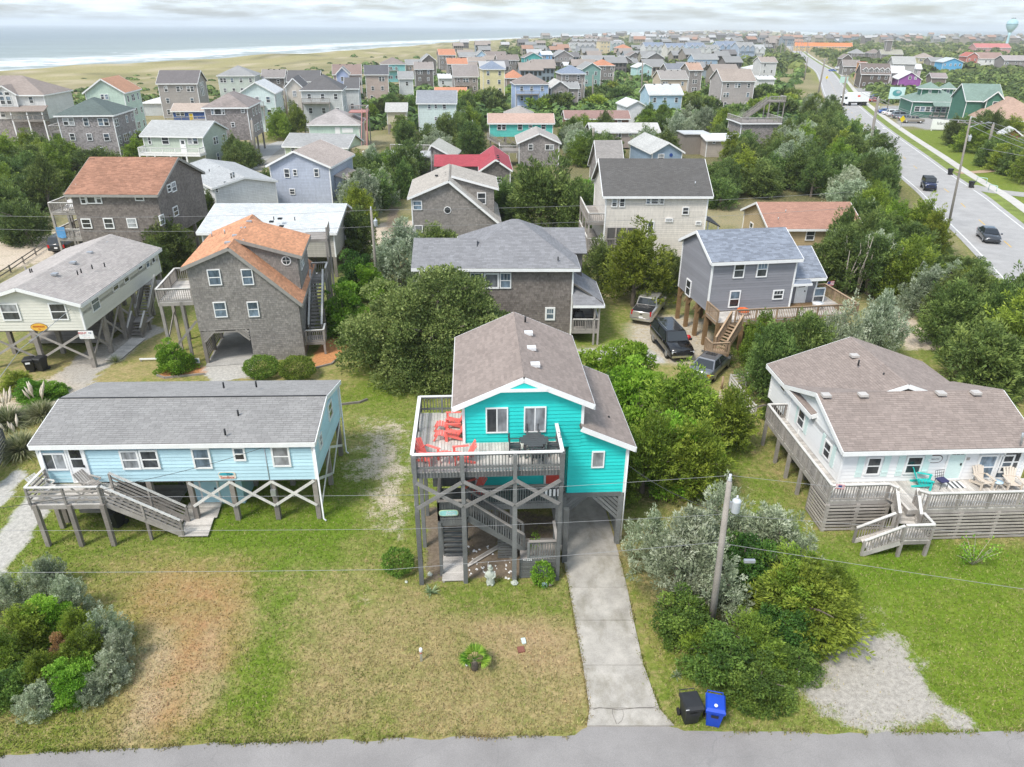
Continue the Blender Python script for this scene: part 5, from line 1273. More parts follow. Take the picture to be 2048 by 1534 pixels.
# the houses further back
def pal(c, kind='lap', course=.2):
 g_ = sum(c) / 3; c = tuple(v * .82 + g_ * .18 for v in c)
 nm = 'siding_%s_%s' % (kind, '_'.join('%02d' % int(v * 100) for v in c)); return siding(nm, c, course, kind)
def rf(c, moss=0.0, metal=False, var=.13): return roofing('roofing_%s%s' % ('_'.join('%02d' % int(v * 100) for v in c), 'm' if moss else ''), c, var, moss, metal=metal)
CED,CEDK,CEDL = (.22,.20,.188),(.165,.148,.135),(.28,.25,.235)
_rng = random.Random(5)
FOOT = []   # footprints,kept clear of trees
def footprint(H,m=.6): 
 FOOT.append([tuple((H.Mw @ Vector(p))[:2]) for p in ((-m,-m,0),(H.W + m,-m,0),(H.W + m,H.D + m,0),(-m,H.D + m,0))])
for h_ in (T,B,C,D,E_,F_,G,Hh): footprint(h_)
def autowin(H,rect,sides,zb,ze,fl=2.6,sp=2.6,w_=.95,h_=1.35):
 x0,x1,y0,y1 = rect
 nf = max(1,int((ze - zb + .3) / fl))
 for sd in sides:
  L = (x1 - x0) if sd in 'fb' else (y1 - y0)
  n = max(1,int(L / sp))
  for f in range(nf):
   z = zb + (ze - zb) * (f + .55) / nf
   k = 0
   while k < n:
    u = L * (k + .5) / n + _rng.uniform(-.25,.25)
    if _rng.random() < .82:
     dbl = _rng.random() < .22 and L / n > 2.2
     if dbl: window(H.root,H.frame(sd,u - w_ / 2,z,0,rect),w_,h_); window(H.root,H.frame(sd,u + w_ / 2,z,0,rect),w_,h_)
     else: window(H.root,H.frame(sd,u,z,0,rect),w_,h_)
    k += 1
def mid(name, label, pl, pr, ze, Dp, roof, rise, wall, roofm, zb=0.0, wins=(), rot=None, rp=.5, zc=None, oh=.4, auto='', trim=None, group=None, cat='house', fl=2.6, hipd=None, piles=True, corner=True, brace=False):
 A, Bp = P(pl[0], pl[1], ze), P(pr[0], pr[1], ze if roof != 'gy' or zc is None else zc)
 if rot is None:
  d = Bp - A; d.z = 0; W = d.length; rz = math.degrees(math.atan2(d.y,d.x))
 else:
  rz = rot; d = Vector((math.cos(R(rz)),math.sin(R(rz)),0)); r = ray(pr[0],pr[1])
  # width so that the far eave end lies on the sight line through pr (seen from above)
  den = d.x * r.y - d.y * r.x; W = (r.x * A.y - r.y * A.x) / den if abs(den) > 1e-6 else 8.0
  W = abs((A.x * r.y - A.y * r.x) / (d.x * r.y - d.y * r.x)); W = min(max(W, 4),26 if cat != 'motel' else 95)
 c,s = math.cos(R(rz)),math.sin(R(rz))
 O = (A.x + c * oh - s * oh,A.y + s * oh + c * oh)
 Ww,Dw = max(W - 2 * oh,3),Dp - 2 * oh
 H = House(name,label,O,rz,Ww,Dw,cat,group)
 rect,rr = (0,Ww,0,Dw),(-oh,Ww + oh,-oh,Dw + oh)
 zr = ze + rise; z2 = ze if zc is None else zc
 wl = wall if not isinstance(wall,tuple) else pal(wall); rm = roofm if not isinstance(roofm,tuple) else rf(roofm)
 if roof == 'hip': H.block(rect, rr, zb, 'x' if W >= Dp else 'y', ze, ze, zr, .5, wl, rm, trim, hip=hipd or min(W, Dp) / 2 * .98, corner=corner)
 elif roof == 'flat':
  H.block(rect, rr, zb, 'x', ze, ze, ze + .05,.5, wl, rm, trim, corner=corner)
 else: H.block(rect, rr, zb, 'x' if roof == 'gx' else 'y', ze, z2, zr, rp, wl, rm, trim, corner=corner)
 if zb > .8 and piles: H.pilings(rect,zb,max(3,int(Ww / 3) + 1),3,PILING,.16,brace)
 for q in wins: H.win(q[0], *q[1:5], *(q[5:] or ()), **{})
 if auto: autowin(H,rect,auto,zb,ze - .1,fl)
 footprint(H,.5); H.rect = rect; H.zb,H.ze,H.zr = zb,ze,zr
 return H
def mroof(H, f, m, th=.12, name='roof'): return slab(name, H.root, f, th, m)
h = mid('gable_house', 'lavender blue gabled house with tan roof behind the long white roof', (531,331),(662,334),6.0,11, 'gy', 2.0,(.42,.47,.58),(.42,.355,.315),0,(('f', 568.4,337.4,580,355),('f', 586,338,595,352),('f', 628,337,638.5,353.5),('f', 579,377,591,389)), rp=.45)
W_ = h.W; f = [(W_ + .1,1.5,4.6),(W_ + 4.4,1.5,3.4),(W_ + 4.4,7.5,3.4),(W_ + .1,7.5,4.6)]; mroof(h,f,rf((.42,.355,.315)))
shell('side_wing', h.root, [[(W_, 2,0),(W_ + 4,2,0),(W_ + 4,2,3.35),(W_, 2,4.4)], [(W_ + 4,2,0),(W_ + 4,7,0),(W_ + 4,7,3.35),(W_ + 4,2,3.35)]], pal((.42,.47,.58)))
h = mid('cottage', 'white cottage with pale grey low roof turned cornerwise beside the brown shingle house', (350,336),(424,376),5.2,8.2, 'gx', .9,(.68,.69,.70),(.40,.41,.41),0,(('r', 431,376,436,386),('f', 394,376,404,389)), oh=.3)
for q in ((461,345,464,358),(465,343,468,356),(447,362,451,368)): h.win('r', *q)
h.pipes([h.loc(419,343,5.9),h.loc(439,337,5.8)],BLACK,.3)
h = mid('long_house', 'long low beige house with bright white roof stretching behind the orange roofed house', (392,465),(673,465),4.7,10, 'gx', 1.5,(.42,.39,.345),(.52,.54,.54),2.1,(('r', 688,445,692,458),('r', 690,470,693,482)), rp=.62)
h.pipes([h.loc(548,440,5.6),h.loc(590,441,5.6)],BLACK,.35); h.vents([h.loc(560,437,5.7),h.loc(563,452,5.3),h.loc(543,443,5.6)],BLACK,(.4,.35,.14))
# saltbox
A_ = P(814,396,6.5); K = House('saltbox_house', 'grey cedar saltbox house with octagonal window between the cedars', (A_.x + .4, A_.y + .5),4,9.3,9.5)
K.block((0,9.3,0,9.5),(-.4,9.7,-.4,9.9),0.3, 'y', 6.5,3.5,8.3,.44, CEDARB, R_UNDER, detail=(.17,.4,.012, tinted('tan_grey_roof_shingles', (.40,.365,.32),.16,.9,.12,(60,60,60),.16)), cladding=(CEDAR, .18,.26,.022))
K.block((4.4,9.0,2.6,9.0),(4.3,9.5,2.3,9.4),3.6, 'y', 8.33,6.9,8.33,0.0, CEDARB, R_UNDER, detail=(.17,.4,.012, MATS['tan_grey_roof_shingles']), cladding=(CEDAR, .18,.26,.022), corner=False)
K.win('f', 826,401,844,420, panes=G_BLUE); K.win('f', 829,450,846,465, 'pic', panes=G_BLIND)
u_, z_ = K.hit('f', 895,420); ow = link('octagonal_window', disc_mesh(.42,.42,.06, WHITE, 8), K.root, K.frame('f', u_, z_)); link('pane', disc_mesh(.34,.34,.02, G_DARK, 8), ow, Matrix.Translation((0,-.055,0)))
u_, z_ = K.hit('f', 949,403,(4.4,9.0,2.6,9.0)); window(K.root, K.frame('f', 3.2,5.75,0,(4.4,9.0,2.6,9.0)),1.0,1.3, panes=G_DARK)
K.vents([K.loc(894,346,8.1),K.loc(894,350,8.1),K.loc(895,354,8.1),K.loc(873,351,7.9)],BLACK,(.35,.3,.15)); footprint(K)
# cream house with dark roof
L_ = mid('big_house', 'cream three storey house with dark stained roof and side porches', (1206,392),(1427,392),7.8,9.5, 'gx', 2.9, pal((.68,.625,.55)), rf((.12,.115,.11),.5),0.0,(('f', 1223,394.5,1235,414),('f', 1238,394.5,1250.6,414),('f', 1292,394.5,1301,409),('f', 1302,394.5,1317,409),('f', 1319,394.5,1328,409),('f', 1364,414,1377.7,429),('f', 1294,442,1307.6,467),('f', 1391,442,1402,450),('f', 1330,438,1346,442)), rot=1.5, rp=.5)
lr = L_.root
box('painted_porch_shade', lr, (1.75,-.02,3.4),(3.1,.06,2.2), plain('porch_shade_colour', (.10,.095,.09),.8))  # flat dark box on the wall, porch shade given by its colour
for x in (.25,1.2,2.3,3.3): box('porch_post', lr, (x, -.12,3.4),(.14,.12,2.3), GREYDECK)
railing(lr,[(.2,-.14,2.4),(3.3,-.14,2.4)],.95,GREYDECK,GREYDECK,.15,99)
for z in (2.4,5.0): deck(lr, -1.7,-.03,.1,8, z, GREYDECK, .2, 'x', GREYDECK, .22); railing(lr, [(-.03,.14, z),(-1.65,.14, z),(-1.65,8, z)], .95, GREYDECK, PALERAIL, .2,1.8)
for y in (.2,2.8,5.4,7.9): box('deck_post', lr, (-1.6, y, 2.6),(.18,.18,5.2), GREYDECK)
f = [(L_.W + .1,3,5.0),(L_.W + 2.6,3,3.9),(L_.W + 2.6,7,3.9),(L_.W + .1,7,5.0)]; mroof(L_,f,rf((.12,.115,.11),.5))
for y in (3.1,6.9): box('porch_post', lr, (L_.W + 2.4, y, 1.95),(.15,.15,3.9), WHITE)
L_.pipes([L_.loc(1390,371,8.9)],METAL,.4)
h = mid('bungalow', 'yellow bungalow with reddish tan roof under the trees by the highway', (1537,458),(1732,458),3.4,9.5, 'gx', 1.9,(.50,.37,.19), rf((.37,.205,.15)),0,(('f', 1611,460.5,1629,481),('f', 1677,459.5,1695.5,480)), rot=2)
h.winm('l', 3,2.0,1.0,1.2); h.pipes([h.loc(1556,440,4.2), h.loc(1571,425,4.8)], METAL, .3)
h = mid('red_roof_house', 'dark shingle house under a raspberry red roof', (957,342),(1026,340),3.7,14, 'gy', 1.7, pal(CEDK, 'shingle'), rf((.37,.068,.085), var=.12),0,(('f', 993,354,1003,366),), rot=3)
f = [(-7.2,3.6,3.7),(-.4,3.6,3.7),(1.8,6.6,5.0),(-7.2,6.6,5.0)]; mroof(h,f,rf((.37,.068,.085),var=.12)); f = [(1.8,6.6,4.99),(-.4,9.6,3.7),(-7.2,9.6,3.7),(-7.2,6.6,4.99)]; mroof(h,f,rf((.37,.068,.085),var=.12))
shell('left_wing', h.root, [[(-6.8,4,0),(0,4,0),(0,4,3.7),(-6.8,4,3.7)], [(-6.8,9.2,0),(-6.8,4,0),(-6.8,4,3.7),(-6.8,9.2,3.7)]], pal(CEDK, 'shingle'))
h.vents([h.loc(995,311,5.2),h.loc(996,315,5.2),h.loc(997,320,5.2),h.loc(997,325,5.2)],BLACK,(.35,.3,.15))
h = mid('a_frame_house', 'weathered steep roofed house with white rake boards behind the cream house', (1196,354),(1252,354),2.6,11, 'gx', 4.6, pal(CEDL, 'shingle'), rf((.30,.28,.265),.3),0, rot=3)
h = mid('gable_house', 'blue gabled house with pale roof and round blue wall ornament', (1302,306),(1371,301),3.9,13, 'gy', 1.7,(.24,.345,.46),(.46,.46,.44),0,(('f', 1315.5,307.5,1328,322),), rot=9)
u_, z_ = h.hit('f', 1342,310); link('wall_ornament', disc_mesh(.3,.3,.05, plain('deep_blue_paint', (.02,.06,.25),.5)), h.root, h.frame('f', u_, z_, .02))
AQ = mid('stilt_house', 'long aqua house on pilings with pinkish tan roof', (975,246),(1110,247),5.4,7.6, 'gx', 1.5,(.06,.55,.47),(.47,.33,.27),2.7,(('f', 994,247,1003,260),('f', 1003.5,247,1012,260),('f', 1035,247,1045,260),('f', 1057,247,1065,256),('f', 1082,247,1092,259)), rot=2, brace=True)
stairs(AQ.root, (-.4,-1.0,2.7),(4.6,-1.6,0.1),1.2, GREYDECK, 'hor')
mid('cottage', 'hip roofed cottage tucked behind the long aqua house', (1009,231),(1071,231),4.2,9, 'hip', 1.7, CED, (.36,.33,.30), rot=2)
h = mid('gable_house', 'grey shingle gabled house with side deck in front of the aqua house', (1034,286),(1123,285),4.2,10, 'gy', 1.7, pal(CEDL, 'shingle'),(.40,.365,.335),0,(('f', 1056.5,287.5,1066,300.6),('f', 1090,289,1108,300, 'slide')), rot=2)
deck(h.root, -3.6,-.05,0,4,2.7, GREYDECK, .25, 'x', GREYDECK); railing(h.root, [(-.05,.05,2.7),(-3.55,.05,2.7),(-3.55,4,2.7)], .95, GREYDECK, PALERAIL, .2)
for x in (-3.5,-1.8): box('deck_post', h.root, (x, .1,1.3),(.2,.2,2.7), GREYDECK)
mid('long_house', 'long low brown red house with dull pink roof by the side lane', (1129,237),(1262,237),3.3,8, 'gx', 1.5,(.20,.085,.05),(.30,.19,.165),.6,(('f', 1200,238,1207,247),('f', 1217,238,1224,247),('f', 1235,238,1243,248),('f', 1171,238,1178,245)), rot=2)
mid('long_house', 'long low pinkish tan house with off white roof and white trim', (1181,264),(1322,264),3.5,8, 'gx', 1.4,(.37,.30,.27),(.50,.485,.46),.3,(('f', 1200,264,1206,274),('f', 1215,264,1222,275),('f', 1236,264,1243,275),('f', 1257,264,1264,272),('f', 1281,264,1289,272)), rot=3)
h = mid('flat_house', 'low tan house with flat gleaming white roof among the cedars', (1412,280),(1487,280),3.3,9, 'gx', .7,(.42,.36,.30), rf((.72,.73,.73), metal=True),0,(('f', 1425,280,1431,287),('f', 1452,281,1460,289)), rot=4)
box('upper_block', h.root, (-1.0,6,1.9),(5,5,3.8), pal((.42,.36,.30))); box('upper_roof', h.root, (-1,6,3.9),(5.6,5.6,.15), rf((.72,.73,.73), metal=True))
h = mid('rooftop_deck_house', 'grey house topped by a railed roof deck and a lookout platform', (1481,246),(1564,246),5.4,8.5, 'flat', .05, pal(CEDL, 'shingle'), rf(CEDL),0, rot=4)
railing(h.root,[(-.3,8,5.5),(-.3,-.3,5.5),(h.W + .3,-.3,5.5),(h.W + .3,8,5.5)],.95,GREYDECK,PALERAIL,.22,1.8)
stairs(h.root, (h.W - .5,6.5,9.0),(h.W - 5.5,5.5,5.55),1.1, GREYDECK, 'hor')
box('lookout_floor', h.root, (h.W + 1.2,6.8,9.0),(3.6,3,.25), GREYDECK); railing(h.root, [(h.W - .5,5.4,9.1),(h.W + 2.9,5.4,9.1),(h.W + 2.9,8.2,9.1)], .95, GREYDECK, PALERAIL, .2,1.6)
for x in (h.W - .4, h.W + 2.8): box('deck_post', h.root, (x, 5.5,4.5),(.2,.2,9), GREYDECK); box('deck_post', h.root, (x, 8.1,4.5),(.2,.2,9), GREYDECK)
mid('block_house', 'tall pale mint house with slate blue roof above the dark cedars', (832,206),(914,206),8.4,9, 'gx', 2.2,(.60,.71,.67),(.265,.28,.305),2.4,(('f', 855,208,862,218),('f', 868.6,208,874.5,217),('f', 885,208,892.5,218),('f', 868.6,232.6,874.5,241),('f', 886,232,893,242)), rot=3)
mid('cottage', 'orange roofed cottage with a white lean to behind the mint house', (868,187),(934,188),4.0,8, 'gx', 1.6,(.60,.55,.48),(.55,.25,.15), rot=3)
h = mid('pavilion_house', 'mint green house under a stained pinkish grey hip roof', (613,249),(721,248),5.0,11, 'hip', 2.5,(.50,.66,.56), rf((.42,.385,.37),.45),0, rot=5)
box('white_panel', h.root, (5.6,-.03,3.7),(1.0,.05,1.4), WHITE); box('white_panel', h.root, (7.6,-.03,3.8),(2.2,.05,.9), WHITE); box('white_panel', h.root, (1.5,-.03,2.6),(1.8,.05,.3), WHITE)
railing(h.root, [(h.W - 2.5,7,7.0),(h.W + 1.5,7,7.0),(h.W + 1.5,2.0,7.0)], .95, GREYDECK, PALERAIL, .2,1.8); box('roof_deck', h.root, (h.W - .3,5.5,6.9),(3.8,5,.2), plain('faded_red_deck', (.42,.20,.18),.8))
stairs(h.root, (h.W + 1.2,1.8,6.9),(h.W + 1.2,-4.5,.2),1.1, plain('faded_red_deck', (.42,.20,.18),.8), 'hor')
for y in (2.2,7.6): box('deck_post', h.root, (h.W + 1.4, y, 3.4),(.2,.2,6.9), GREYDECK)
h = mid('long_house', 'pale green low house with plain grey roof beside the lavender house', (563,292),(697,295),3.7,9, 'gx', 1.7,(.57,.65,.42),(.33,.33,.325),0,(('f', 582,294.5,591,303),('f', 668,297,676,309),('f', 676.5,297,684.5,309)), rot=None)
box('yellow_annex', h.root, (h.W + 2.2,2.5,1.7),(3.6,4,3.4), pal((.66,.55,.30))); stairs(h.root, (h.W + 3.4,.3,2.2),(h.W + 3.0,-3.4,.1),1.2, PALERAIL, 'solid', PALERAIL)
h = mid('weathered_house', 'small grey cedar house with slanting pale roof next to the red roof', (856,300),(909,313),4.3,8, 'gy', .9, pal(CEDL, 'shingle'),(.44,.43,.38),0,(('f', 879,315,888,327),), rot=-4, rp=.12, zc=3.2)
box('flat_white_roof', h.root, (-4.4,3,3.1),(8.4,6.4,.2), rf((.70,.71,.70), metal=True)); shell('porch_wall', h.root, [[(-8.4,.2,0),(-.1,.2,0),(-.1,.2,3),(-8.4,.2,3)]], pal(CEDL, 'shingle')); railing(h.root, [(-8.3,6,3.2),(-.4,6,3.2)], 1.0, GREYDECK, PALERAIL, .25,1.8)
h.winm('f', -7.2,1.6,.9,1.6, 'slide'); h.winm('f', -5.2,1.6,.9,1.6, 'slide')
# towards the dunes
h = mid('big_house', 'tall pale house with arched gable window above grey shingle base at the dune edge', (-90,190),(86,181),10.2,13, 'hip', 3.2,(.62,.62,.60),(.30,.25,.22),5.6, rot=6, piles=False)
shell('shingle_base', h.root, [[(.2,.2,0),(h.W - .2,.2,0),(h.W - .2,.2,5.6),(.2,.2,5.6)], [(h.W - .2,.2,0),(h.W - .2,12,0),(h.W - .2,12,5.6),(h.W - .2,.2,5.6)]], pal(CEDL, 'shingle'))
f = [(h.W - 9,-2.4,7.3),(h.W + .4,-2.4,7.3),(h.W + .4,.1,8.2),(h.W - 9,.1,8.2)]; mroof(h, f, rf((.30,.25,.22))); deck(h.root, h.W - 6, h.W, -2.2,-.1,5.6, GREYDECK, .3, 'x'); railing(h.root, [(h.W - 6,-2.2,5.6),(h.W, -2.2,5.6),(h.W, -.1,5.6)], 1.0, GREYDECK, GREYDECK, .25)
for x in (h.W - 6, h.W - 3, h.W - .1): box('porch_post', h.root, (x, -2.1,3.6),(.2,.2,7.2), WHITE)
h.block((h.W - 9, h.W - 5,-.6,1.5),(h.W - 9.4, h.W - 4.6,-.9,5),8.0, 'y', 10.3,10.3,12,.5, pal((.62,.62,.60)), rf((.30,.25,.22)))
for k in (-.6,.6): h.winm('f', h.W - 7 + k, 9.2,1.0,1.6, 'dh', (0, h.W, -.6,12)); h.winm('f', h.W - 7 + k, 10.45,1.0,.7, 'pic', (0, h.W, -.6,12))
h.winm('f', h.W - 2.5,9.2,.9,1.3); h.winm('f', h.W - 8.6,6.6,1.0,1.3)
h = mid('shingle_house', 'grey shingle house with dark green hip roof near the dunes', (106,231),(228,234),8.8,11.5, 'hip', 2.4, pal((.33,.295,.285), 'shingle'),(.115,.145,.135),0,(('f', 126,235,137,251),('f', 137.5,235,149,251),('f', 167,235.5,177.5,252),('f', 196,236,207,252),('f', 207.5,236,218,252),('f', 139.5,266,151,281),('f', 174,267,185,281),('f', 208,267,219.5,282)), rot=8, auto='r')
u_, z_ = h.hit('f', 204,300); link('porthole', disc_mesh(.5,.5,.05, WHITE), h.root, h.frame('f', u_, z_)); link('porthole_glass', disc_mesh(.4,.4,.07, G_DARK), h.root, h.frame('f', u_, z_))
deck(h.root, -2.2,-.05,1,7,6, GREYDECK, .3, 'x'); railing(h.root, [(-.05,1,6),(-2.2,1,6),(-2.2,7,6)], 1, GREYDECK, PALERAIL, .25)
for y in (1.1,6.9): box('deck_post', h.root, (-2.1, y, 3),(.25,.25,6), GREYDECK)
h = mid('gable_house', 'tall mint green house with orange roof facing the camera behind the green hip roof', (164,186),(250,187),10.8,11, 'gy', 2.6,(.52,.67,.55),(.50,.27,.17),0,(('f', 201,188,209,199),('f', 209.5,188,217.5,199)), rot=9, auto='r')
h = mid('big_house', 'taupe gabled house with tall arched windows on its end wall near the dunes', (311,167),(396,172),8.8,11, 'gx', 3.0,(.36,.325,.295),(.165,.15,.15),0,(('f', 330,171,334,177),('f', 360,172,365,179)), rot=8, auto='f')
for k in range(3): h.winm('r', 3.2 + k * 1.7,6.4,1.3,2.2, 'pic'); h.winm('r', 3.2 + k * 1.7,8.3,1.2,1.0, 'pic')
mid('cottage', 'low cottage with bright white hip roof between mint and taupe houses', (281,206),(369,208),3.4,10, 'hip', 1.3,(.55,.58,.57),(.66,.68,.69), rot=10)
h = mid('cottage', 'deep blue cottage with a yellow door below the taupe house', (340,222),(416,221),3.5,8, 'gx', 1.5,(.025,.095,.32),(.44,.36,.30),.8,(('f', 352,222,360,232),('f', 360.5,222,369,232)), rot=7)
h.doorm('f', h.W * .52,.8,1.0,2.1, plain('yellow_door_paint', (.72,.50,.02),.5)); deck(h.root, h.W * .6, h.W + 2,-3,-.1,1.6, GREYDECK, .3); railing(h.root, [(-1,-3,1.2),(h.W + 2,-3,1.6)], 1, GREYDECK, PALERAIL, .25)
h = mid('cottage', 'sage green two storey house with white porch rail and light grey roof', (278,271),(406,273),5.7,10.5, 'gx', 2.0,(.43,.50,.40),(.40,.405,.395),0,(('f', 296,273,303,289),('f', 324,273,338,289),('f', 375,274,385,289),('f', 386,274,396,289)), rot=None, auto='r')
h.doorm('f', h.W * .66,3,1.0,2.1, WHITE, 'half'); deck(h.root, 0, h.W + .3,-2.4,-.05,3.0, PALERAIL, .3, 'x', WHITE, .3); railing(h.root, [(.05,-.1,3),(.05,-2.35,3),(h.W + .2,-2.35,3),(h.W + .2,-.1,3)], 1.0, WHITE, WHITECAP, .2,2)
for x in (.1,2.8,5.6,8.4): box('porch_post', h.root, (min(x, h.W),-2.3,1.5),(.22,.22,3), WHITE)
for x in (1.5,4.2,6.8): h.winm('f', x, 1.6,1.1,1.4)
h = mid('stilt_house', 'dark weathered house on braced pilings with mossy brown hip roof', (402,215),(497,215),9.2,13, 'hip', 2.2, pal((.29,.25,.235), 'shingle'), rf((.30,.255,.235),.5),3.3,(('f', 422,217,428,230),('f', 429,217,443,230, 'pic'),('f', 444,217,450,230),('f', 482,217,489.5,226),('f', 462,244,470,254.5)), rot=7, brace=True, auto='r')
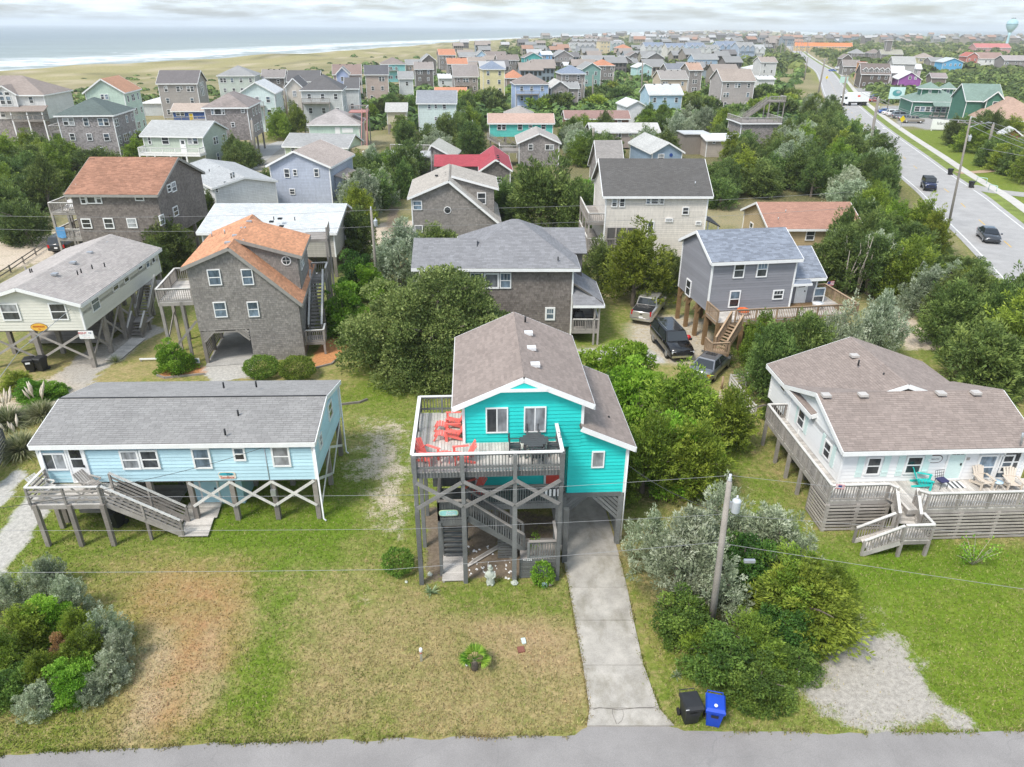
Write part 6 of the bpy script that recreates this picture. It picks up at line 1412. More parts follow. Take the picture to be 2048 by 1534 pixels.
# the town beyond: one line per house
# (label,left eave px,right eave px,eave height,depth,roof,rise,wall,roof colour,floor height,faces with windows,turn)
GREY_R,DARK_R,TAN_R,ORG_R,WHT_R,BLU_R,TAU_R = (.30,.30,.295),(.13,.125,.125),(.36,.305,.265),(.50,.23,.14),(.60,.61,.61),(.22,.26,.33),(.25,.21,.19)
TOWN = [
 ('pale mint hip roofed house at the dune edge beside white gable', (432,151),(510,152),8.8,12, 'hip', 2.6,(.50,.56,.50), GREY_R, 0, 'fr', 9),
 ('pale aqua gabled house with white roof on tall posts', (474,187),(551,188),8.6,12, 'gy', 2.5,(.60,.72,.70), WHT_R, 0, 'fr', 7),
 ('dark brown shingle house behind the pale aqua gable', (521,155),(570,155),7.5,11, 'gx', 2.2, CEDK, (.26,.235,.22),2, 'fr', 9),
 ('narrow cream gable house joined to dark grey roof', (568,175),(606,176),9.0,14, 'gy', 2.2,(.60,.535,.455), DARK_R, 0, 'f', 9),
 ('large pale grey house with dark hip roof and centre gable', (598,180),(686,181),9.4,13, 'hip', 3.0,(.52,.54,.525), DARK_R, 0, 'fr', 8),
 ('pale grey wing house with porches right of the dark hip roof', (687,177),(712,177),8.6,14, 'gx', 2.2,(.58,.59,.58), DARK_R, 0, 'fr', 9),
 ('lavender blue gabled house behind dark grey roofs', (670,149),(699,149),8.5,11, 'gy', 2.2,(.36,.43,.66), GREY_R, 0, 'f', 10),
 ('long charcoal roofed house behind the cream gable', (572,163),(640,163),7.6,14, 'gx', 2.8,(.40,.38,.36), DARK_R, 0, 'f', 9),
 ('pinkish house with brown roof left of the slate roof house', (664,149),(724,152),7.5,14, 'gx', 3.0,(.47,.36,.31),(.26,.19,.165),0, 'fr', 10),
 ('pinkish tan house with dark slate roof and end gable', (728,149),(778,150),8.6,12, 'gx', 2.6,(.46,.355,.30),(.115,.115,.125),0, 'fr', 9),
 ('turquoise house with taupe hip roof close to the dunes', (760,128),(812,128),7.5,13, 'hip', 2.6,(.20,.56,.56), TAU_R, 0, 'fr', 10),
 ('pale grey porch house beside the pink tan house', (796,157),(828,158),7.0,12, 'gx', 2.0,(.55,.58,.56), GREY_R, 0, 'fr', 9),
 ('dark weathered two storey house with worn brown roof', (828,138),(868,139),7.6,12, 'gx', 2.4, CEDK, (.30,.265,.245),0, 'fr', 9),
 ('peach walled house with grey roof above the dark house', (811,129),(845,130),7.0,10, 'gx', 2.0,(.52,.38,.27), GREY_R, 0, 'fr', 10),
 ('charcoal gable house at the dune grass', (842,122),(874,122),7.5,14, 'gy', 3.0, CEDK, GREY_R, 0, 'fr', 11),
 ('cream yellow cottage with pale roof half hidden by cedars', (770,222),(815,221),5.2,10, 'gx', 1.4,(.60,.53,.36),(.45,.44,.41),2.2, 'f', 6),
 ('white walled house below the dark weathered house', (876,156),(908,157),5.0,9, 'gx', 1.3,(.58,.60,.58), WHT_R, 1.5, 'fr', 8),
 ('orange roofed house on the first dune row', (877,110),(912,111),8.0,13, 'gx', 3.0, CED, ORG_R, 0, 'fr', 11),
 ('orange roofed grey house in front of pale gabled row', (894,128),(936,129),7.2,11, 'gx', 2.4, CED, ORG_R, 0, 'fr', 9),
 ('plain grey roofed house right of the orange dune house', (918,113),(955,114),7.0,11, 'gx', 2.2, CED, GREY_R, 0, 'fr', 10),
 ('light blue narrow gable house among grey roofs', (953,110),(973,110),8.0,12, 'gy', 2.4,(.40,.58,.78), GREY_R, 0, 'f', 10),
 ('long taupe roofed house near the dune crest', (972,112),(1014,113),7.0,12, 'gx', 2.4, CED, TAU_R, 0, 'fr', 10),
 ('grey cedar house with tan roof left of the taupe row', (936,122),(972,123),6.5,11, 'gx', 1.8, CED, TAN_R, 0, 'fr', 9),
 ('cedar house with pale tan roof behind the yellow tower house', (970,120),(996,121),6.8,11, 'gx', 2.0, CEDL, TAN_R, 0, 'fr', 9),
 ('two storey cedar house with long taupe roof', (994,120),(1039,121),7.6,12, 'gx', 2.4, CED, TAU_R, 0, 'fr', 9),
 ('broad weathered house with brown roof and side porch', (906,153),(958,154),7.6,12, 'gx', 3.4, CEDL, (.285,.255,.235),0, 'fr', 8),
 ('tall yellow house with blue grey hip roof', (964,138),(1012,139),10.5,11, 'hip', 2.2,(.70,.615,.30), BLU_R, 0, 'fr', 8),
 ('brown cottage with orange hip roof at the foot of the yellow house', (1011,156),(1051,155),5.0,11, 'hip', 2.6,(.30,.22,.17), ORG_R, 0, 'f', 8),
 ('bright teal house with brown gables near the dunes', (1048,115),(1086,116),8.5,11, 'gy', 2.4,(.045,.42,.40), TAU_R, 0, 'fr', 9),
 ('sky blue house with white roof edge beside the teal house', (1083,109),(1106,110),9.0,11, 'gx', 1.6,(.15,.40,.70), WHT_R, 0, 'fr', 9),
 ('grey shingle gable house below the teal house', (1046,132),(1094,132),6.6,11, 'gy', 2.2, CEDL, TAN_R, 0, 'f', 8),
 ('periwinkle blue house with brown hip roof above dark cedars', (1029,168),(1100,169),8.0,11, 'hip', 2.6,(.35,.48,.72), TAU_R, 0, 'fr', 7),
 ('grey house with pale gable roof right of the periwinkle house', (1100,176),(1140,172),6.6,12, 'gy', 2.0, CEDL, (.50,.48,.45),0, 'fr', 6),
 ('three storey cedar house with slate blue hip roof', (1122,147),(1173,148),9.6,11, 'hip', 2.2, CEDL, BLU_R, 2, 'fr', 7),
 ('cedar cottage with grey gable in front of the slate blue hip roof', (1130,176),(1160,177),6.4,8, 'gx', 1.6,(.33,.28,.26), GREY_R, 2, 'f', 7),
 ('sea green gabled house on posts by the lane', (1164,138),(1204,140),9.0,12, 'gy', 2.2,(.20,.37,.33), GREY_R, 3, 'fr', 7),
 ('grey house with terracotta hip roof beyond the sea green gable', (1191,131),(1231,131),7.8,12, 'hip', 2.2, CED, ORG_R, 0, 'fr', 8),
 ('broad grey gable house with pale roof edge left of the lane', (1108,113),(1148,114),8.0,14, 'gy', 3.2, CEDL, GREY_R, 0, 'f', 9),
 ('low house with white metal roof below the broad grey gable', (1128,131),(1166,131),4.0,10, 'gx', 1.6, CED, WHT_R, 0, 'f', 8),
 ('cream house with flat grey roof in the middle rows', (1166,120),(1234,121),6.4,12, 'gx', 2.2,(.60,.54,.42), GREY_R, 0, 'f', 8),
 ('light blue house with pale roof and front dormer', (1298,189),(1368,190),6.2,10, 'gx', 2.4,(.36,.54,.66),(.53,.55,.55),0, 'fr', 7),
 ('small white gabled house by the side lane', (1254,213),(1296,214),4.6,11, 'gy', 1.4,(.70,.71,.71), WHT_R, 0, 'f', 8),
 ('peach house with mossy wood roof behind the light blue house', (1321,158),(1378,159),6.6,11, 'gx', 2.6,(.55,.44,.32),(.31,.285,.265),0, 'f', 6),
 ('house with long dark slate roof above the peach house', (1334,139),(1379,140),7.0,11, 'gx', 2.2, CED, (.21,.22,.245),0, 'f', 6),
 ('cedar house with rust tan roof right of the slate roof', (1378,140),(1407,141),8.4,11, 'gx', 2.4, CEDL, (.43,.29,.22),0, 'fr', 6),
 ('big taupe house with broad tan roof above the thicket', (1444,162),(1513,163),8.2,12, 'gx', 3.2,(.41,.365,.345),(.345,.29,.25),0, 'fr', 5),
 ('white metal shed beside the big taupe house', (1516,158),(1552,158),5.0,8, 'gx', 1.0,(.62,.62,.60), WHT_R, 0, '', 5),
 ('pale house with white lower hip roof close to the highway', (1501,138),(1551,139),4.6,13, 'hip', 2.2,(.58,.57,.54), WHT_R, 0, 'f', 6),
 ('two storey pale grey house with worn roof next to highway poles', (1522,124),(1556,125),8.4,10, 'gx', 2.2,(.56,.56,.55), TAN_R, 0, 'f', 6),
 ('lime green cottage among the cedars', (1315,128),(1336,129),4.6,9, 'gy', 1.6,(.24,.60,.20),(.60,.66,.58),0, 'f', 8),
 ('aqua cottage with white roof near the lane end', (1274,135),(1306,136),5.4,11, 'gy', 1.8,(.38,.63,.62), WHT_R, 1.5, 'f', 9),
 ('grey gable house with pale rake left of lime cottage', (1294,116),(1330,117),6.6,12, 'gy', 3.0, CED, GREY_R, 0, 'f', 8),
 ('twin gabled grey house first of the pair by the cedars', (1236,122),(1266,123),6.0,12, 'gy', 2.6, CED, GREY_R, 0, 'f', 8),
 ('grey cedar gable house second of the pair by the cedars', (1258,112),(1284,113),6.4,12, 'gy', 2.4, CED, TAU_R, 0, 'f', 8),
 ('house with orange roof amid green scrub', (1363,109),(1386,109),5.5,10, 'gx', 2.4, CEDL, ORG_R, 0, '', 7),
 ('long blue walled house with grey roof above lime cottage', (1388,118),(1438,119),7.4,12, 'gx', 2.6,(.34,.48,.62), GREY_R, 0, 'f', 6),
 ('grey cottage with blue gable front below the long blue house', (1398,124),(1432,125),5.6,9, 'gy', 1.8, CEDL, (.34,.42,.52),0, 'f', 6),
]
RESORT = [
 ('large white house with blue roof in the far row', (1290,93),(1330,93),9,12, 'gx', 3,(.62,.63,.62), BLU_R, 'white'),
 ('cream house with blue gable in the far row', (1334,95),(1372,95),9,12, 'gx', 3,(.60,.58,.52), BLU_R, 'cream'),
 ('pale blue house with slate roof in the far row', (1376,94),(1412,94),9.5,12, 'gx', 3,(.42,.56,.68), BLU_R, 'pale'),
 ('long white house with pale roof in the far row', (1395,97),(1440,98),8.5,12, 'gx', 2.6,(.66,.66,.64), GREY_R, ''),
 ('blue gabled house before the long orange building', (1436,92),(1478,93),10,14, 'gx', 3.4,(.30,.42,.58), BLU_R, ''),
 ('second blue gabled house before the long orange building', (1478,94),(1512,95),10,14, 'gx', 3.2,(.36,.44,.56), GREY_R, ''),
 ('white beach house with three gables near the highway', (1494,98),(1532,99),8.5,12, 'gx', 3,(.68,.68,.66),(.42,.43,.43), ''),
 ('yellow tall house with terrace in the pier row', (1200,82),(1222,82),12,12, 'hip', 3,(.66,.54,.32), TAU_R, ''),
 ('brown flat topped hotel block near the pier', (1172,76),(1204,76),12,14, 'gx', 1.5,(.33,.27,.23),(.30,.24,.21), ''),
 ('grey long hotel block beside the brown block', (1146,82),(1196,82),10,14, 'gx', 2.0, CEDL, GREY_R, ''),
 ('white porch house in the pier row', (1140,90),(1164,90),8,12, 'gx', 2,(.60,.62,.62), GREY_R, ''),
 ('slate house with white rails in the pier row', (1158,92),(1192,92),9,12, 'gx', 2.4,(.36,.38,.42), GREY_R, ''),
 ('terracotta roofed villa behind the pier row', (1236,96),(1264,96),8,12, 'hip', 2.6,(.52,.40,.32), ORG_R, ''),
 ('teal grey house right of the pier row', (1224,88),(1250,88),9,12, 'gx', 2.6,(.34,.42,.44), GREY_R, ''),
]
for i,t_ in enumerate(TOWN):
 lab,pl,pr,ze,Dp,roof,rise,wc,rc,zb,au,rot = t_
 wl = pal(wc, 'shingle' if wc in (CED, CEDK, CEDL) else 'lap')
 h = mid('town_house', lab, pl, pr, ze, Dp, roof, rise, wl, rf(rc, .3 if rc in (TAN_R,) else 0), zb, (), rot, auto=au, group='houses of the beach town')
 if roof == 'gx' and i % 2 == 0: h.vents([(h.W * k, h.D * .5 - .3, ze + rise - .05) for k in (.25,.5,.75)], BLACK, (.4,.35,.2))
 if i % 3 == 1 and ze > 6.5:   # balcony on the street side
  zb_ = ze - 2.7; railing(h.root, [(.1,-1.6, zb_),(h.W * .7,-1.6, zb_)], 1.0, GREYDECK, PALERAIL, .3,2.5); box('balcony', h.root, (h.W * .35,-.85, zb_ - .1),(h.W * .7,1.6,.2), GREYDECK)
  for x in (.15, h.W * .68): box('balcony_post', h.root, (x, -1.55, zb_ / 2),(.2,.2, zb_), GREYDECK)
for i,t_ in enumerate(RESORT):
 lab,pl,pr,ze,Dp,roof,rise,wc,rc,_ = t_
 h = mid('town_house', lab, pl, pr, ze, Dp, roof, rise, pal(wc), rf(rc),0,(),10, auto='f', fl=2.8, group='houses of the beach town')
 if roof == 'gx':
  for k in range(3):
   x = h.W * (.2 + .3 * k); h.block((x - 1.6, x + 1.6,-.7,1.5),(x - 2, x + 2,-1, h.D * .45), ze - 3, 'y', ze - .2, ze - .2, ze + 1.7,.5, pal(wc), rf(rc))
# along the highway
DG,DGR = (.05,.185,.125),(.20,.275,.235)
Rs = mid('restaurant', 'dark green roadside restaurant with green hip roof and rooftop cupola', (1824,202),(1938,210),4.4,16, 'hip', 3.2, pal(DG), rf(DGR),0, rot=-14, cat='restaurant')
rr_ = Rs.root
for k in range(9): Rs.winm('f', 1.6 + k * (Rs.W - 3.2) / 8,2.3,1.6,1.4, 'dh')
deck(rr_,5,Rs.W,-2.6,-.1,.8,GREYDECK,.4); railing(rr_,[(5,-2.6,.8),(Rs.W,-2.6,.8)],1,GREYDECK,GREYDECK,.3)
f = [(5,-3,3.4),(Rs.W + .4,-3,3.4),(Rs.W + .4,.1,4.5),(5,.1,4.5)]; mroof(Rs,f,rf(DGR))
for k in range(6): box('porch_post', rr_, (5.2 + k * (Rs.W - 5.4) / 5,-2.7,1.7),(.2,.2,3.4), pal(DG))
for cx,cy,w__ in ((Rs.W * .34,4,4.4),(Rs.W * .72,6.5,2.6)):
 Rs.block((cx - w__ / 2, cx + w__ / 2, cy, cy + w__),(cx - w__ / 2 - .6, cx + w__ / 2 + .6, cy - .6, cy + w__ + .6),4.5, 'x', 7.6,7.6,9.2,.5, pal(DG), rf(DGR), hip=w__ / 2 + .58)
 Rs.winm('f', w__ / 2,6.7,.8,.9, 'pic', (cx - w__ / 2, cx + w__ / 2, cy, cy + w__))
R2 = mid('restaurant', 'two storey dark green gabled wing with white trim and small balcony', (1932,201),(2013,192),7.0,12, 'gx', 3.6, pal(DG), rf(DGR),0, rot=-12, cat='restaurant')
R2.block((4, R2.W, -1.4,1),(3.2, R2.W + .4,-1.8,6),3, 'y', 7.0,7.0,9.4,.5, pal(DG), rf(DGR))
for u in (6,9.5): R2.winm('f', u, 6.2,1.2,1.6, 'dh', (0, R2.W, -1.4,1))
deck(R2.root,4.5,9,-3,-1.4,4.0,GREYDECK,.4); railing(R2.root,[(4.5,-3,4),(9,-3,4)],1,GREYDECK,GREYDECK,.3)
h = mid('barn_shop', 'bright purple barn shop with white curved roof', (1796,158),(1847,152),4.2,15, 'gy', 2.8,(.31,.065,.35), rf((.72,.72,.72), metal=True),0,(('f', 1817,152,1823,159),('f', 1829,152,1834,159)), rot=-16, cat='shop')
h = mid('shop', 'long brown roadside shop with a row of roof dormers', (1722,148),(1784,145),5.5,12, 'gx', 4.0,(.13,.10,.08),(.19,.155,.14),0, rot=-12, auto='f', cat='shop')
for k in range(5):
 x = h.W * (.12 + .19 * k); h.block((x - .9, x + .9,.6,3),(x - 1.2, x + 1.2,.3,4),5.5, 'y', 7.2,7.2,8.2,.5, pal((.13,.10,.08)), rf((.19,.155,.14))); h.winm('f', .9,6.7,.9,1.0, 'dh', (x - .9, x + .9,.6,3))
h = mid('shop', 'tall orange and yellow shop front with flat roof', (1718,124),(1736,122),8.0,6, 'flat', .05,(.62,.24,.04),(.5,.12,.06),0, rot=-12, cat='shop'); box('yellow_panel', h.root, (h.W / 2,-.06,6.2),(h.W * .8,.06,2.4), plain('yellow_facade', (.66,.48,.06),.6))
mid('shop', 'dark shop with sloping roof left of the orange front', (1686,132),(1722,131),4.5,12, 'gx', 3,(.20,.18,.165),(.26,.23,.21),0, rot=-12, cat='shop', auto='f')
mid('shop', 'grey gabled shop building behind the purple barn', (1786,127),(1834,124),8.0,13, 'gx', 3.0,(.42,.41,.40),(.38,.38,.36),0, rot=-14, cat='shop', auto='f')
mid('shop', 'pale shop with white gable roof left of purple barn', (1777,145),(1812,140),5.5,10, 'gx', 2.6,(.52,.44,.44),(.66,.66,.66),0, rot=-14, cat='shop', auto='f')
mid('shop', 'pale pink annex right of the grey gabled shop', (1808,137),(1846,134),5.6,10, 'gx', 2.0,(.56,.46,.50),(.66,.66,.66),0, rot=-14, cat='shop', auto='f')
mid('town_house', 'bright sky blue gabled house above the roadside thicket', (1886,124),(1928,128),6.0,12, 'gy', 2.2,(.07,.40,.70),(.50,.54,.56),0, rot=-6, auto='f', group='houses beyond the highway')
mid('town_house', 'long white house with brown roof beyond the highway', (1958,117),(2008,119),6.5,13, 'gx', 3.4,(.66,.66,.64),(.32,.22,.19),0, rot=-6, auto='f', group='houses beyond the highway')
mid('town_house', 'coral red gabled house behind the long white house', (1934,113),(1960,114),7.5,12, 'gy', 2.4,(.52,.16,.12),(.42,.14,.11),0, rot=-6, auto='f', group='houses beyond the highway')
mid('town_house', 'grey cottage with pale gable left of the blue house', (1862,122),(1890,123),5.0,12, 'gx', 2.0, CEDL, GREY_R, 0, rot=-6, auto='f', group='houses beyond the highway')
mid('town_house', 'pale yellow hip roofed house beyond the purple barn', (1838,115),(1870,115),6.5,12, 'hip', 2.6,(.60,.54,.28), TAN_R, 0, rot=-6, auto='f', group='houses beyond the highway')
mid('town_house', 'weathered house with red railing at the edge of the view', (2010,120),(2070,121),7,12, 'gx', 2.4, CEDL, (.36,.32,.31),0, rot=-4, auto='f', group='houses beyond the highway')
mid('town_house', 'dark gabled cottage near the highway bend', (1684,117),(1706,117),5.5,11, 'gy', 2.6,(.15,.12,.10), TAU_R, 0, rot=-8, auto='f', group='houses beyond the highway')
mid('town_house', 'grey hip roofed cottage left of the church like tower', (1703,106),(1730,106),6,12, 'hip', 2.8, CED, GREY_R, 0, rot=-8, auto='f', group='houses beyond the highway')
mid('town_house', 'second grey hip roofed cottage nearer the tower house', (1738,106),(1764,106),6,12, 'hip', 2.8, CED, TAU_R, 0, rot=-8, auto='f', group='houses beyond the highway')
h = mid('town_house', 'shingle house with a square lookout tower', (1762,108),(1808,105),6,12, 'gx', 3, CED, (.34,.33,.27),0, rot=-8, group='houses beyond the highway'); h.block((3,7,3,7),(2.5,7.5,2.5,7.5),5, 'x', 15,15,16.5,.5, pal(CED), rf(TAU_R), hip=2.45)
mid('shed', 'small weathered shed in the roadside scrub', (1863,155),(1896,154),3.6,8, 'gx', 1.8,(.20,.165,.145),(.30,.255,.245),0, rot=-10, cat='shed')
h = mid('round_roof_pavilion', 'wide tan conical roof at the edge beside the restaurant lot', (1972,240),(2110,246),3.6,18, 'hip', 4.6,(.40,.30,.23),(.42,.29,.225),0, rot=-10, cat='pavilion')
mid('shop', 'red gabled hut behind the dark cedar by the restaurant', (2004,270),(2034,274),3.0,5, 'gy', 1.4,(.32,.08,.05), WHT_R, 0, rot=-20, cat='hut')
h = mid('long_building', 'long orange roofed motel far up the highway', (1590,92),(1706,91),5,18, 'gx', 3.5,(.62,.42,.16),(.68,.22,.085),0, rot=-14, cat='motel', auto='f')
h = mid('long_building', 'long red roofed building beneath the water tower', (1952,95),(2024,93),5,20, 'gx', 4,(.50,.26,.24),(.50,.18,.17),0, rot=-8, cat='motel', auto='f')
# water tower
wt = P(2012,93,0); WT = thing('water_tower', 'pale blue water tower with a bulb tank above the far trees', 'water tower', wt)
k_ = wt.length / 1607.0      # metres per photo pixel at that distance
PB = plain('pale_blue_tower_paint', (.36,.56,.62),.5,.06,.4)
k_ *= .66
lathe('shaft', WT, [(5.2 * k_, 0),(3.2 * k_, 6 * k_),(2.6 * k_, 22 * k_),(4.2 * k_, 29 * k_)], PB, n=20)
lathe('tank', WT, [(4.2 * k_, 29 * k_),(8 * k_, 34 * k_),(12.6 * k_, 41 * k_),(13.4 * k_, 46 * k_),(12.4 * k_, 51 * k_),(8 * k_, 55 * k_),(1 * k_, 57 * k_)], PB, n=28)
lathe('band', WT, [(13.45 * k_, 44.6 * k_),(13.6 * k_, 45.6 * k_),(13.45 * k_, 46.6 * k_)], plain('tower_band', (.2,.36,.42),.5), n=28)
for k in range(5): tube('antenna', WT, [((k - 2) * 2.2 * k_, 0,54 * k_),((k - 2) * 2.2 * k_, 0,(58 + (k % 2) * 2) * k_)], .5 * k_, plain('antenna_grey', (.2,.22,.24),.5),6)
box('antenna_ring', WT, (0,0,58 * k_),(12 * k_, 1 * k_, 1 * k_), MATS['antenna_grey'])
WT.scale = (1,1,1.13)
# fishing pier
PR = thing('fishing_pier', 'long wooden fishing pier standing in the surf', 'pier', (0,0,0))
pa,pb = P(1045,78,3),P(1180,74,3); pb = pa + (pb - pa).normalized() * min((pb - pa).length,520)
beam('pier_deck', PR, (pa.x, pa.y, 4.5),(pb.x, pb.y, 4.5),7,1.0, PILING)
for k in range(27):
 p = pa.lerp(pb,k / 26)
 for s in (-1,1): box('pier_pile', PR, (p.x, p.y + s * 3,0.5),(1.0,1.0,8.5), PILING)
box('pier_hut', PR, (pa.x + 6, pa.y, 6.5),(9,6,3), PILING)
# far hazy houses too small to show parts
frn = random.Random(21); n_far = 0
FARW = [((.60,.60,.58), 'pale'),(CEDL, 'grey'),((.50,.43,.36), 'tan'),((.40,.50,.58), 'blue'),((.56,.50,.36), 'cream')]
FARR = [((.36,.36,.355), 'grey'),((.42,.36,.32), 'tan'),((.50,.30,.22), 'rust'),((.24,.23,.23), 'dark'),((.60,.60,.60), 'white')]
_fm = {}
def far_house(x,y,W,Dp,ze,rise,wc,rc,rz,lab):
 V = [(0,0,0),(W,0,0),(W,Dp,0),(0,Dp,0),(0,0,ze),(W,0,ze),(W,Dp,ze),(0,Dp,ze)]
 key = (round(W),round(ze),wc,rc)
 if key not in _fm:
  o = .6
  wv = V + [(0,Dp / 2,ze + rise),(W,Dp / 2,ze + rise)]
  wm = me_from('far_wall', wv, [(0,1,5,4),(1,2,6,9,5),(2,3,7,6),(3,0,4,8,7)], pal(wc), uvs=[(0,0)] * 18)
  e = ze - .2
  rv = [(-o,-o,e),(W + o,-o,e),(W + o,Dp / 2,ze + rise + .2),(-o,Dp / 2,ze + rise + .2),(W + o,Dp + o,e),(-o,Dp + o,e)]
  rm = me_from('far_roof', rv, [(0,1,2,3),(4,5,3,2)], rf(rc), uvs=[(0,0)] * 8); _fm[key] = (wm, rm)
  xs_ = [W * (k + .5) / 5 for k in range(5)]; v2,f2 = [],[]
  for zf in ((ze * .38,ze * .8) if ze > 5 else (ze * .6,)):
   for xx in xs_:
    b = len(v2); v2 += [(xx - .6,-.05,zf - .8),(xx + .6,-.05,zf - .8),(xx + .6,-.05,zf + .8),(xx - .6,-.05,zf + .8)]; f2.append((b,b + 1,b + 2,b + 3))
  _fm[key] += (me_from('far_window', v2, f2, G_DARK),)
 wm,rm,dm = _fm[key]
 o = tag(link('distant_house', wm), lab, 'house', 'small distant houses in the haze'); o.matrix_basis = Matrix.Translation((x, y, 0)) @ Matrix.Rotation(R(rz),4, 'Z')
 link('roof', rm, o); tag(link('window', dm, o), kind='stuff'); 
 FOOT.append([tuple((o.matrix_basis @ Vector(p))[:2]) for p in V[:4]])
placed = []
while n_far < 235:
 px_,py_ = frn.uniform(1060,2060),64 + 30 * frn.random() ** 1.25
 if px_ < 1250 and py_ > 84: continue
 if px_ > 1590 and py_ > 88: continue
 p = P(px_,py_)
 if p.y > 5200 or p.length < 620: continue
 sd = poly_sd(np.array([p.x]),np.array([p.y]),ISLAND)[0]
 if sd > -60: continue
 if any((p.x - a) ** 2 + (p.y - b) ** 2 < 22 ** 2 for a,b in placed): continue
 placed.append((p.x,p.y)); n_far += 1
 wc,wn = frn.choice(FARW); rc,rn = frn.choice(FARR)
 zone = 'behind the pier row' if px_ < 1290 else 'behind the far blue gabled row' if px_ < 1500 else 'among the far highway poles' if px_ < 1590 else 'behind the orange motel' if px_ < 1710 else 'beyond the brown and purple shops' if px_ < 1860 else 'left of the water tower' if px_ < 1985 else 'right of the water tower'
 zone += ', near the horizon' if py_ < 72 else ', on the nearer side' if py_ > 81 else ''
 W_ = frn.choice((11,14,18)); ze = frn.choice((4,7,9))
 far_house(p.x, p.y, W_, 12, ze, 3.2, wc, rc, frn.choice((8,12,-6,16)), 'small %s house with %s roof, ' % (wn, rn) + zone)
placed2 = []; n_mid = 0; tries_ = 0
while n_mid < 70 and tries_ < 6000:
 tries_ += 1
 px_,py_ = frn.uniform(900,1580),94 + 85 * frn.random() ** 1.4
 p = P(px_,py_)
 if poly_sd(np.array([p.x]),np.array([p.y]),ISLAND)[0] > -95: continue
 if px_ > 1480 + (py_ < 120) * 60: continue
 cxy = [(sum(q[0] for q in f) / 4,sum(q[1] for q in f) / 4) for f in FOOT]
 if any((p.x + 5 - a) ** 2 + (p.y + 5 - b) ** 2 < 15.5 ** 2 for a,b in cxy): continue
 if 1080 < px_ < 1300 and 165 < py_ < 240: continue
 wc,wn = frn.choice(FARW[:1] + FARW[1:2] * 4 + FARW[2:]); rc,rn = frn.choice(FARR[:2] * 3 + FARR)
 far_house(p.x, p.y, frn.choice((9,11)),9, frn.choice((4,6,7)),2.4, wc, rc, frn.choice((7,9,11)), 'plain %s house with %s roof, ' % (wn, rn) + ('seaward rows' if px_ < 1060 else 'rows by the pier' if px_ < 1200 else 'rows by the dormer house' if px_ < 1330 else 'rows towards the highway') + (', farther back' if py_ < 112 else ', nearer'))
 n_mid += 1
# vegetation
LM = {'cedar': leafmat('cedar_foliage', (.040,.070,.018),(.105,.165,.040),(.215,.285,.075)),
      'olive': leafmat('olive_cedar_foliage', (.070,.115,.014),(.170,.245,.028),(.31,.39,.055)),
      'silver': leafmat('silver_green_foliage', (.13,.175,.095),(.29,.345,.215),(.50,.54,.41),.15),
      'oak': leafmat('oak_foliage', (.060,.090,.024),(.150,.195,.052),(.275,.315,.10)),
      'bright': leafmat('bright_green_foliage', (.065,.17,.012),(.145,.30,.022),(.26,.43,.055),.35),
      'dark': leafmat('dark_glossy_foliage', (.032,.075,.014),(.080,.165,.026),(.18,.29,.05)),
      'autumn': leafmat('reddish_foliage', (.15,.11,.04),(.36,.20,.08),(.46,.31,.15)),
      'box': leafmat('clipped_bush_foliage', (.05,.10,.014),(.12,.20,.028),(.22,.30,.045))}
BARK = plain('grey_brown_bark', (.17,.14,.115),.9,.25,4, fine=.2, bump=.5)
PALEBARK = plain('bare_pale_branches', (.42,.37,.32),.9,.2,4)
def quads_mesh(name,V,tint,mat):
 n = len(V); me = bpy.data.meshes.new(name); me.vertices.add(n * 4); me.vertices.foreach_set('co', V.astype(np.float32).ravel())
 me.loops.add(n * 4); me.loops.foreach_set('vertex_index', np.arange(n * 4, dtype=np.int32)); me.polygons.add(n); me.polygons.foreach_set('loop_start', np.arange(0, n * 4,4, dtype=np.int32))
 at = me.attributes.new('tint', 'FLOAT', 'FACE'); at.data.foreach_set('value', tint.astype(np.float32)); me.materials.append(mat); me.update(calc_edges=True); return me
def leaf_quads(c,d,L,Wd,rng):
 n = len(c); d = d / (np.linalg.norm(d,axis=1,keepdims=True) + 1e-9); s = np.cross(d,rng.normal(size=(n,3))); s /= np.linalg.norm(s,axis=1,keepdims=True) + 1e-9
 L = (L * rng.uniform(.6,1.4,n))[:, None]; Wd = (Wd * rng.uniform(.6,1.4,n))[:, None]
 return np.stack([c,c + d * L * .45 + s * Wd / 2,c + d * L,c + d * L * .45 - s * Wd / 2],1)
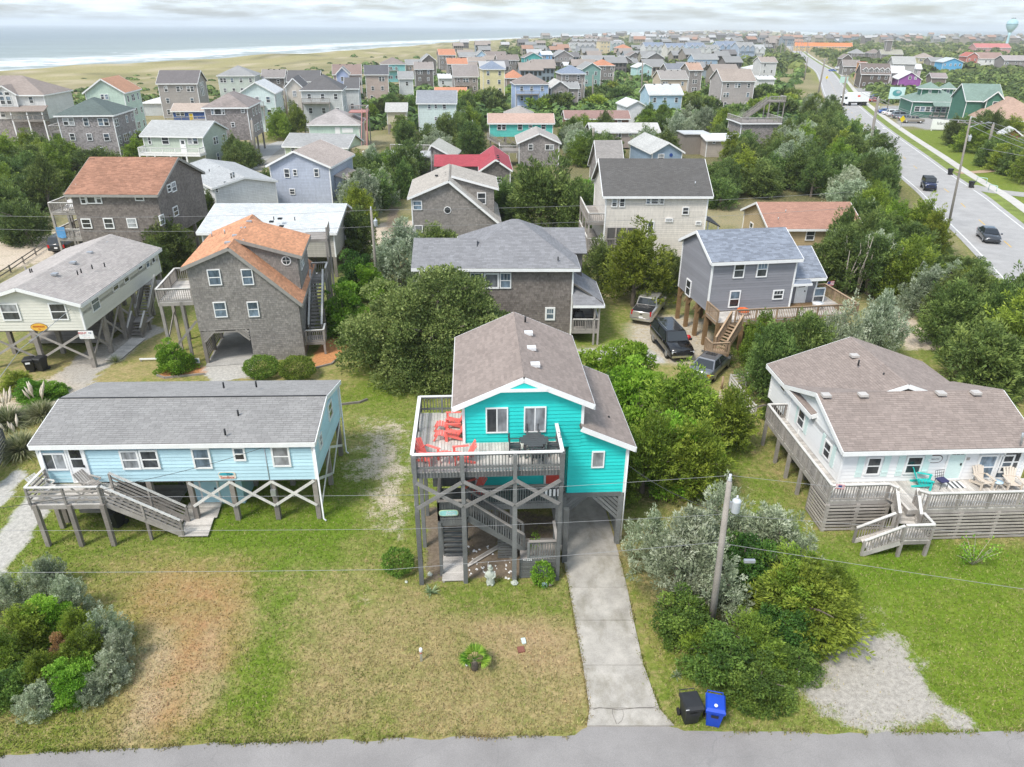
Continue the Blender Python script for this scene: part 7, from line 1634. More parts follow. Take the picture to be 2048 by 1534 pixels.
def crown(seed, kind, rx, ry, h, lobes, per, L, Wd, lobe_r=.42, flat=.62, low=.12, spray=.75, upk=.5, dome=1.0, rough=.32, shape='dome'):
 rng = np.random.default_rng(seed); Vs,Ts = [],[]
 R0 = min(rx,ry)
 k = 0
 while k < lobes:
  t = rng.uniform(0,2 * np.pi); e = np.arcsin(rng.uniform(-.15,1)); rr = rng.uniform(.35,1) ** .6
  bump = 1 + rough * (vnoise(np.array([np.cos(t) * 1.7 + 9]),np.array([np.sin(t) * 1.7 + e * 2]),seed)[0] - .5) * 2
  r_ = R0 * lobe_r * rng.uniform(.65,1.35)
  cx,cy = np.cos(t) * np.cos(e) * (rx - r_ * .7) * rr * bump,np.sin(t) * np.cos(e) * (ry - r_ * .7) * rr * bump
  if shape == 'cone': zf = rng.uniform(0,1); sc = (1 - zf) ** .8; cx *= sc; cy *= sc; cz = h * (low + (1 - low) * zf) - r_ * .3
  else: cz = h * low + (h * (1 - low) - r_ * flat) * max(0., np.sin(e)) ** (1 / dome) * (rr if rr > .55 else .55 + .4 * rng.random()) * (1 + .10 * np.clip(rng.normal(),-1.5,1))
  n = int(per * (r_ / (R0 * lobe_r)) ** 2)
  u = rng.normal(size=(n,3)); u /= np.linalg.norm(u,axis=1,keepdims=True)
  u[:, 2] = np.where(rng.random(n) < .72,np.abs(u[:, 2]),u[:, 2])
  rad = rng.uniform(.45,1.0,n) ** .5
  nb = 1 + .28 * (vnoise(u[:, 0] * 3 + 7 * k,u[:, 1] * 3 + u[:, 2] * 2,seed + 3) - .5) * 2
  p = u * (rad * nb)[:, None] * np.array([r_,r_,r_ * flat]) + np.array([cx,cy,cz])
  out = u * np.array([1,1,.7]) * (1 - upk) + np.array([cx,cy,0]) / (R0 + 1e-6) * .35 + np.array([0,0,upk]) + rng.normal(size=(n,3)) * (1.1 - spray)
  p[:, 2] = np.maximum(p[:, 2],.03)
  lt = rng.uniform(.18,.82)
  Vs.append(leaf_quads(p,out,L,Wd,rng)); Ts.append(np.clip(lt + rng.normal(0,.17,n),0,1)); k += 1
 return quads_mesh('crown_' + kind, np.concatenate(Vs), np.concatenate(Ts), LM[kind])
def plumes(seed,kind,rx,ry,h,n,per,L,Wd,pl,pr,low=.10,upk=.4,flat=1.0,rough=.45,mat=None):
 rng = np.random.default_rng(seed); Vs,Ts = [],[]
 nb = 7; bt = rng.uniform(0,6.283,nb); be = rng.uniform(.1,1.2,nb); br = rng.uniform(.75,1.2,nb)
 for k in range(n):
  j = rng.integers(nb)
  t = bt[j] + rng.normal(0,.55); e = np.clip(be[j] + rng.normal(0,.35),-.05,1.5)
  rr = rng.uniform(.30,1.0) ** .55 * (1 + (br[j] - 1) * rough * 2)
  o = np.array([np.cos(t) * np.cos(e),np.sin(t) * np.cos(e),np.sin(e)])
  c = np.array([o[0] * rx * .86 * rr,o[1] * ry * .86 * rr,h * low + h * (.92 - low) * max(o[2],0) * rr + rng.uniform(0,.12) * h])
  ax = np.array([o[0],o[1],o[2] * .5]) * (1 - upk) + np.array([0,0,upk]) + rng.normal(0,.28,3); ax /= np.linalg.norm(ax)
  ln,rd = pl * rng.uniform(.6,1.4),pr * rng.uniform(.7,1.35); m = int(per * rng.uniform(.7,1.3))
  s_ = rng.uniform(0,1,m); rad = rng.normal(size=(m,3)) * np.array([1,1,flat]); rad -= (rad @ ax)[:, None] * ax; rad /= np.linalg.norm(rad,axis=1,keepdims=True) + 1e-9
  q = c + ax * ((s_ - .55) * ln)[:, None] + rad * (rd * (1 - s_) ** .6 * rng.uniform(.3,1,m) ** .5)[:, None] * np.array([1,1,flat])
  q[:, 2] = np.maximum(q[:, 2],.03)
  d = ax * .8 + rad * .55 + rng.normal(0,.25,(m,3)); lt = rng.uniform(.15,.72)
  Vs.append(leaf_quads(q,d,L,Wd,rng)); Ts.append(np.clip(lt + .20 * (s_ - .4) + rng.normal(0,.13,m),0,1))
 return quads_mesh('crown_' + kind, np.concatenate(Vs), np.concatenate(Ts), LM[mat or kind])
def trunk_mesh(seed,h,r,limbs,spread,mat=None):
 rng = random.Random(seed); V,F = [],[]
 def addtube(pts,rads,n=6):
  b = len(V)
  for i,p in enumerate(pts):
   d = (pts[min(i + 1,len(pts) - 1)] - pts[max(i - 1,0)]).normalized(); a = d.cross(Vector((.3,.9,.1))).normalized(); q = d.cross(a)
   for k in range(n): V.append(p + (a * math.cos(6.283 * k / n) + q * math.sin(6.283 * k / n)) * rads[i])
  for i in range(len(pts) - 1):
   for k in range(n): F.append((b + i * n + k,b + i * n + (k + 1) % n,b + (i + 1) * n + (k + 1) % n,b + (i + 1) * n + k))
 top = Vector((rng.uniform(-.2,.2),rng.uniform(-.2,.2),h))
 main = [Vector((0,0,-.1)),Vector((rng.uniform(-.1,.1),rng.uniform(-.1,.1),h * .35)),Vector((top.x * .6,top.y * .6,h * .7)),top]
 addtube(main,[r,r * .8,r * .55,r * .2])
 for k in range(limbs):
  a = 6.283 * k / limbs + rng.uniform(-.4,.4); z = h * rng.uniform(.25,.6); p0 = Vector((0,0,z)); e = Vector((math.cos(a) * spread,math.sin(a) * spread,z + h * rng.uniform(.15,.4)))
  addtube([p0,p0.lerp(e,.5) + Vector((0,0,.15)),e],[r * .45,r * .3,r * .1],5)
 return me_from('trunk', V, F, mat or BARK, smooth=True)
CR = {}
def variants(kind, nv, **k): CR[kind] = [crown(100 + 37 * i + len(CR) * 1000, k.get('mat', kind), **{q: v for q, v in k.items() if q != 'mat'}) for i in range(nv)]
# unit trees: radius 3 m,height 5 m
CR['cedar'] = [plumes(200 + i, 'cedar', 3,2.7,5,250,80,.27,.085,1.3,.52,.08,.35,.7) for i in range(4)]
CR['olive'] = [plumes(300 + i, 'olive', 3,2.6,5,260,80,.23,.075,1.15,.46,.08,.30,.6) for i in range(4)]
CR['silver'] = [plumes(400 + i, 'silver', 3,2.7,5,290,74,.21,.065,1.0,.34,.06,.55,1.0) for i in range(4)]
variants('dark', 3, rx=3, ry=2.8, h=5, lobes=80, per=190, L=.20, Wd=.12, lobe_r=.22, flat=.7, low=.05, upk=.3, spray=.4, rough=.5)
variants('bright', 3, rx=3, ry=2.8, h=5, lobes=75, per=190, L=.22, Wd=.13, lobe_r=.22, flat=.6, low=.05, upk=.3, spray=.35, rough=.5)
variants('autumn', 1, rx=3, ry=2.7, h=5, lobes=36, per=160, L=.20, Wd=.11, lobe_r=.24, flat=.8, low=.06, upk=.5)
CR['farcedar'] = [crown(900 + i, 'cedar', 3,2.8,5,22,75,.8,.34,.34,.6,.05) for i in range(3)]
CR['farolive'] = [crown(930 + i, 'olive', 3,2.8,5,22,75,.8,.34,.34,.55,.05) for i in range(2)]
TR = [trunk_mesh(i,3.6,.20,5,1.7) for i in range(4)]
_vr = random.Random(77); TREES = []
def plant(px, py, r, h, kind, label, cat='tree', name=None, group=None, z=0.0, xy=None, trunk=True, sx=1.0):
 p = P(px,py) if xy is None else Vector((xy[0],xy[1],0))
 nm = name or ({'cedar': 'cedar_tree', 'olive': 'cedar_tree', 'farcedar': 'cedar_tree', 'farolive': 'cedar_tree', 'silver': 'silver_cedar'}.get(kind, 'shrub'))
 o = thing(nm,label,cat,(p.x,p.y,z),_vr.uniform(0,360),group)
 M = Matrix.Diagonal((r / 3 * sx,r / 3,h / 5,1))
 link('crown', _vr.choice(CR[kind]), o, M)
 if trunk: link('trunk', _vr.choice(TR), o, Matrix.Diagonal((min(r / 3,1.2), min(r / 3,1.2), h / 5,1)))
 TREES.append((p.x,p.y,r)); return o
# the broad oak behind the turquoise house
oak = thing('oak_tree', 'broad dense live oak filling the yard behind the turquoise house', 'tree', tuple(P(882,745)))
link('crown', crown(5, 'oak', 7.3,5.8,8.1,230,400,.20,.12,.19,.62,.06,.45,.38,1.0,.25), oak)
link('trunk', trunk_mesh(9,6,.4,8,3.6), oak); op = P(882,745); TREES.append((op.x, op.y, 5.5))
for px,py,r,h,kd,lb in (
 (1352,1172,2.1,3.7, 'silver', 'silvery cedar spilling over the concrete driveway edge'),
 (1440,1120,1.7,3.6, 'silver', 'silvery cedar right behind the leaning utility pole'),
 (1535,1150,2.0,3.3, 'silver', 'silver tipped cedar near the white house lawn'),
 (1300,1120,1.2,2.6, 'silver', 'small silvery shrub against the carport post'),
 (1600,1262,2.2,2.9, 'olive', 'olive green cedar leaning over the gravel drive'),
 (1565,1232,1.9,2.7, 'olive', 'yellow green cedar in front of the utility pole foot'),
 (1660,1225,1.2,2.2, 'olive', 'low spreading olive cedar branch above the gravel'),
 (1455,1350,1.5,1.9, 'dark', 'dark glossy shrub behind the two street bins'),
 (1372,1268,1.3,2.1, 'dark', 'deep green shrub by the middle of the driveway'),
 (1515,1392,1.25,1.7, 'dark', 'round leafy bush just behind the blue bin'),
 (1395,1310,.9,1.2, 'olive', 'thin yellowish shrub at the foot of the utility pole'),
 (1500,1330,1.3,1.9, 'olive', 'leafy yellow green shrub between the utility pole and the bins'),
 (1560,1300,1.3,2.0, 'dark', 'dark shrub under the olive cedar'),
 (1410,1215,1.5,3.0, 'silver', 'silvery shrub just left of the utility pole foot'),
 (1480,1175,1.6,3.0, 'dark', 'dark cedar shrub right of the utility pole'),
 (1215,840,1.6,3.6, 'dark', 'dark shrub pressed against the turquoise shed wall'),
 (1350,960,2.0,4.2, 'bright', 'leafy bright cedar between turquoise corner and lawn'),
 (1590,1345,.95,1.3, 'dark', 'low bush beside the white marker stake'),
 (1284,985,1.9,4.4, 'olive', 'green cedar close to the turquoise house corner'),
 (1392,990,2.2,3.9, 'olive', 'spreading cedar on the lawn side of the turquoise house'),
 (1345,900,2.5,4.7, 'olive', 'tall green cedar behind the turquoise carport'),
 (1440,905,2.0,3.9, 'olive', 'flat topped cedar reaching over the green lawn'),
 (1272,862,2.1,4.6, 'bright', 'bright vine covered tree behind the turquoise shed roof'),
 (1232,792,2.3,4.2, 'bright', 'vivid green leafy mound next to the pale parking pad'),
 (1300,815,1.6,2.2, 'bright', 'light green bush in front of the black vehicle'),
 (1372,860,1.5,1.9, 'olive', 'small yellowish cedar below the grey sedan'),
 (1535,800,1.9,4.6, 'cedar', 'dark cedar screening the slate grey house stairs'),
 (1600,775,2.1,4.6, 'cedar', 'dark cedar second from the slate house stairs'),
 (1665,738,2.1,4.8, 'silver', 'grey green cedar in front of the slate house wing'),
 (1745,716,2.3,4.8, 'silver', 'pale crowned cedar at the end of the slate house deck'),
 (1505,735,1.4,3.9, 'olive', 'green cedar touching the slate house deck rail'),
 (1560,838,1.4,2.2, 'dark', 'dark bush by the white plank fence'),
 (1600,712,1.6,3.8, 'cedar', 'cedar rising before the slate house door'),
 (1945,775,3.4,5.6, 'cedar', 'big dark cedar behind the white house roof end'),
 (2050,770,3.6,6.4, 'olive', 'bronze green cedar at the corner beyond the white house'),
 (1892,702,2.6,5.0, 'cedar', 'cedar at the edge of the sandy clearing'),
 (2010,690,3.2,6.4, 'cedar', 'tall cedar behind the big dark one'),
 (1265,612,3.9,6.9, 'olive', 'spreading cedar sheltering the silver pickup'),
 (1195,575,2.0,4.6, 'cedar', 'narrow cedar between dark shingle porch and pickup'),
 (1330,590,2.0,4.8, 'cedar', 'cedar beside the slate house back corner'),
 (1080,468,5.0,9.0, 'cedar', 'huge dark cedar behind the grey hip roof'),
 (1010,452,3.2,6.6, 'cedar', 'cedar between saltbox house and the huge dark cedar'),
 (1150,478,2.8,6.2, 'cedar', 'cedar by the cream house porches'),
 (1175,430,2.4,5.0, 'bright', 'light green tree behind the cream house porches'),
 (950,480,2.0,3.8, 'cedar', 'cedar at the low end of the saltbox roof'),
 (800,578,3.4,6.0, 'silver', 'grey green cedar beside the dark shingle porch'),
 (872,540,3.0,5.4, 'cedar', 'cedar in front of the saltbox house'),
 (745,602,1.9,3.6, 'bright', 'bright green shrub near the service pole'),
 (690,662,2.0,4.4, 'bright', 'rounded bright green tree by the orange mulch bed'),
 (715,585,1.9,4.6, 'dark', 'dark tree beside the shingle house stairs'),
 (720,520,2.4,5.0, 'cedar', 'cedar behind the shingle house stairs'),
 (345,535,3.0,4.9, 'cedar', 'dark cedar between the cream cottage and orange roofed house'),
 (318,560,1.7,4.6, 'cedar', 'cedar leaning over the cream cottage stairs'),
 (430,452,2.6,5.0, 'cedar', 'dark cedar behind the orange roof'),
 (395,470,2.0,4.6, 'olive', 'olive cedar left of the long white roof'),
 (62,488,3.2,5.6, 'cedar', 'round dark cedar by the sandy turnaround'),
 (22,455,3.0,5.6, 'cedar', 'dark cedar at the sandy lot edge'),
 (130,600,1.4,1.6, 'bright', 'low green shrub along the cream cottage roof'),
 (70,640,1.6,2.0, 'olive', 'scrubby bush behind the cream cottage'),
 (355,742,1.5,2.5, 'bright', 'bright green shrub in the orange mulch bed'),
):
 k_ = 1.22 if px > 1200 and py > 700 and px < 1700 else 1.08
 plant(px, py, r * k_, h * (1.1 if k_ > 1.1 else 1.04), kd, lb, 'tree' if h > 3 else 'shrub', None if h > 3 else 'shrub')
# bush group at the lower corner of the lawn
for px,py,r,h,kd,lb in (
 (150,1228,1.0,2.2, 'silver', 'upright silver shrub at the back of the corner thicket'),
 (85,1205,.9,1.9, 'silver', 'pale shrub nearest the sandy track'),
 (215,1290,1.05,1.9, 'silver', 'silver shrub pointing at the bare lawn patch'),
 (225,1360,.95,1.5, 'silver', 'low silver shrub at the tip of the thicket'),
 (150,1385,1.1,1.7, 'bright', 'fresh green shrub nearest the street'),
 (60,1290,1.3,1.9, 'olive', 'yellow green shrub in the middle of the thicket'),
 (15,1350,1.2,1.9, 'olive', 'yellowish shrub at the picture edge thicket'),
 (130,1320,.75,1.75, 'autumn', 'rust red leaved bush inside the silver thicket'),
 (95,1375,.9,1.7, 'olive', 'olive bush close to the street thicket'),
 (20,1225,1.1,2.0, 'silver', 'silver bush at the far edge of the thicket'),
 (30,1400,1.1,1.6, 'dark', 'dark green bush in front of the thicket'),
 (110,1180,.9,1.9, 'silver', 'silver shrub beside the sandy track end'),
 (172,1335,1.0,1.9, 'olive', 'yellow green shrub in the heart of the thicket'),
 (252,1318,.8,1.5, 'silver', 'small silver shrub reaching onto the bare lawn'),
 (100,1265,1.15,2.0, 'bright', 'bright green shrub behind the rust red bush'),
 (165,1290,.9,1.8, 'olive', 'yellowish shrub beside the silver one facing the lawn'),
 (80,1420,.9,1.3, 'silver', 'low silver shrub at the street corner of the thicket'),
 (185,1400,.7,1.1, 'silver', 'small silver shrub nearest the bare lawn and street'),
 (-60,1330,1.4,2.2, 'silver', 'silver bush partly out of view')):
 plant(px, py, r, h, kd, lb, 'shrub', 'shrub', 'shrubs in the corner thicket')
# clipped round bushes
def ball(px, py, r, h, label, kind='box'):
 p = P(px, py); o = thing('round_bush', label, 'bush', (p.x, p.y, 0)); rng = np.random.default_rng(int(px)); n = int(5200 * r * r)
 u = rng.normal(size=(n,3)); u /= np.linalg.norm(u,axis=1,keepdims=True); nb = 1 + .12 * (vnoise(u[:, 0] * 4 + 5,u[:, 1] * 4 + u[:, 2] * 3,3) - .5) * 2
 q = u * (rng.uniform(.82,1,n) * nb)[:, None] * np.array([r,r,h / 2]) + np.array([0,0,h * .48]); q[:, 2] = np.maximum(q[:, 2],.02)
 V = leaf_quads(q,u + rng.normal(size=(n,3)) * .6 + np.array([0,0,.3]),.10,.06,rng)
 link('crown', quads_mesh('crown_round', V, np.clip(.5 + rng.normal(0,.22, n),0,1), LM[kind]), o); TREES.append((p.x, p.y, r))
ball(526,752,1.25,1.5, 'clipped round bush closest to the carport opening'); ball(596,755,1.3,1.55, 'clipped round bush closest to the orange mulch bed')
ball(797,1142,.72,1.15, 'lone clipped bush beside the grey deck posts'); ball(1085,1168,.50,1.2, 'leafy vine bush against the slatted platform', 'bright'); ball(1070,1130,.25,1.9, 'climbing vine on the platform rail', 'bright')
# grassy clumps,palms,yucca
def blades(o, n, L, wd, mat, seed, droop=.6, spread=1.0, name='blades', base=.1):
 rng = np.random.default_rng(seed); V,F = [],[]
 for k in range(n):
  a = rng.uniform(0,6.283); e = rng.uniform(.35,1.4) if spread >= 1 else rng.uniform(.9,1.5); l = L * rng.uniform(.6,1.15); d = np.array([np.cos(a) * np.cos(e),np.sin(a) * np.cos(e),np.sin(e)])
  s = np.array([-np.sin(a),np.cos(a),0]); b0 = np.array([np.cos(a),np.sin(a),0]) * base * rng.random(); ps = []
  for t in (0,.4,.75,1): p = b0 + d * l * t; p[2] -= droop * l * t * t * .6; p[2] = max(p[2],.02); ps.append(p)
  b = len(V)
  for i,w_ in enumerate((.8,1,.6,.05)): V.append(ps[i] + s * wd * w_ / 2); V.append(ps[i] - s * wd * w_ / 2)
  F += [(b + 2 * i,b + 2 * i + 1,b + 2 * i + 3,b + 2 * i + 2) for i in range(3)]
 return link(name,me_from(name,V,F,mat,tint=list(rng.random(len(F)))),o)
PAMP = leafmat('pampas_blades', (.10,.13,.05),(.22,.25,.11),(.40,.40,.24)); PLUME = plain('cream_plume', (.62,.54,.44),.9,.1,4)
for i, (px, py, r, lb) in enumerate(((45,905,2.0, 'big pampas clump beside the slatted fence'),(20,850,1.9, 'pampas clump nearest the gravel drive'),(85,835,1.7, 'pampas clump with pale plumes by the blue house corner'))):
 o = thing('pampas_grass', lb, 'plant', tuple(P(px, py))); blades(o, 900, r, .05, PAMP, i + 3)
 rng = random.Random(i)
 for k in range(9 if i else 4):
  a,q = rng.uniform(0,6.28),rng.uniform(.1,.5); p = Vector((math.cos(a) * q,math.sin(a) * q,1.4 + rng.random() * .5)); e = p + Vector((math.cos(a) * .25,math.sin(a) * .25,.75))
  link('plume', ring_tube([p, p.lerp(e, .5), e], [.03,.09,.01], 6, mat=PLUME), o)
for px, py, r, h, kd, lb in ((70,800,1.6,1.5, 'bright', 'low green shrub behind the pampas grass'),(110,790,1.2,1.2, 'bright', 'green shrub at the blue house roof corner'),(40,780,1.3,1.4, 'olive', 'yellowish shrub on the sandy drive edge')): plant(px, py, r, h, kd, lb, 'shrub', 'shrub')
def fanpalm(px,py,label):
 o = thing('fan_palm', label, 'palm', tuple(P(px, py))); lathe('trunk', o, [(.14,0),(.12,.3),(.09,.55)], BARK, n=10); rng = random.Random(4)
 for k in range(13):
  a = 6.283 * k / 13 + rng.uniform(-.2,.2); e = rng.uniform(.1,1.1); d = Vector((math.cos(a) * math.cos(e),math.sin(a) * math.cos(e),math.sin(e))); c = Vector((0,0,.5)); hub = c + d * .3; V,F = [hub],[]
  s = Vector((-math.sin(a),math.cos(a),0)); m = 13
  for j in range(m):
   t = -1.15 + 2.3 * j / (m - 1); q = d * math.cos(t) + s * math.sin(t); tip = hub + q * .42 - Vector((0,0,.10 * abs(t))); n_ = q.cross(d.cross(s)).normalized() * .03
   b = len(V); V += [hub + q * .22 + n_,tip,hub + q * .22 - n_]; F.append((0,b,b + 1,b + 2))
  f = link('frond', me_from('frond', V, F, LM['bright'], tint=[rng.random() for _ in F]), o); beam('stalk', f, c, hub, .02,.02, LM['box'])
fanpalm(950,1338, 'small fan palm with yellow green fronds on the front lawn')
ring = thing('shell_ring', 'broken ring of white shells laid around the small palm', 'border', tuple(P(945,1318)))
for k in range(16):
 a = 1.2 + k * .2; lathe('shell', ring, [(.02,0),(.045,.02),(.03,.05)], WHITE, (math.cos(a) * .42, math.sin(a) * .42,0),6)
YUC = leafmat('yucca_blades', (.10,.16,.07),(.2,.27,.13),(.36,.42,.25))
for px, py, lb, n, L in ((862,1186, 'spiky yucca rosette in front of the grey walkway', 40,.5),(1352,1352, 'grey spiky yucca beside the driveway edge', 30,.35)):
 o = thing('yucca', lb, 'plant', tuple(P(px, py))); blades(o, n, L, .05, YUC, int(px),.2,1.0, 'blades', .04)
o = thing('sago_palm', 'dark green sago palm on orange mulch', 'palm', tuple(P(690,686))); blades(o, 60,1.3,.16, LM['dark'], 8,.9,1.0, 'fronds'); lathe('trunk', o, [(.2,0),(.16,.3)], BARK, n=8)
o = thing('grass_tuft', 'tall grass tuft at a piling of the cream cottage', 'plant', tuple(P(231,724))); blades(o, 120,.9,.03, PAMP, 12,.5)
# young crape myrtles before the white house deck
for px, py, h, lb in ((1945,1130,1.6, 'thin young flowering tree on the white house lawn'),(2050,1070,2.2, 'leafy sapling at the edge before the white deck')):
 o = thing('sapling', lb, 'tree', tuple(P(px, py))); rng = np.random.default_rng(int(px)); pts = []
 for k in range(14):
  a = rng.uniform(0,6.28); e = rng.uniform(.5,1.2); d = Vector((math.cos(a) * math.cos(e),math.sin(a) * math.cos(e),math.sin(e))); tip = d * h
  tube('branch', o, [(0,0,0), tuple(d * h * .5 + Vector((0,0,.1))), tuple(tip)], [.018,.012,.004], PALEBARK, 5)
  for j in range(26): pts.append(np.array(d * h * rng.uniform(.35,1.05)) + rng.normal(0,.09,3))
 pts = np.array(pts); link('crown', quads_mesh('leaves', leaf_quads(pts, rng.normal(size=pts.shape) + np.array([0,0,.5]),.12,.07, rng), rng.random(len(pts)), LM['bright']), o)
# bare pale trunks in the thicket beside the slate house
for k,(px,py,h) in enumerate(((1690,588,5.4),(1712,592,6.0),(1730,588,5.6),(1765,585,5.2),(1800,600,4.6))):
 o = thing('bare_tree', 'bare pale trunked tree, %s of the leafless group beside the slate house' % ('first', 'second', 'third', 'fourth', 'fifth')[k], 'tree', tuple(P(px, py)),0, 'leafless trees beside the slate house'); rng = random.Random(k)
 for j in range(6):
  a = rng.uniform(0,6.28); s = rng.uniform(.3,1.5); tube('trunk' if j < 2 else 'branch', o, [(0,0,0),(math.cos(a) * s * .4, math.sin(a) * s * .4, h * .45),(math.cos(a + .3) * s, math.sin(a + .3) * s, h * rng.uniform(.7,1))], [.08,.055,.015], PALEBARK, 6)
# thickets between the houses
FOOTA = list(FOOT)
def blocked(x,y,r):
 for pg in FOOTA:
  if abs(pg[0][0] - x) > 45 or abs(pg[0][1] - y) > 45: continue
  if poly_sd(np.array([x]),np.array([y]),pg)[0] < r * .62: return True
 for i in range(0,len(HWL) - 1,1):
  a,b = HWL[i],HWL[i + 1]
  if abs(a[1] - y) < 60:
   ex,ey = b[0] - a[0],b[1] - a[1]; t = max(0,min(1,((x - a[0]) * ex + (y - a[1]) * ey) / (ex * ex + ey * ey)))
   dx_,dy_ = x - a[0] - t * ex,y - a[1] - t * ey; sd = math.hypot(dx_,dy_); side = ex * dy_ - ey * dx_
   if sd < ((5.6 + r * .55) if side > 0 else (10.5 + r * .8)): return True
 return False
CLEARV = [Vector((66.2,117.0,1.0)),Vector((57.8,86.5,1.0))]
def hides(x,y,r,h):
 for c in CLEARV:
  f = (x * c.x + y * c.y) / (c.x ** 2 + c.y ** 2)
  if .4 < f < 1 and math.hypot(x - c.x * f,y - c.y * f) < r * 1.25 + 1.2 and h * 1.25 + .6 > CAM_H * (1 - f) + c.z * f: return True
 return False
def fill(poly,n,r,h,kinds,label,group,sp=.85,keepz=()):
 pg = pxpoly(*poly); bx = [p[0] for p in pg]; by = [p[1] for p in pg]; c = 0; tries = 0
 while c < n and tries < n * 60:
  tries += 1; x,y = _vr.uniform(min(bx),max(bx)),_vr.uniform(min(by),max(by))
  if poly_sd(np.array([x]),np.array([y]),pg)[0] > 0: continue
  rr = _vr.uniform(*r) * 1.12
  if any((x - a) ** 2 + (y - b) ** 2 < ((rr + q) * .5 * sp) ** 2 for a,b,q in TREES[-260:]) or blocked(x,y,rr) or hides(x,y,rr,h[1]): continue
  if any((x - a) ** 2 + (y - b) ** 2 < ((rr + q) * .5 * sp) ** 2 for a,b,q in TREES): continue
  kd = _vr.choice(kinds); ty = (y - min(by)) / (max(by) - min(by)); tx = (x - min(bx)) / (max(bx) - min(bx))
  hh = _vr.uniform(*h); lb = {'c': 'dark green', 'o': 'yellow green', 's': 'silvery grey'}[kd.replace('far', '')[0]] + (' tall' if hh > sum(h) / 2 else ' low') + ' cedar in the ' + group + (', nearest' if ty < .33 else ', midway' if ty < .66 else ', farthest') + (', seaward' if tx < .33 else ', central' if tx < .66 else ', landward')
  plant(0,0, rr, hh, kd, lb, 'tree', None, group, xy=(x, y), trunk=y < 130); c += 1
CED3 = ('cedar', 'cedar', 'cedar', 'olive', 'silver')
fill(((1640,590),(1700,500),(1750,430),(1800,400),(1990,560),(2080,660),(2080,760),(1900,700),(1830,620),(1720,600)),46,(2.2,3.2),(4.4,6.0), CED3, 'dark cedar in the thicket between the slate house and the highway', 'thicket along the highway')
fill(((1740,450),(1790,420),(1830,440),(2000,590),(1960,600),(1850,520)),26,(1.3,2.0),(1.1,1.9),('cedar', 'olive', 'cedar', 'silver'), 'x', 'low scrub along the highway shoulder', .7)
fill(((1430,420),(1450,330),(1490,290),(1590,285),(1700,285),(1790,340),(1850,400),(1760,440),(1560,405)),56,(2.6,3.8),(4.6,6.2), CED3, 'dense cedar in the dark wood behind the yellow bungalow', 'wood behind the bungalow')
fill(((1590,290),(1620,215),(1680,225),(1760,330),(1700,320)),18,(2.6,4),(5,6.6), CED3, 'cedar crowding the highway shoulder behind the lookout deck', 'roadside belt behind the lookout deck')
fill(((1250,330),(1280,250),(1480,250),(1500,300),(1440,350),(1380,330)),20,(2.6,3.8),(4.5,6), CED3, 'cedar among the low white roofed houses', 'grove around the white roofs')
fill(((700,480),(760,420),(815,400),(820,350),(720,360),(640,400),(700,440)),22,(2.2,3.4),(4.2,6), CED3, 'cedar in the yard beside the lavender house', 'yard by the lavender house')
fill(((460,440),(520,395),(700,380),(700,415),(560,420)),9,(2.2,3.2),(4,5.4), CED3, 'cedar behind the long bright roof', 'row behind the long white roof')
fill(((-40,470),(-40,330),(60,310),(140,340),(130,400),(90,470)),18,(2.8,4),(5,6.6),('cedar', 'cedar', 'olive'), 'dark cedar in the grove beside the brown shingle house', 'grove by the brown house')
fill(((120,340),(140,290),(330,330),(300,345),(160,350)),9,(2.4,3.4),(4,5.4),('cedar', 'olive'), 'cedar in front of the dark green hip roof', 'row before the green hip roof')
fill(((440,330),(450,290),(540,300),(470,360)),6,(2,3),(3.5,5), CED3, 'cedar near the pale lane', 'clump near the pale lane')
fill(((730,330),(740,230),(840,230),(900,260),(980,300),(900,330),(800,300)),17,(2.6,3.8),(4.6,6.4), CED3, 'cedar around the mint block house', 'grove around the mint house')
fill(((880,330),(910,250),(960,250),(960,330)),6,(3,4),(6,7.5),('olive', 'cedar'), 'cedar left of the aqua house', 'clump left of the aqua house')
fill(((1110,330),(1130,270),(1230,280),(1290,330),(1200,350)),14,(2.6,3.8),(4.4,6), CED3, 'cedar between grey gable and blue gable houses', 'grove between grey and blue gables')
fill(((900,225),(1010,190),(1230,190),(1290,240),(1130,240),(960,235)),18,(3,4.4),(5,7),('farcedar', 'farolive', 'farcedar'), 'dark cedar below the periwinkle blue house', 'belt below the periwinkle house', .8)
fill(((1400,250),(1330,215),(1450,200),(1590,200),(1580,250)),22,(3,4.4),(5,6.6),('farcedar', 'farolive', 'farcedar'), 'cedar below the big taupe house', 'belt below the taupe house', .8)
fill(((560,280),(520,240),(610,235),(630,270)),7,(2.6,3.6),(5,7),('cedar', 'olive'), 'cedar between the weathered stilt house and mint pavilion', 'clump by the mint pavilion')
fill(((1760,330),(1850,300),(2080,330),(2080,400),(1960,360)),0,(2,3),(4,5), CED3, 'x', 'x')
fill(((1880,300),(1960,262),(2080,300),(2080,400),(2000,345)),16,(2.6,4),(4.8,6.4),('cedar', 'cedar', 'olive'), 'dark cedar on the far side of the highway', 'grove across the highway')
fill(((1700,180),(1850,165),(2080,190),(2080,150),(1880,140),(1700,160)),0,(2,3),(4,5), CED3, 'x', 'x')
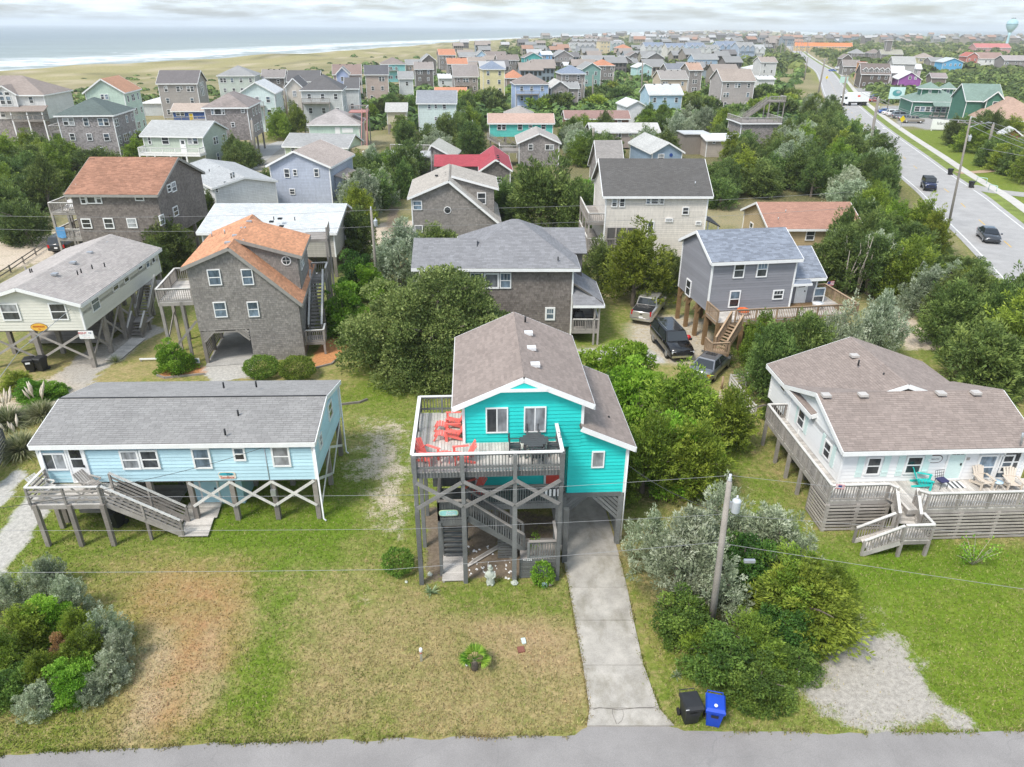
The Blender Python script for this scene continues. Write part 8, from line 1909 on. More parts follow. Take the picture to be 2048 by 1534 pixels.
# farther green masses that read as one: cedar scrub joined into single objects
def mass(name, label, n, region, r, seed, kind, cat='thicket', hk=.75):
 rng = np.random.default_rng(seed); Vs,Ts = [],[]; c = 0; tries = 0
 allf = [(np.mean([p[0] for p in f]),np.mean([p[1] for p in f]),max(math.hypot(f[0][0] - f[2][0],f[0][1] - f[2][1]) / 2 - 1.5,4)) for f in FOOT]
 fa = np.array(allf)
 while c < n and tries < n * 12:
  tries += 1; px_,py_ = rng.uniform(region[0],region[2]),region[1] + (region[3] - region[1]) * rng.random() ** region[4]
  p = P(px_,py_); x,y = p.x,p.y
  if y > 6000 or y < 0: continue
  sd = poly_sd(np.array([x]),np.array([y]),ISLAND)[0]
  if sd > -75: continue
  rr = rng.uniform(*r)
  if ((fa[:, 0] - x) ** 2 + (fa[:, 1] - y) ** 2 < (fa[:, 2] + rr * .5) ** 2).any(): continue
  if blocked(x,y,rr + 1) or poly_sd(np.array([x]),np.array([y]),LOTPG)[0] < rr + 1: continue
  m = 44; u = rng.normal(size=(m,3)); u /= np.linalg.norm(u,axis=1,keepdims=True); u[:, 2] = np.abs(u[:, 2])
  hh = rr * rng.uniform(.8,1.5) * hk
  q = u * np.array([rr,rr,hh]) * rng.uniform(.75,1.05,(m,1)) + np.array([x,y,0.1])
  tang = np.cross(u,rng.normal(size=(m,3))); tang /= np.linalg.norm(tang,axis=1,keepdims=True); s2 = np.cross(u,tang); L = rr * .30
  j1,j2 = rng.uniform(.7,1.3,(m,1)) * L,rng.uniform(.5,1.1,(m,1)) * L
  Vs.append(np.stack([q - tang * j1,q + s2 * j2 + u * .2,q + tang * j1,q - s2 * j2 + u * .2],1)); Ts.append(np.clip(rng.uniform(.15,.8) + rng.normal(0,.15,m),0,1)); c += 1
 if not Vs: return
 V = np.concatenate(Vs); V[..., 2] = np.maximum(V[..., 2],-.2)
 o = link(name, quads_mesh(name, V, np.concatenate(Ts), LM[kind])); tag(o, label, cat, kind='stuff')
LOTPG = pxpoly((1755,216),(1850,203),(2005,225),(1995,252),(1890,266),(1795,254))
mass('far_wood', 'hazy cedar woods and yards of the far town', 2100,(1000,66,2100,150,1.6),(3.0,6.0),1, 'cedar')
mass('roadside_scrub', 'green scrub thickets beyond the highway', 900,(1660,120,2120,215,.9),(1.6,3.2),2, 'cedar')
mass('town_scrub', 'cedar scrub filling the yards of the middle rows', 900,(700,115,1600,260,.8),(1.8,3.6),3, 'cedar')
mass('dune_scrub', 'low green scrub patches behind the dunes', 420,(100,120,1000,215,.8),(1.0,2.4),4, 'cedar', hk=.45)
# vehicles
def paint(name,col,metal=.3,rough=.28):
 if name in MATS: return MATS[name]
 m = plain(name, col, rough, .04,1, metal, .5,.03); m.node_tree.nodes['Principled BSDF'].inputs['Coat Weight'].default_value = .6; return m
TYRE = plain('tyre_rubber', (.02,.02,.02),.85); RIM = plain('alloy_rim', (.45,.46,.47),.3,.05,3,.8)
CARGLASS = plain('car_glass', (.025,.03,.035),.06,.02,1,0,.7); HEADL = plain('headlight_glass', (.62,.64,.66),.15); TAILL = plain('red_tail_light', (.45,.01,.012),.25); CHROME = plain('chrome', (.6,.6,.61),.18,.02,1,.9)
_tyre = ring_tube([(0,-.12,0),(0,-.115,0),(0,.115,0),(0,.12,0)], [.28,.35,.35,.28], 20, name='tyre', mat=TYRE); _rim = ring_tube([(0,-.125,0),(0,.125,0)], [.22,.22], 14, name='rim', mat=RIM)
_body = {}
def loft(name,secs,mat,cap=True,smooth=True):
 n = len(secs[0]); V = [p for s in secs for p in s]; F = []
 for i in range(len(secs) - 1):
  for k in range(n): F.append((i * n + k,(i + 1) * n + k,(i + 1) * n + (k + 1) % n,i * n + (k + 1) % n))
 if cap: F += [tuple(range(n)),tuple(range(len(secs) * n - 1,(len(secs) - 1) * n - 1,-1))]
 me = me_from(name,V,F,mat,smooth=smooth,tint=[.5] * len(F)); return me
def sec(x,w,z0,z1,sh=.72):
 zm = z0 + (z1 - z0) * sh
 return [(x,-w * .88,z0),(x,-w,z0 + .14),(x,-w,zm),(x,-w * .90,z1),(x,w * .90,z1),(x,w,zm),(x,w,z0 + .14),(x,w * .88,z0)]
SPECS = {  # body sections (x from the nose back),glasshouse: belt front/rear,roof front/rear,belt z,roof z
 'suv': dict(L=5.2, w=1.0, secs=[(2.58,.80,.42,.80),(2.50,.93,.32,1.02),(1.9,1.0,.28,1.12),(1.2,1.0,.28,1.18),(-2.3,1.0,.28,1.20),(-2.52,.96,.34,1.16),(-2.6,.86,.45,1.0)], cab=(1.25,-2.5,.55,-2.2,1.17,1.86,.92,.74), wb=(1.55,-1.5), r=.40),
 'sedan': dict(L=4.8, w=.92, secs=[(2.38,.66,.36,.62),(2.25,.84,.24,.78),(1.6,.92,.22,.90),(1.0,.92,.22,.95),(-1.6,.92,.22,1.0),(-2.2,.88,.28,1.0),(-2.4,.74,.40,.86)], cab=(1.15,-1.85,.25,-1.05,.94,1.45,.86,.60), wb=(1.42,-1.38), r=.34),
 'pickup': dict(L=5.7, w=1.0, secs=[(2.82,.84,.45,.95),(2.72,.96,.36,1.10),(2.0,1.0,.34,1.20),(1.4,1.0,.34,1.22),(-2.7,1.0,.34,1.22),(-2.84,.96,.42,1.20)], cab=(1.5,-.95,.85,-.75,1.21,1.86,.93,.76), wb=(1.85,-1.75), r=.41),
 'offroad': dict(L=4.3, w=.92, secs=[(2.12,.72,.55,1.10),(2.0,.80,.50,1.18),(.9,.86,.46,1.22),(.7,.90,.42,1.22),(-1.9,.90,.42,1.24),(-2.05,.84,.50,1.2)], cab=(.78,-1.95,.52,-1.9,1.22,1.86,.86,.76), wb=(1.35,-1.25), r=.42)}
def vehicle(kind,name,label,cat,rear,front,pt,roofm=None,group=None,detail=True,xy=None,rz=None,bed=None):
 s = SPECS[kind]
 if xy is None:
  a,b = P(*rear),P(*front); c = (a + b) / 2; d = b - a; rz = math.degrees(math.atan2(d.y,d.x))
 else: c = Vector((xy[0],xy[1],0))
 o = thing(name,label,cat,(c.x,c.y,.03),rz,group)
 key = (kind, pt.name, roofm.name if roofm else '')
 x0, x1, x2, x3, zb, zt, wb, wt = s['cab']
 if key not in _body:
  _body[key] = (loft('body', [sec(*q) for q in s['secs']], pt),
   loft('cabin', [[(x0,-wb, zb - .03),(x0, wb, zb - .03),(x1, wb, zb - .03),(x1,-wb, zb - .03)], [(x2 + .12,-wt - .04, zt - .05),(x2 + .12, wt + .04, zt - .05),(x3 - .06, wt + .04, zt - .05),(x3 - .06,-wt - .04, zt - .05)], [(x2,-wt * .92, zt),(x2, wt * .92, zt),(x3, wt * .92, zt),(x3,-wt * .92, zt)]], roofm or pt, smooth=False))
 bm_,cm_ = _body[key]
 bo = link('body', bm_, o); link('cabin', cm_, o)
 def gq(nm,q,n_):
  n_ = Vector(n_).normalized() * .012; q = [Vector(p) for p in q]; c_ = sum(q,Vector()) / 4; q = [c_ + (p - c_) * .88 + n_ for p in q]
  link(nm,me_from(nm,q,[(0,1,2,3)],CARGLASS,tint=[.5]),o)
 tz = zt - .05; wt_ = wt + .04; fx,rx_ = x2 + .12,x3 - .06
 gq('windscreen', [(x0,-wb, zb),(x0, wb, zb),(fx, wt_, tz),(fx, -wt_, tz)], (zt - zb, 0, x0 - fx)); gq('rear_window', [(x1, wb, zb),(x1,-wb, zb),(rx_, -wt_, tz),(rx_, wt_, tz)], (-(zt - zb),0, rx_ - x1 + .05))
 m1,mt = (x0 + x1) / 2 - .05,(fx + rx_) / 2
 for sg in (-1,1):
  for a0,a1,b0,b1 in ((x0 - .12,m1 + .04,fx - .02,mt + .04),(m1 - .04,x1 + .15,mt - .04,rx_ + .04)):
   q = [(a0, sg * wb, zb + .01),(a1, sg * wb, zb + .01),(b1, sg * wt_, tz),(b0, sg * wt_, tz)]; gq('side_window', q if sg < 0 else q[::-1], (0, sg * (zt - zb), wb - wt_))
  if detail:
   box('mirror', o, (x0 - .15, sg * (wb + .17), zb + .08),(.14,.2,.15), pt)
 r = s['r']
 for x in s['wb']:
  for sg in (-1,1):
   wl = link('wheel', _tyre, o, Matrix.Translation((x, sg * (s['w'] - .13), r - .03)) @ Matrix.Diagonal((r / .35,1.05, r / .35,1))); link('rim', _rim, wl)
 hx = s['secs'][0][0]; tx = s['secs'][-1][0]; zf = s['secs'][1][3]; zr_ = s['secs'][-1][3]; w = s['w']
 for sg in (-1,1):
  box('headlight', o, (hx - .10, sg * w * .72, zf - .22),(.16,.34,.16), HEADL); box('tail_light', o, (tx + .06, sg * w * .80, zr_ - .12),(.14,.22 if kind != 'pickup' else .14,.2 if kind == 'sedan' else .36), TAILL)
 if detail:
  box('grille', o, (hx - .03,0, zf - .30),(.10, w * 1.0,.2), BLACK); box('front_bumper', o, (hx - .05,0,.48),(.16, w * 1.7,.16), CHROME if kind == 'suv' else (BLACK if kind == 'offroad' else pt)); box('rear_bumper', o, (tx + .0,0,.52),(.18, w * 1.75,.18), CHROME if kind == 'pickup' else pt)
  box('number_plate', o, (tx - .05,0,.72 if kind != 'sedan' else .75),(.06,.34,.15), WHITE)
  box('door_seam', o, (m1,0,.72),(.015, w * 2.005,.7), BLACK)
  if kind == 'suv':
   for sg in (-1,1): beam('roof_rail', o, (x2 - .1, sg * wt * .9, zt + .04),(x3 + .3, sg * wt * .9, zt + .04),.04,.04, CHROME)
   box('running_board', o, (0,0,.34),(2.4, w * 2.1,.06), BLACK)
  if kind == 'sedan': box('sunroof', o, (x2 - .35,0, zt + .003),(.5, wt * 1.3,.02), CARGLASS)
 if kind == 'pickup':
  box('bed_cover', o, ((x1 + tx) / 2 - .02,0,1.225),(abs(tx - x1) - .2, w * 1.66,.03), bed or BLACK); box('tailgate', o, (tx - .01,0,.92),(.06, w * 1.5,.5), pt); box('tailgate_badge', o, (tx - .045,0,1.0),(.02,.22,.08), BLACK)
 if kind == 'offroad': lathe('spare_wheel', o, [(.36,-.1),(.36,.1)], TYRE, (0,0,0),14).matrix_basis = Matrix.Translation((tx - .12,0,.95)) @ Matrix.Rotation(R(90),4, 'Y')
 return o
SILV, BLK, GRYB, DKB, REDP, WHT, BLUEP, TANP = paint('champagne_silver_paint', (.46,.44,.41),.5), paint('gloss_black_paint', (.012,.012,.013),.1,.12), paint('steel_grey_paint', (.22,.23,.25),.6), paint('dark_navy_paint', (.015,.025,.08),.3), paint('red_car_paint', (.38,.02,.025),.2), paint('white_car_paint', (.70,.70,.70),.1), paint('blue_car_paint', (.04,.12,.35),.3), paint('tan_car_paint', (.35,.31,.26),.4)
vehicle('pickup', 'pickup_truck', 'silver pickup with a black bed cover parked under the cedar', 'pickup', (1280,651),(1311,609), SILV)
vehicle('suv', 'parked_car', 'glossy black large SUV parked on pale sand', 'car', (1320,674),(1364,725), BLK)
vehicle('sedan', 'parked_car', 'steel grey sedan with sunroof parked on grass beside the stair landing', 'car', (1396,766),(1441,722), GRYB)
vehicle('suv', 'parked_car', 'dark SUV with red tail lights under the brown house decks', 'car', (118,508),(158,485), paint('charcoal_paint', (.03,.032,.035),.3))
vehicle('offroad', 'moving_car', 'dark blue boxy off road car driving on the highway', 'car', None, None, DKB, BLACK, xy=(66.2,117.0), rz=252)
vehicle('sedan', 'moving_car', 'dark silver car on the highway, nearer the camera than the blue one', 'car', None, None, paint('slate_paint', (.06,.065,.075),.5), xy=(57.8,86.5), rz=252)
for i, (px, py, pt, kd, lb) in enumerate(((1771,227, BLUEP, 'sedan', 'bright blue car first in the restaurant front row'),(1781,230, WHT, 'sedan', 'white car second in the restaurant front row'),(1791,233, WHT, 'suv', 'white SUV in the restaurant front row'),(1801,237, GRYB, 'suv', 'grey SUV in the restaurant front row'),(1812,241, GRYB, 'sedan', 'grey sedan in the restaurant front row'),(1824,246, TANP, 'pickup', 'tan grey pickup ending the restaurant front row'))):
 p = P(px, py); vehicle(kd, 'parked_car', lb, 'car', None, None, pt, group='cars in front of the restaurant', detail=False, xy=(p.x, p.y), rz=-8)
for i, (px, py, pt, kd, lb) in enumerate(((1889,232, BLK, 'suv', 'black SUV beside the restaurant porch'),(1902,234, BLK, 'pickup', 'black pickup beside the restaurant porch'),(1915,236, TANP, 'offroad', 'tan boxy car beside the restaurant porch'),(1928,238, GRYB, 'suv', 'grey SUV beside the restaurant porch'),(1941,239, WHT, 'sedan', 'white car ending the row by the restaurant porch'))):
 p = P(px, py); vehicle(kd, 'parked_car', lb, 'car', None, None, pt, group='cars beside the restaurant porch', detail=False, xy=(p.x, p.y), rz=70)
for px, py, pt, kd, lb, rz in ((1744,200, GRYB, 'sedan', 'grey car behind the white lorry', -8),(1752,197, BLUEP, 'sedan', 'blue car behind the roadside billboard', -8),(1750,204, REDP, 'sedan', 'dark red car next to the roadside billboard', -8),(1814,199, REDP, 'sedan', 'red car at the rear of the restaurant lot', -8),(1820,202, WHT, 'suv', 'white SUV at the rear of the restaurant lot', -8),(1745,161, BLK, 'suv', 'black SUV in front of the brown shop', -10),(1678,139, WHT, 'suv', 'white van by the dark sloping roof shop', -10),(1665,143, BLUEP, 'sedan', 'blue car by the dark sloping roof shop', -10),
 (1205,195, REDP, 'pickup', 'red pickup on the grass by the side lane', 15),(1262,198, BLK, 'suv', 'black SUV across the side lane', 10),(62,290, GRYB, 'pickup', 'dark grey pickup outside the tall dune house', 60),(40,293, REDP, 'sedan', 'dark red car outside the tall dune house', 60),(600,199 + 12, GRYB, 'sedan', 'grey car between the large pale grey house and cedars', 20),(1150,212, BLK, 'suv', 'dark SUV below the cedar cottage', 10)):
 p = P(px, py); vehicle(kd, 'parked_car', lb, 'car', None, None, pt, detail=False, xy=(p.x, p.y), rz=rz)
# lorry
la, lb_ = P(1680,211), P(1731,211); d_ = lb_ - la; LR = thing('lorry', 'white articulated lorry turning off the highway', 'lorry', (la.x, la.y, .03), math.degrees(math.atan2(d_.y, d_.x))); L = d_.length
box('trailer', LR, (L * .62,0,2.6),(L * .78,2.5,2.7), WHITE); box('logo_panel', LR, (L * .60,-1.26,3.0),(L * .10,.02,.5), RED); box('chassis', LR, (L * .5,0,1.0),(L, 1.6,.35), BLACK)
link('cab', loft('cab', [[(-.2,-1.2,.6),(-.2,1.2,.6),(2.0,1.2,.6),(2.0,-1.2,.6)], [(-.2,-1.2,1.9),(-.2,1.2,1.9),(2.0,1.2,1.9),(2.0,-1.2,1.9)], [(.3,-1.1,3.2),(.3,1.1,3.2),(2.0,1.1,3.4),(2.0,-1.1,3.4)]], WHITE, smooth=False), LR); box('side_window', LR, (1.0,-1.17,2.4),(.9,.06,.7), CARGLASS); box('windscreen', LR, (.0,0,2.5),(.1,1.9,.8), CARGLASS)
for x in (.6,2.6,L * .78,L * .9): 
 for sg in (-1,1): link('wheel', _tyre, LR, Matrix.Translation((x, sg * 1.1,.48)) @ Matrix.Diagonal((1.4,1.3,1.4,1)))
# wheeled bins
BINBLUE = plain('blue_bin_plastic', (.008,.06,.46),.4,.08,3); BINBLK = plain('dark_bin_plastic', (.022,.023,.025),.5,.15,3, fine=.15)
def wheelie_bin(px,py,rz,m,label,xy=None,extra=None):
 p = P(px, py) if xy is None else Vector((*xy, 0)); o = thing('wheelie_bin', label, 'bin', (p.x, p.y, .02), rz)
 def rs(w,d,z,y=0): return [(-w / 2,-d / 2 + y,z),(w / 2,-d / 2 + y,z),(w / 2,d / 2 + y,z),(-w / 2,d / 2 + y,z)]
 link('bin_body', loft('bin_body', [rs(.46,.50,.03,.04), rs(.60,.70,.86), rs(.68,.78,.88), rs(.68,.78,.98)], m, smooth=False), o)
 link('lid', loft('lid', [rs(.70,.82,.985,-.02), rs(.70,.82,1.02,-.02), rs(.60,.66,1.09,0), rs(.40,.40,1.10,0)], m, smooth=False), o)
 tube('handle', o, [(-.28,.44,.98),(-.28,.52,1.0),(.28,.52,1.0),(.28,.44,.98)], .02, m, 6)
 for sg in (-1,1): link('wheel', _tyre, o, Matrix.Translation((sg * .30,.30,.13)) @ Matrix.Rotation(R(90),4, 'Z') @ Matrix.Diagonal((.38,.28,.38,1)))
 box('front_bar', o, (0,-.37,.72),(.26,.03,.10), BLACK)
 for k in range(4): box('rim_rib', o, ((k - 1.5) * .15,-.395,.93),(.02,.02,.09), m)
 return o
b1 = wheelie_bin(1377,1440,8, BINBLK, 'dark grey wheelie bin with scuffed lid at the street edge'); box('scuff', b1,(-.30,-.40,1.03),(.12,.02,.03), WHITE)
b2 = wheelie_bin(1424,1445,-13, BINBLUE, 'bright blue recycling bin at the street edge'); 
bg = tag(lathe('white_bag', None, [(.02,0),(.07,.03),(.06,.07),(.01,.09)], WHITE, (0,0,0),8), 'small white rubbish item lying on the blue bin lid', 'litter'); bg.location = (P(1432,1413,1.12).x, P(1432,1413,1.12).y, 1.13)
b3 = wheelie_bin(64,743,20, BINBLK, 'black wheelie bin with a white label under the cream cottage'); box('label', b3,(0,-.40,.80),(.3,.01,.14), WHITE)
wheelie_bin(86,741,-10, BINBLK, 'black wheelie bin nearest the cream cottage piling')
b4 = wheelie_bin(236,1052,-15, BINBLK, 'black wheelie bin with white lettering under the pale blue deck'); letters('4/63', .12, WHITE, b4, Matrix.Translation((0,-.40,.62))); letters('0000', .10, WHITE, b4, Matrix.Translation((0,-.38,.46)))
wheelie_bin(1899,350,-60, BINBLK, 'black bin on the highway sidewalk farther from the camera'); wheelie_bin(1941,376,-60, BINBLK, 'black bin on the highway sidewalk nearer the camera')
# utility poles and cables
POLEM = wood('pole_timber', (.27,.245,.215),.12); CAN = plain('transformer_grey', (.52,.55,.57),.4,.06,4); WIRE = plain('cable_metal', (.30,.30,.30),.5); WIREK = plain('black_cable', (.06,.06,.06),.5); PORC = plain('grey_porcelain', (.55,.56,.58),.3)
def pole(base,top,label,can=True,arms=0,lamp=None,group=None,hh=None,mat=None):
 b = P(*base); best = min(((P(top[0],top[1],z / 10) - Vector((b.x,b.y,z / 10))).length,z / 10) for z in range(20,200))[1] if hh is None else hh
 o = thing('utility_pole', label, 'utility pole', (b.x, b.y, 0),0, group); t = P(top[0], top[1], best) - b; lean = Vector((t.x, t.y, 0)); lean = lean if lean.length < .08 * best else lean.normalized() * .05 * best
 tv = Vector((lean.x, lean.y, best)); tube('pole', o, [(0,0,-.2), tuple(tv * .5), tuple(tv)], [.16,.13,.10] if b.y < 90 else [.30,.27,.23], mat or POLEM, 10)
 lathe('insulator', o, [(.05,0),(.09,.05),(.05,.09),(.09,.14),(.04,.2),(.06,.3)], PORC, tuple(tv),10)
 if can:
  c = tv * .82 + Vector((.34,-.05,0)); cn_ = lathe('transformer', o, [(.14,0),(.165,.04),(.165,.50),(.18,.54),(.12,.60),(.03,.64)], CAN, tuple(c),14); lathe('bushing', cn_, [(.03,.6),(.05,.68),(.03,.78)], PORC, tuple(c),8); box('bracket', o, tuple(tv * .86 + Vector((.14,0,0))),(.2,.08,.3), METAL)
 for k in range(arms):
  z = tv * (.97 - .55 * k); beam('cross_arm', o, tuple(z + Vector((-1.3,.3,0))), tuple(z + Vector((1.3,-.3,0))),.1,.12, mat or POLEM)
  for s in (-1.2,-.5,.5,1.2): lathe('insulator', o, [(.03,0),(.06,.06),(.03,.14)], PORC, tuple(z + Vector((s, -s * .23,.06))),6)
 if lamp: 
  a = tv * lamp[2]; e = a + Vector((lamp[0], lamp[1], .5)); tube('lamp_arm', o, [tuple(a), tuple(a.lerp(e, .5) + Vector((0,0,.15))), tuple(e)], .05, METAL, 6); box('lamp_head', o, tuple(e),(.5,.22,.12), METAL)
 o['_h'] = best; return o, b + tv
def cable(label, pts, r=.011, sag=.15, mat=None, name='power_cable', group='overhead cables'):
 pts = [Vector(p) for p in pts]; out = []
 for i in range(len(pts) - 1):
  for k in range(14):
   t = k / 14; p = pts[i].lerp(pts[i + 1],t); p.z -= sag * 4 * t * (1 - t); out.append(p)
 out.append(pts[-1]); me = ring_tube(out, [r] * len(out),5, True, name='cable', mat=mat or WIRE); return tag(link(name, me), label, 'cable', group)
up_, ut = pole((1420,1270),(1459,962), 'weathered utility pole with a grey transformer by the silver cedars', True)
for k, (zz_, pxs, lb) in enumerate(((0,((0,993.5),(829,990),(2048,1012)), 'topmost cable across the turquoise house'),(-1.55,((0,1061),(819,1058),(2048,1070)), 'middle cable crossing the turquoise house stairs'),(-2.9,((0,1145),(780,1139),(2048,1178)), 'lowest cable crossing in front of the turquoise deck posts'))):
 pt_ = ut + Vector((-.12 * (k > 0),0,zz_ + .25 * (k == 0))); zl = pt_.z
 lft = P(pxs[0][0],pxs[0][1],zl + .1); m_ = P(pxs[1][0],pxs[1][1],zl - .12); r_ = P(pxs[2][0],pxs[2][1],zl); ext = lft + (lft - m_).normalized() * 14; re = r_ + (r_ - pt_).normalized() * 10
 cable(lb + (', running past the blue house' if k < 2 else ''), [ext, lft, m_, pt_, r_, re], .0065 if k < 2 else .008,.03, WIRE)
box('splice_box', up_, tuple(P(1499,1122, ut.z - 2.9) - P(1420,1270)),(.42,.12,.12), METAL)
cable('thin service cable from the transformer to the turquoise house corner', [ut + Vector((.3,0,-1.6)), T.Mw @ Vector((9.7,2.4,4.6))], .012,.3, WIREK)
cable('dark service cable looping to the pale blue house mast', [B.Mw @ Vector((10.9,-.25,4.5)), P(273,963,4.6), P(0,1016,5.4), P(-200,1055,5.8)], .012,.12, WIREK)
cable('slanting cable to the cream cottage corner', [D.Mw @ Vector((7.0,-.1,4.7)), P(60,757,1.2) + Vector((0,0,2.2)), P(-60,830,5)], .02,.05, METAL)
mp, mt_ = pole((756,592),(742,420), 'slim utility pole with a transformer between orange roof and saltbox house', True)
for k,(yl,yr) in enumerate(((429,414),(455,446))):
 z_ = mt_.z - (.0 if k == 0 else 1.5); cable(('upper' if k == 0 else 'lower') + ' cable strung behind the orange roofed house', [P(-40, yl + 2, z_), mt_ + Vector((0,0, z_ - mt_.z)), P(1700, yr - 30, z_ + .5)], .013,.35, WIRE)
HP = []
for i, (b_, t_, cn, ar, lp, lb) in enumerate((((1893,470),(1941,238), True, 1,(2.6,.6,.93), 'tall leaning highway pole with lamp arm nearest the camera'),((1733,326),(1757,196), True, 1, None, 'highway pole rising from the cedars left of the crosswalk'),((1679,240),(1693,150), False, 1, None, 'highway pole third along the cedar side'),((1634,200),(1650,118), False, 1, None, 'highway pole fourth along the cedar side'),((1608,160),(1616,114), False, 0, None, 'highway pole fifth along the cedar side'),((1972,313),(1987,248), False, 0, None, 'highway pole on the sidewalk side by the dark cedars'),((1795,205),(1802,170), False, 0, None, 'slim pole beside the roadside billboard'))):
 HP.append(pole(b_,t_,lb,cn,ar,lp)[1])
for k in range(4):
 for s in (-.5,.5): cable('cable along the highway, %s span from the camera' % ('first', 'second', 'third', 'fourth')[k], [HP[k] + Vector((s, 0,-.2)), HP[k + 1] + Vector((s, 0,-.2))], .03,.8, WIRE, group='highway cables')
for s in (-1,.4,1.1): cable('cable leaving the tall highway pole towards the camera side', [HP[0] + Vector((s, 0,-.2)), HP[0] + Vector((s - 9,-45,.2))], .024,.8, WIRE, group='near highway cables')
for s in (0,1): cable('thin cable over the highway from the tall leaning pole', [HP[0] + Vector((2.4,.5,-.3 - s * 3)), HP[0] + Vector((4 + 8 * s, -40,-1))], .022,.6, WIRE, group='thin cables over the highway')
for i, (b_, t_, lb) in enumerate((((576,241),(567,172), 'pole before the narrow cream gable'),((948,316),(945,243), 'pole left of the aqua house'),((1187,322),(1187,256), 'pole right of the grey gable house'),((1335,250),(1335,218), 'pole behind the tan long house'),((1164,212),(1162,160), 'pole at the near bend of the side lane'),((1185,211),(1186,150), 'pole in front of the slate blue hip roof'),((1226,186),(1226,145), 'pole by the sea green house'),((1091,219),(1090,183), 'pole before the periwinkle house'),((1283,190),(1283,122), 'pole near the end of the side lane'),((512,318),(503,240), 'leaning pole by the stilt house braces'),((62,290),(44,240), 'pole outside the tall dune house'),((750,192),(751,170), 'pole behind the cream yellow cottage'),((846,175),(846,138), 'pole beside the dark weathered house'),((1412,186),(1412,170), 'short pole near the taupe house'),((424,290),(420,246), 'pole at the sage green house'))):
 pole(b_, t_, 'weathered ' + lb, i % 2 == 0,0, None)
prn = random.Random(9)
for k in range(16):
 px = 1520 + k * 6.4 + prn.uniform(-3,3); py = 118 - abs(k - 8) * 1.2 + prn.uniform(-6,6); q = P(px, py); pole((px, py),(px + 1.2, py - 40), 'thin dark pole in the far cluster along the highway', False, 0, None, 'far highway poles', hh=prn.uniform(11,15))
# furniture and yard things
def adirondack(pos, rz, m, label, name='adirondack_chair', s=1.0, group=None):
 o = thing(name, label, 'chair', tuple(pos), rz, group)   # faces local -y
 for k in range(5):
  a = (k - 2) * .055; x = (k - 2) * .115; beam('back_slat', o, (x * .75,.22,.24),(x * 1.2,.58,.98 - abs(k - 2) * .05),.10,.022, m, up=(0,-1,.4))
 for k in range(5): box('seat_slat', o, (0,-.30 + k * .115,.37 - k * .032),(.54,.10,.022), m)
 for sg in (-1,1):
  box('armrest', o, (sg * .34,-.06,.56),(.13,.72,.025), m); box('leg', o, (sg * .31,-.34,.28),(.05,.10,.56), m); beam('leg', o, (sg * .28,-.36,.32),(sg * .28,.52,.03),.04,.11, m)
 beam('back_rail', o, (-.33,.36,.52),(.33,.36,.52),.03,.06, m)
 if s != 1: o.scale = (s,s,s)
 return o
def ottoman(pos,rz,m,label):
 o = thing('footstool', label, 'footstool', tuple(pos), rz)
 for k in range(4): box('slat', o, (0,-.2 + k * .12,.36 - .05 * abs(k - 1.2)),(.5,.10,.022), m)
 for sg in (-1,1): beam('leg', o, (sg * .22,.22,.34),(sg * .22,.2,.02),.04,.08, m); beam('leg', o, (sg * .22,-.18,.33),(sg * .22,-.34,.02),.04,.08, m)
CORAL = plain('coral_chair_plastic', (.80,.165,.135),.5,.05,3)
tz_ = DZ + .004
def tdk(px,py,z=tz_): return P(px,py,z)
adirondack(tdk(910,852),-90 + 3, CORAL, 'coral adirondack chair farthest along the upper deck beside the turquoise wall'); ottoman(tdk(884,859),-87, CORAL, 'coral footstool of the farther chair')
adirondack(tdk(909,876),-90 + 3, CORAL, 'coral adirondack chair second along the turquoise wall'); ottoman(tdk(883,878),-87, CORAL, 'coral footstool of the nearer chair')
adirondack(tdk(856,922),60, CORAL, 'coral adirondack chair in the deck rail corner'); adirondack(tdk(926,922),-80, CORAL, 'coral adirondack chair at the house corner of the deck')
o = thing('side_table', 'coral side table between two deck chairs', 'table', tuple(tdk(890,926)),3)
for k in range(4): box('table_slat', o, ((k - 1.5) * .15,0,.48),(.14,.48 if 0 < k < 3 else .36,.025), CORAL)
for sx_ in (-.2,.2): beam('leg', o, (sx_, -.16,.47),(sx_, .1,.02),.05,.05, CORAL); beam('leg', o, (sx_, .16,.47),(sx_, -.1,.02),.05,.05, CORAL)
adirondack(T.Mw @ Vector((2.45,2.5, LZ)),-60, CORAL, 'coral adirondack chair on the shaded lower deck')
GRYF = plain('dark_grey_patio_plastic', (.075,.078,.082),.5,.06,3)
c = tdk(1068,908); o = thing('dining_table', 'dark grey octagonal patio table on the upper deck', 'table', tuple(c),3)
for k in range(7):
 y = (k - 3) * .165; half = .62 if abs(k - 3) < 2 else .62 - (abs(k - 3) - 1) * .14; box('table_slat', o, (0, y, .73),(half * 2,.155,.03), GRYF)
for sx_, sy_ in ((-.4,-.35),(.4,-.35),(-.4,.35),(.4,.35)): box('leg', o, (sx_, sy_, .36),(.08,.08,.72), GRYF)
def patio_chair(pos,rz,label,m=GRYF):
 o = thing('patio_chair', label, 'chair', tuple(pos), rz, 'dark patio chairs'); box('seat', o, (0,0,.44),(.5,.48,.04), m)
 for k in range(4): box('back_slat', o, (0,.25 + .015 * k, .56 + k * .115),(.46,.025,.08), m)
 for sg in (-1,1):
  box('back_post', o, (sg * .24,.24,.48),(.04,.05,.96), m); box('leg', o, (sg * .24,-.22,.32),(.04,.04,.64), m); box('armrest', o, (sg * .26,0,.65),(.06,.5,.03), m)
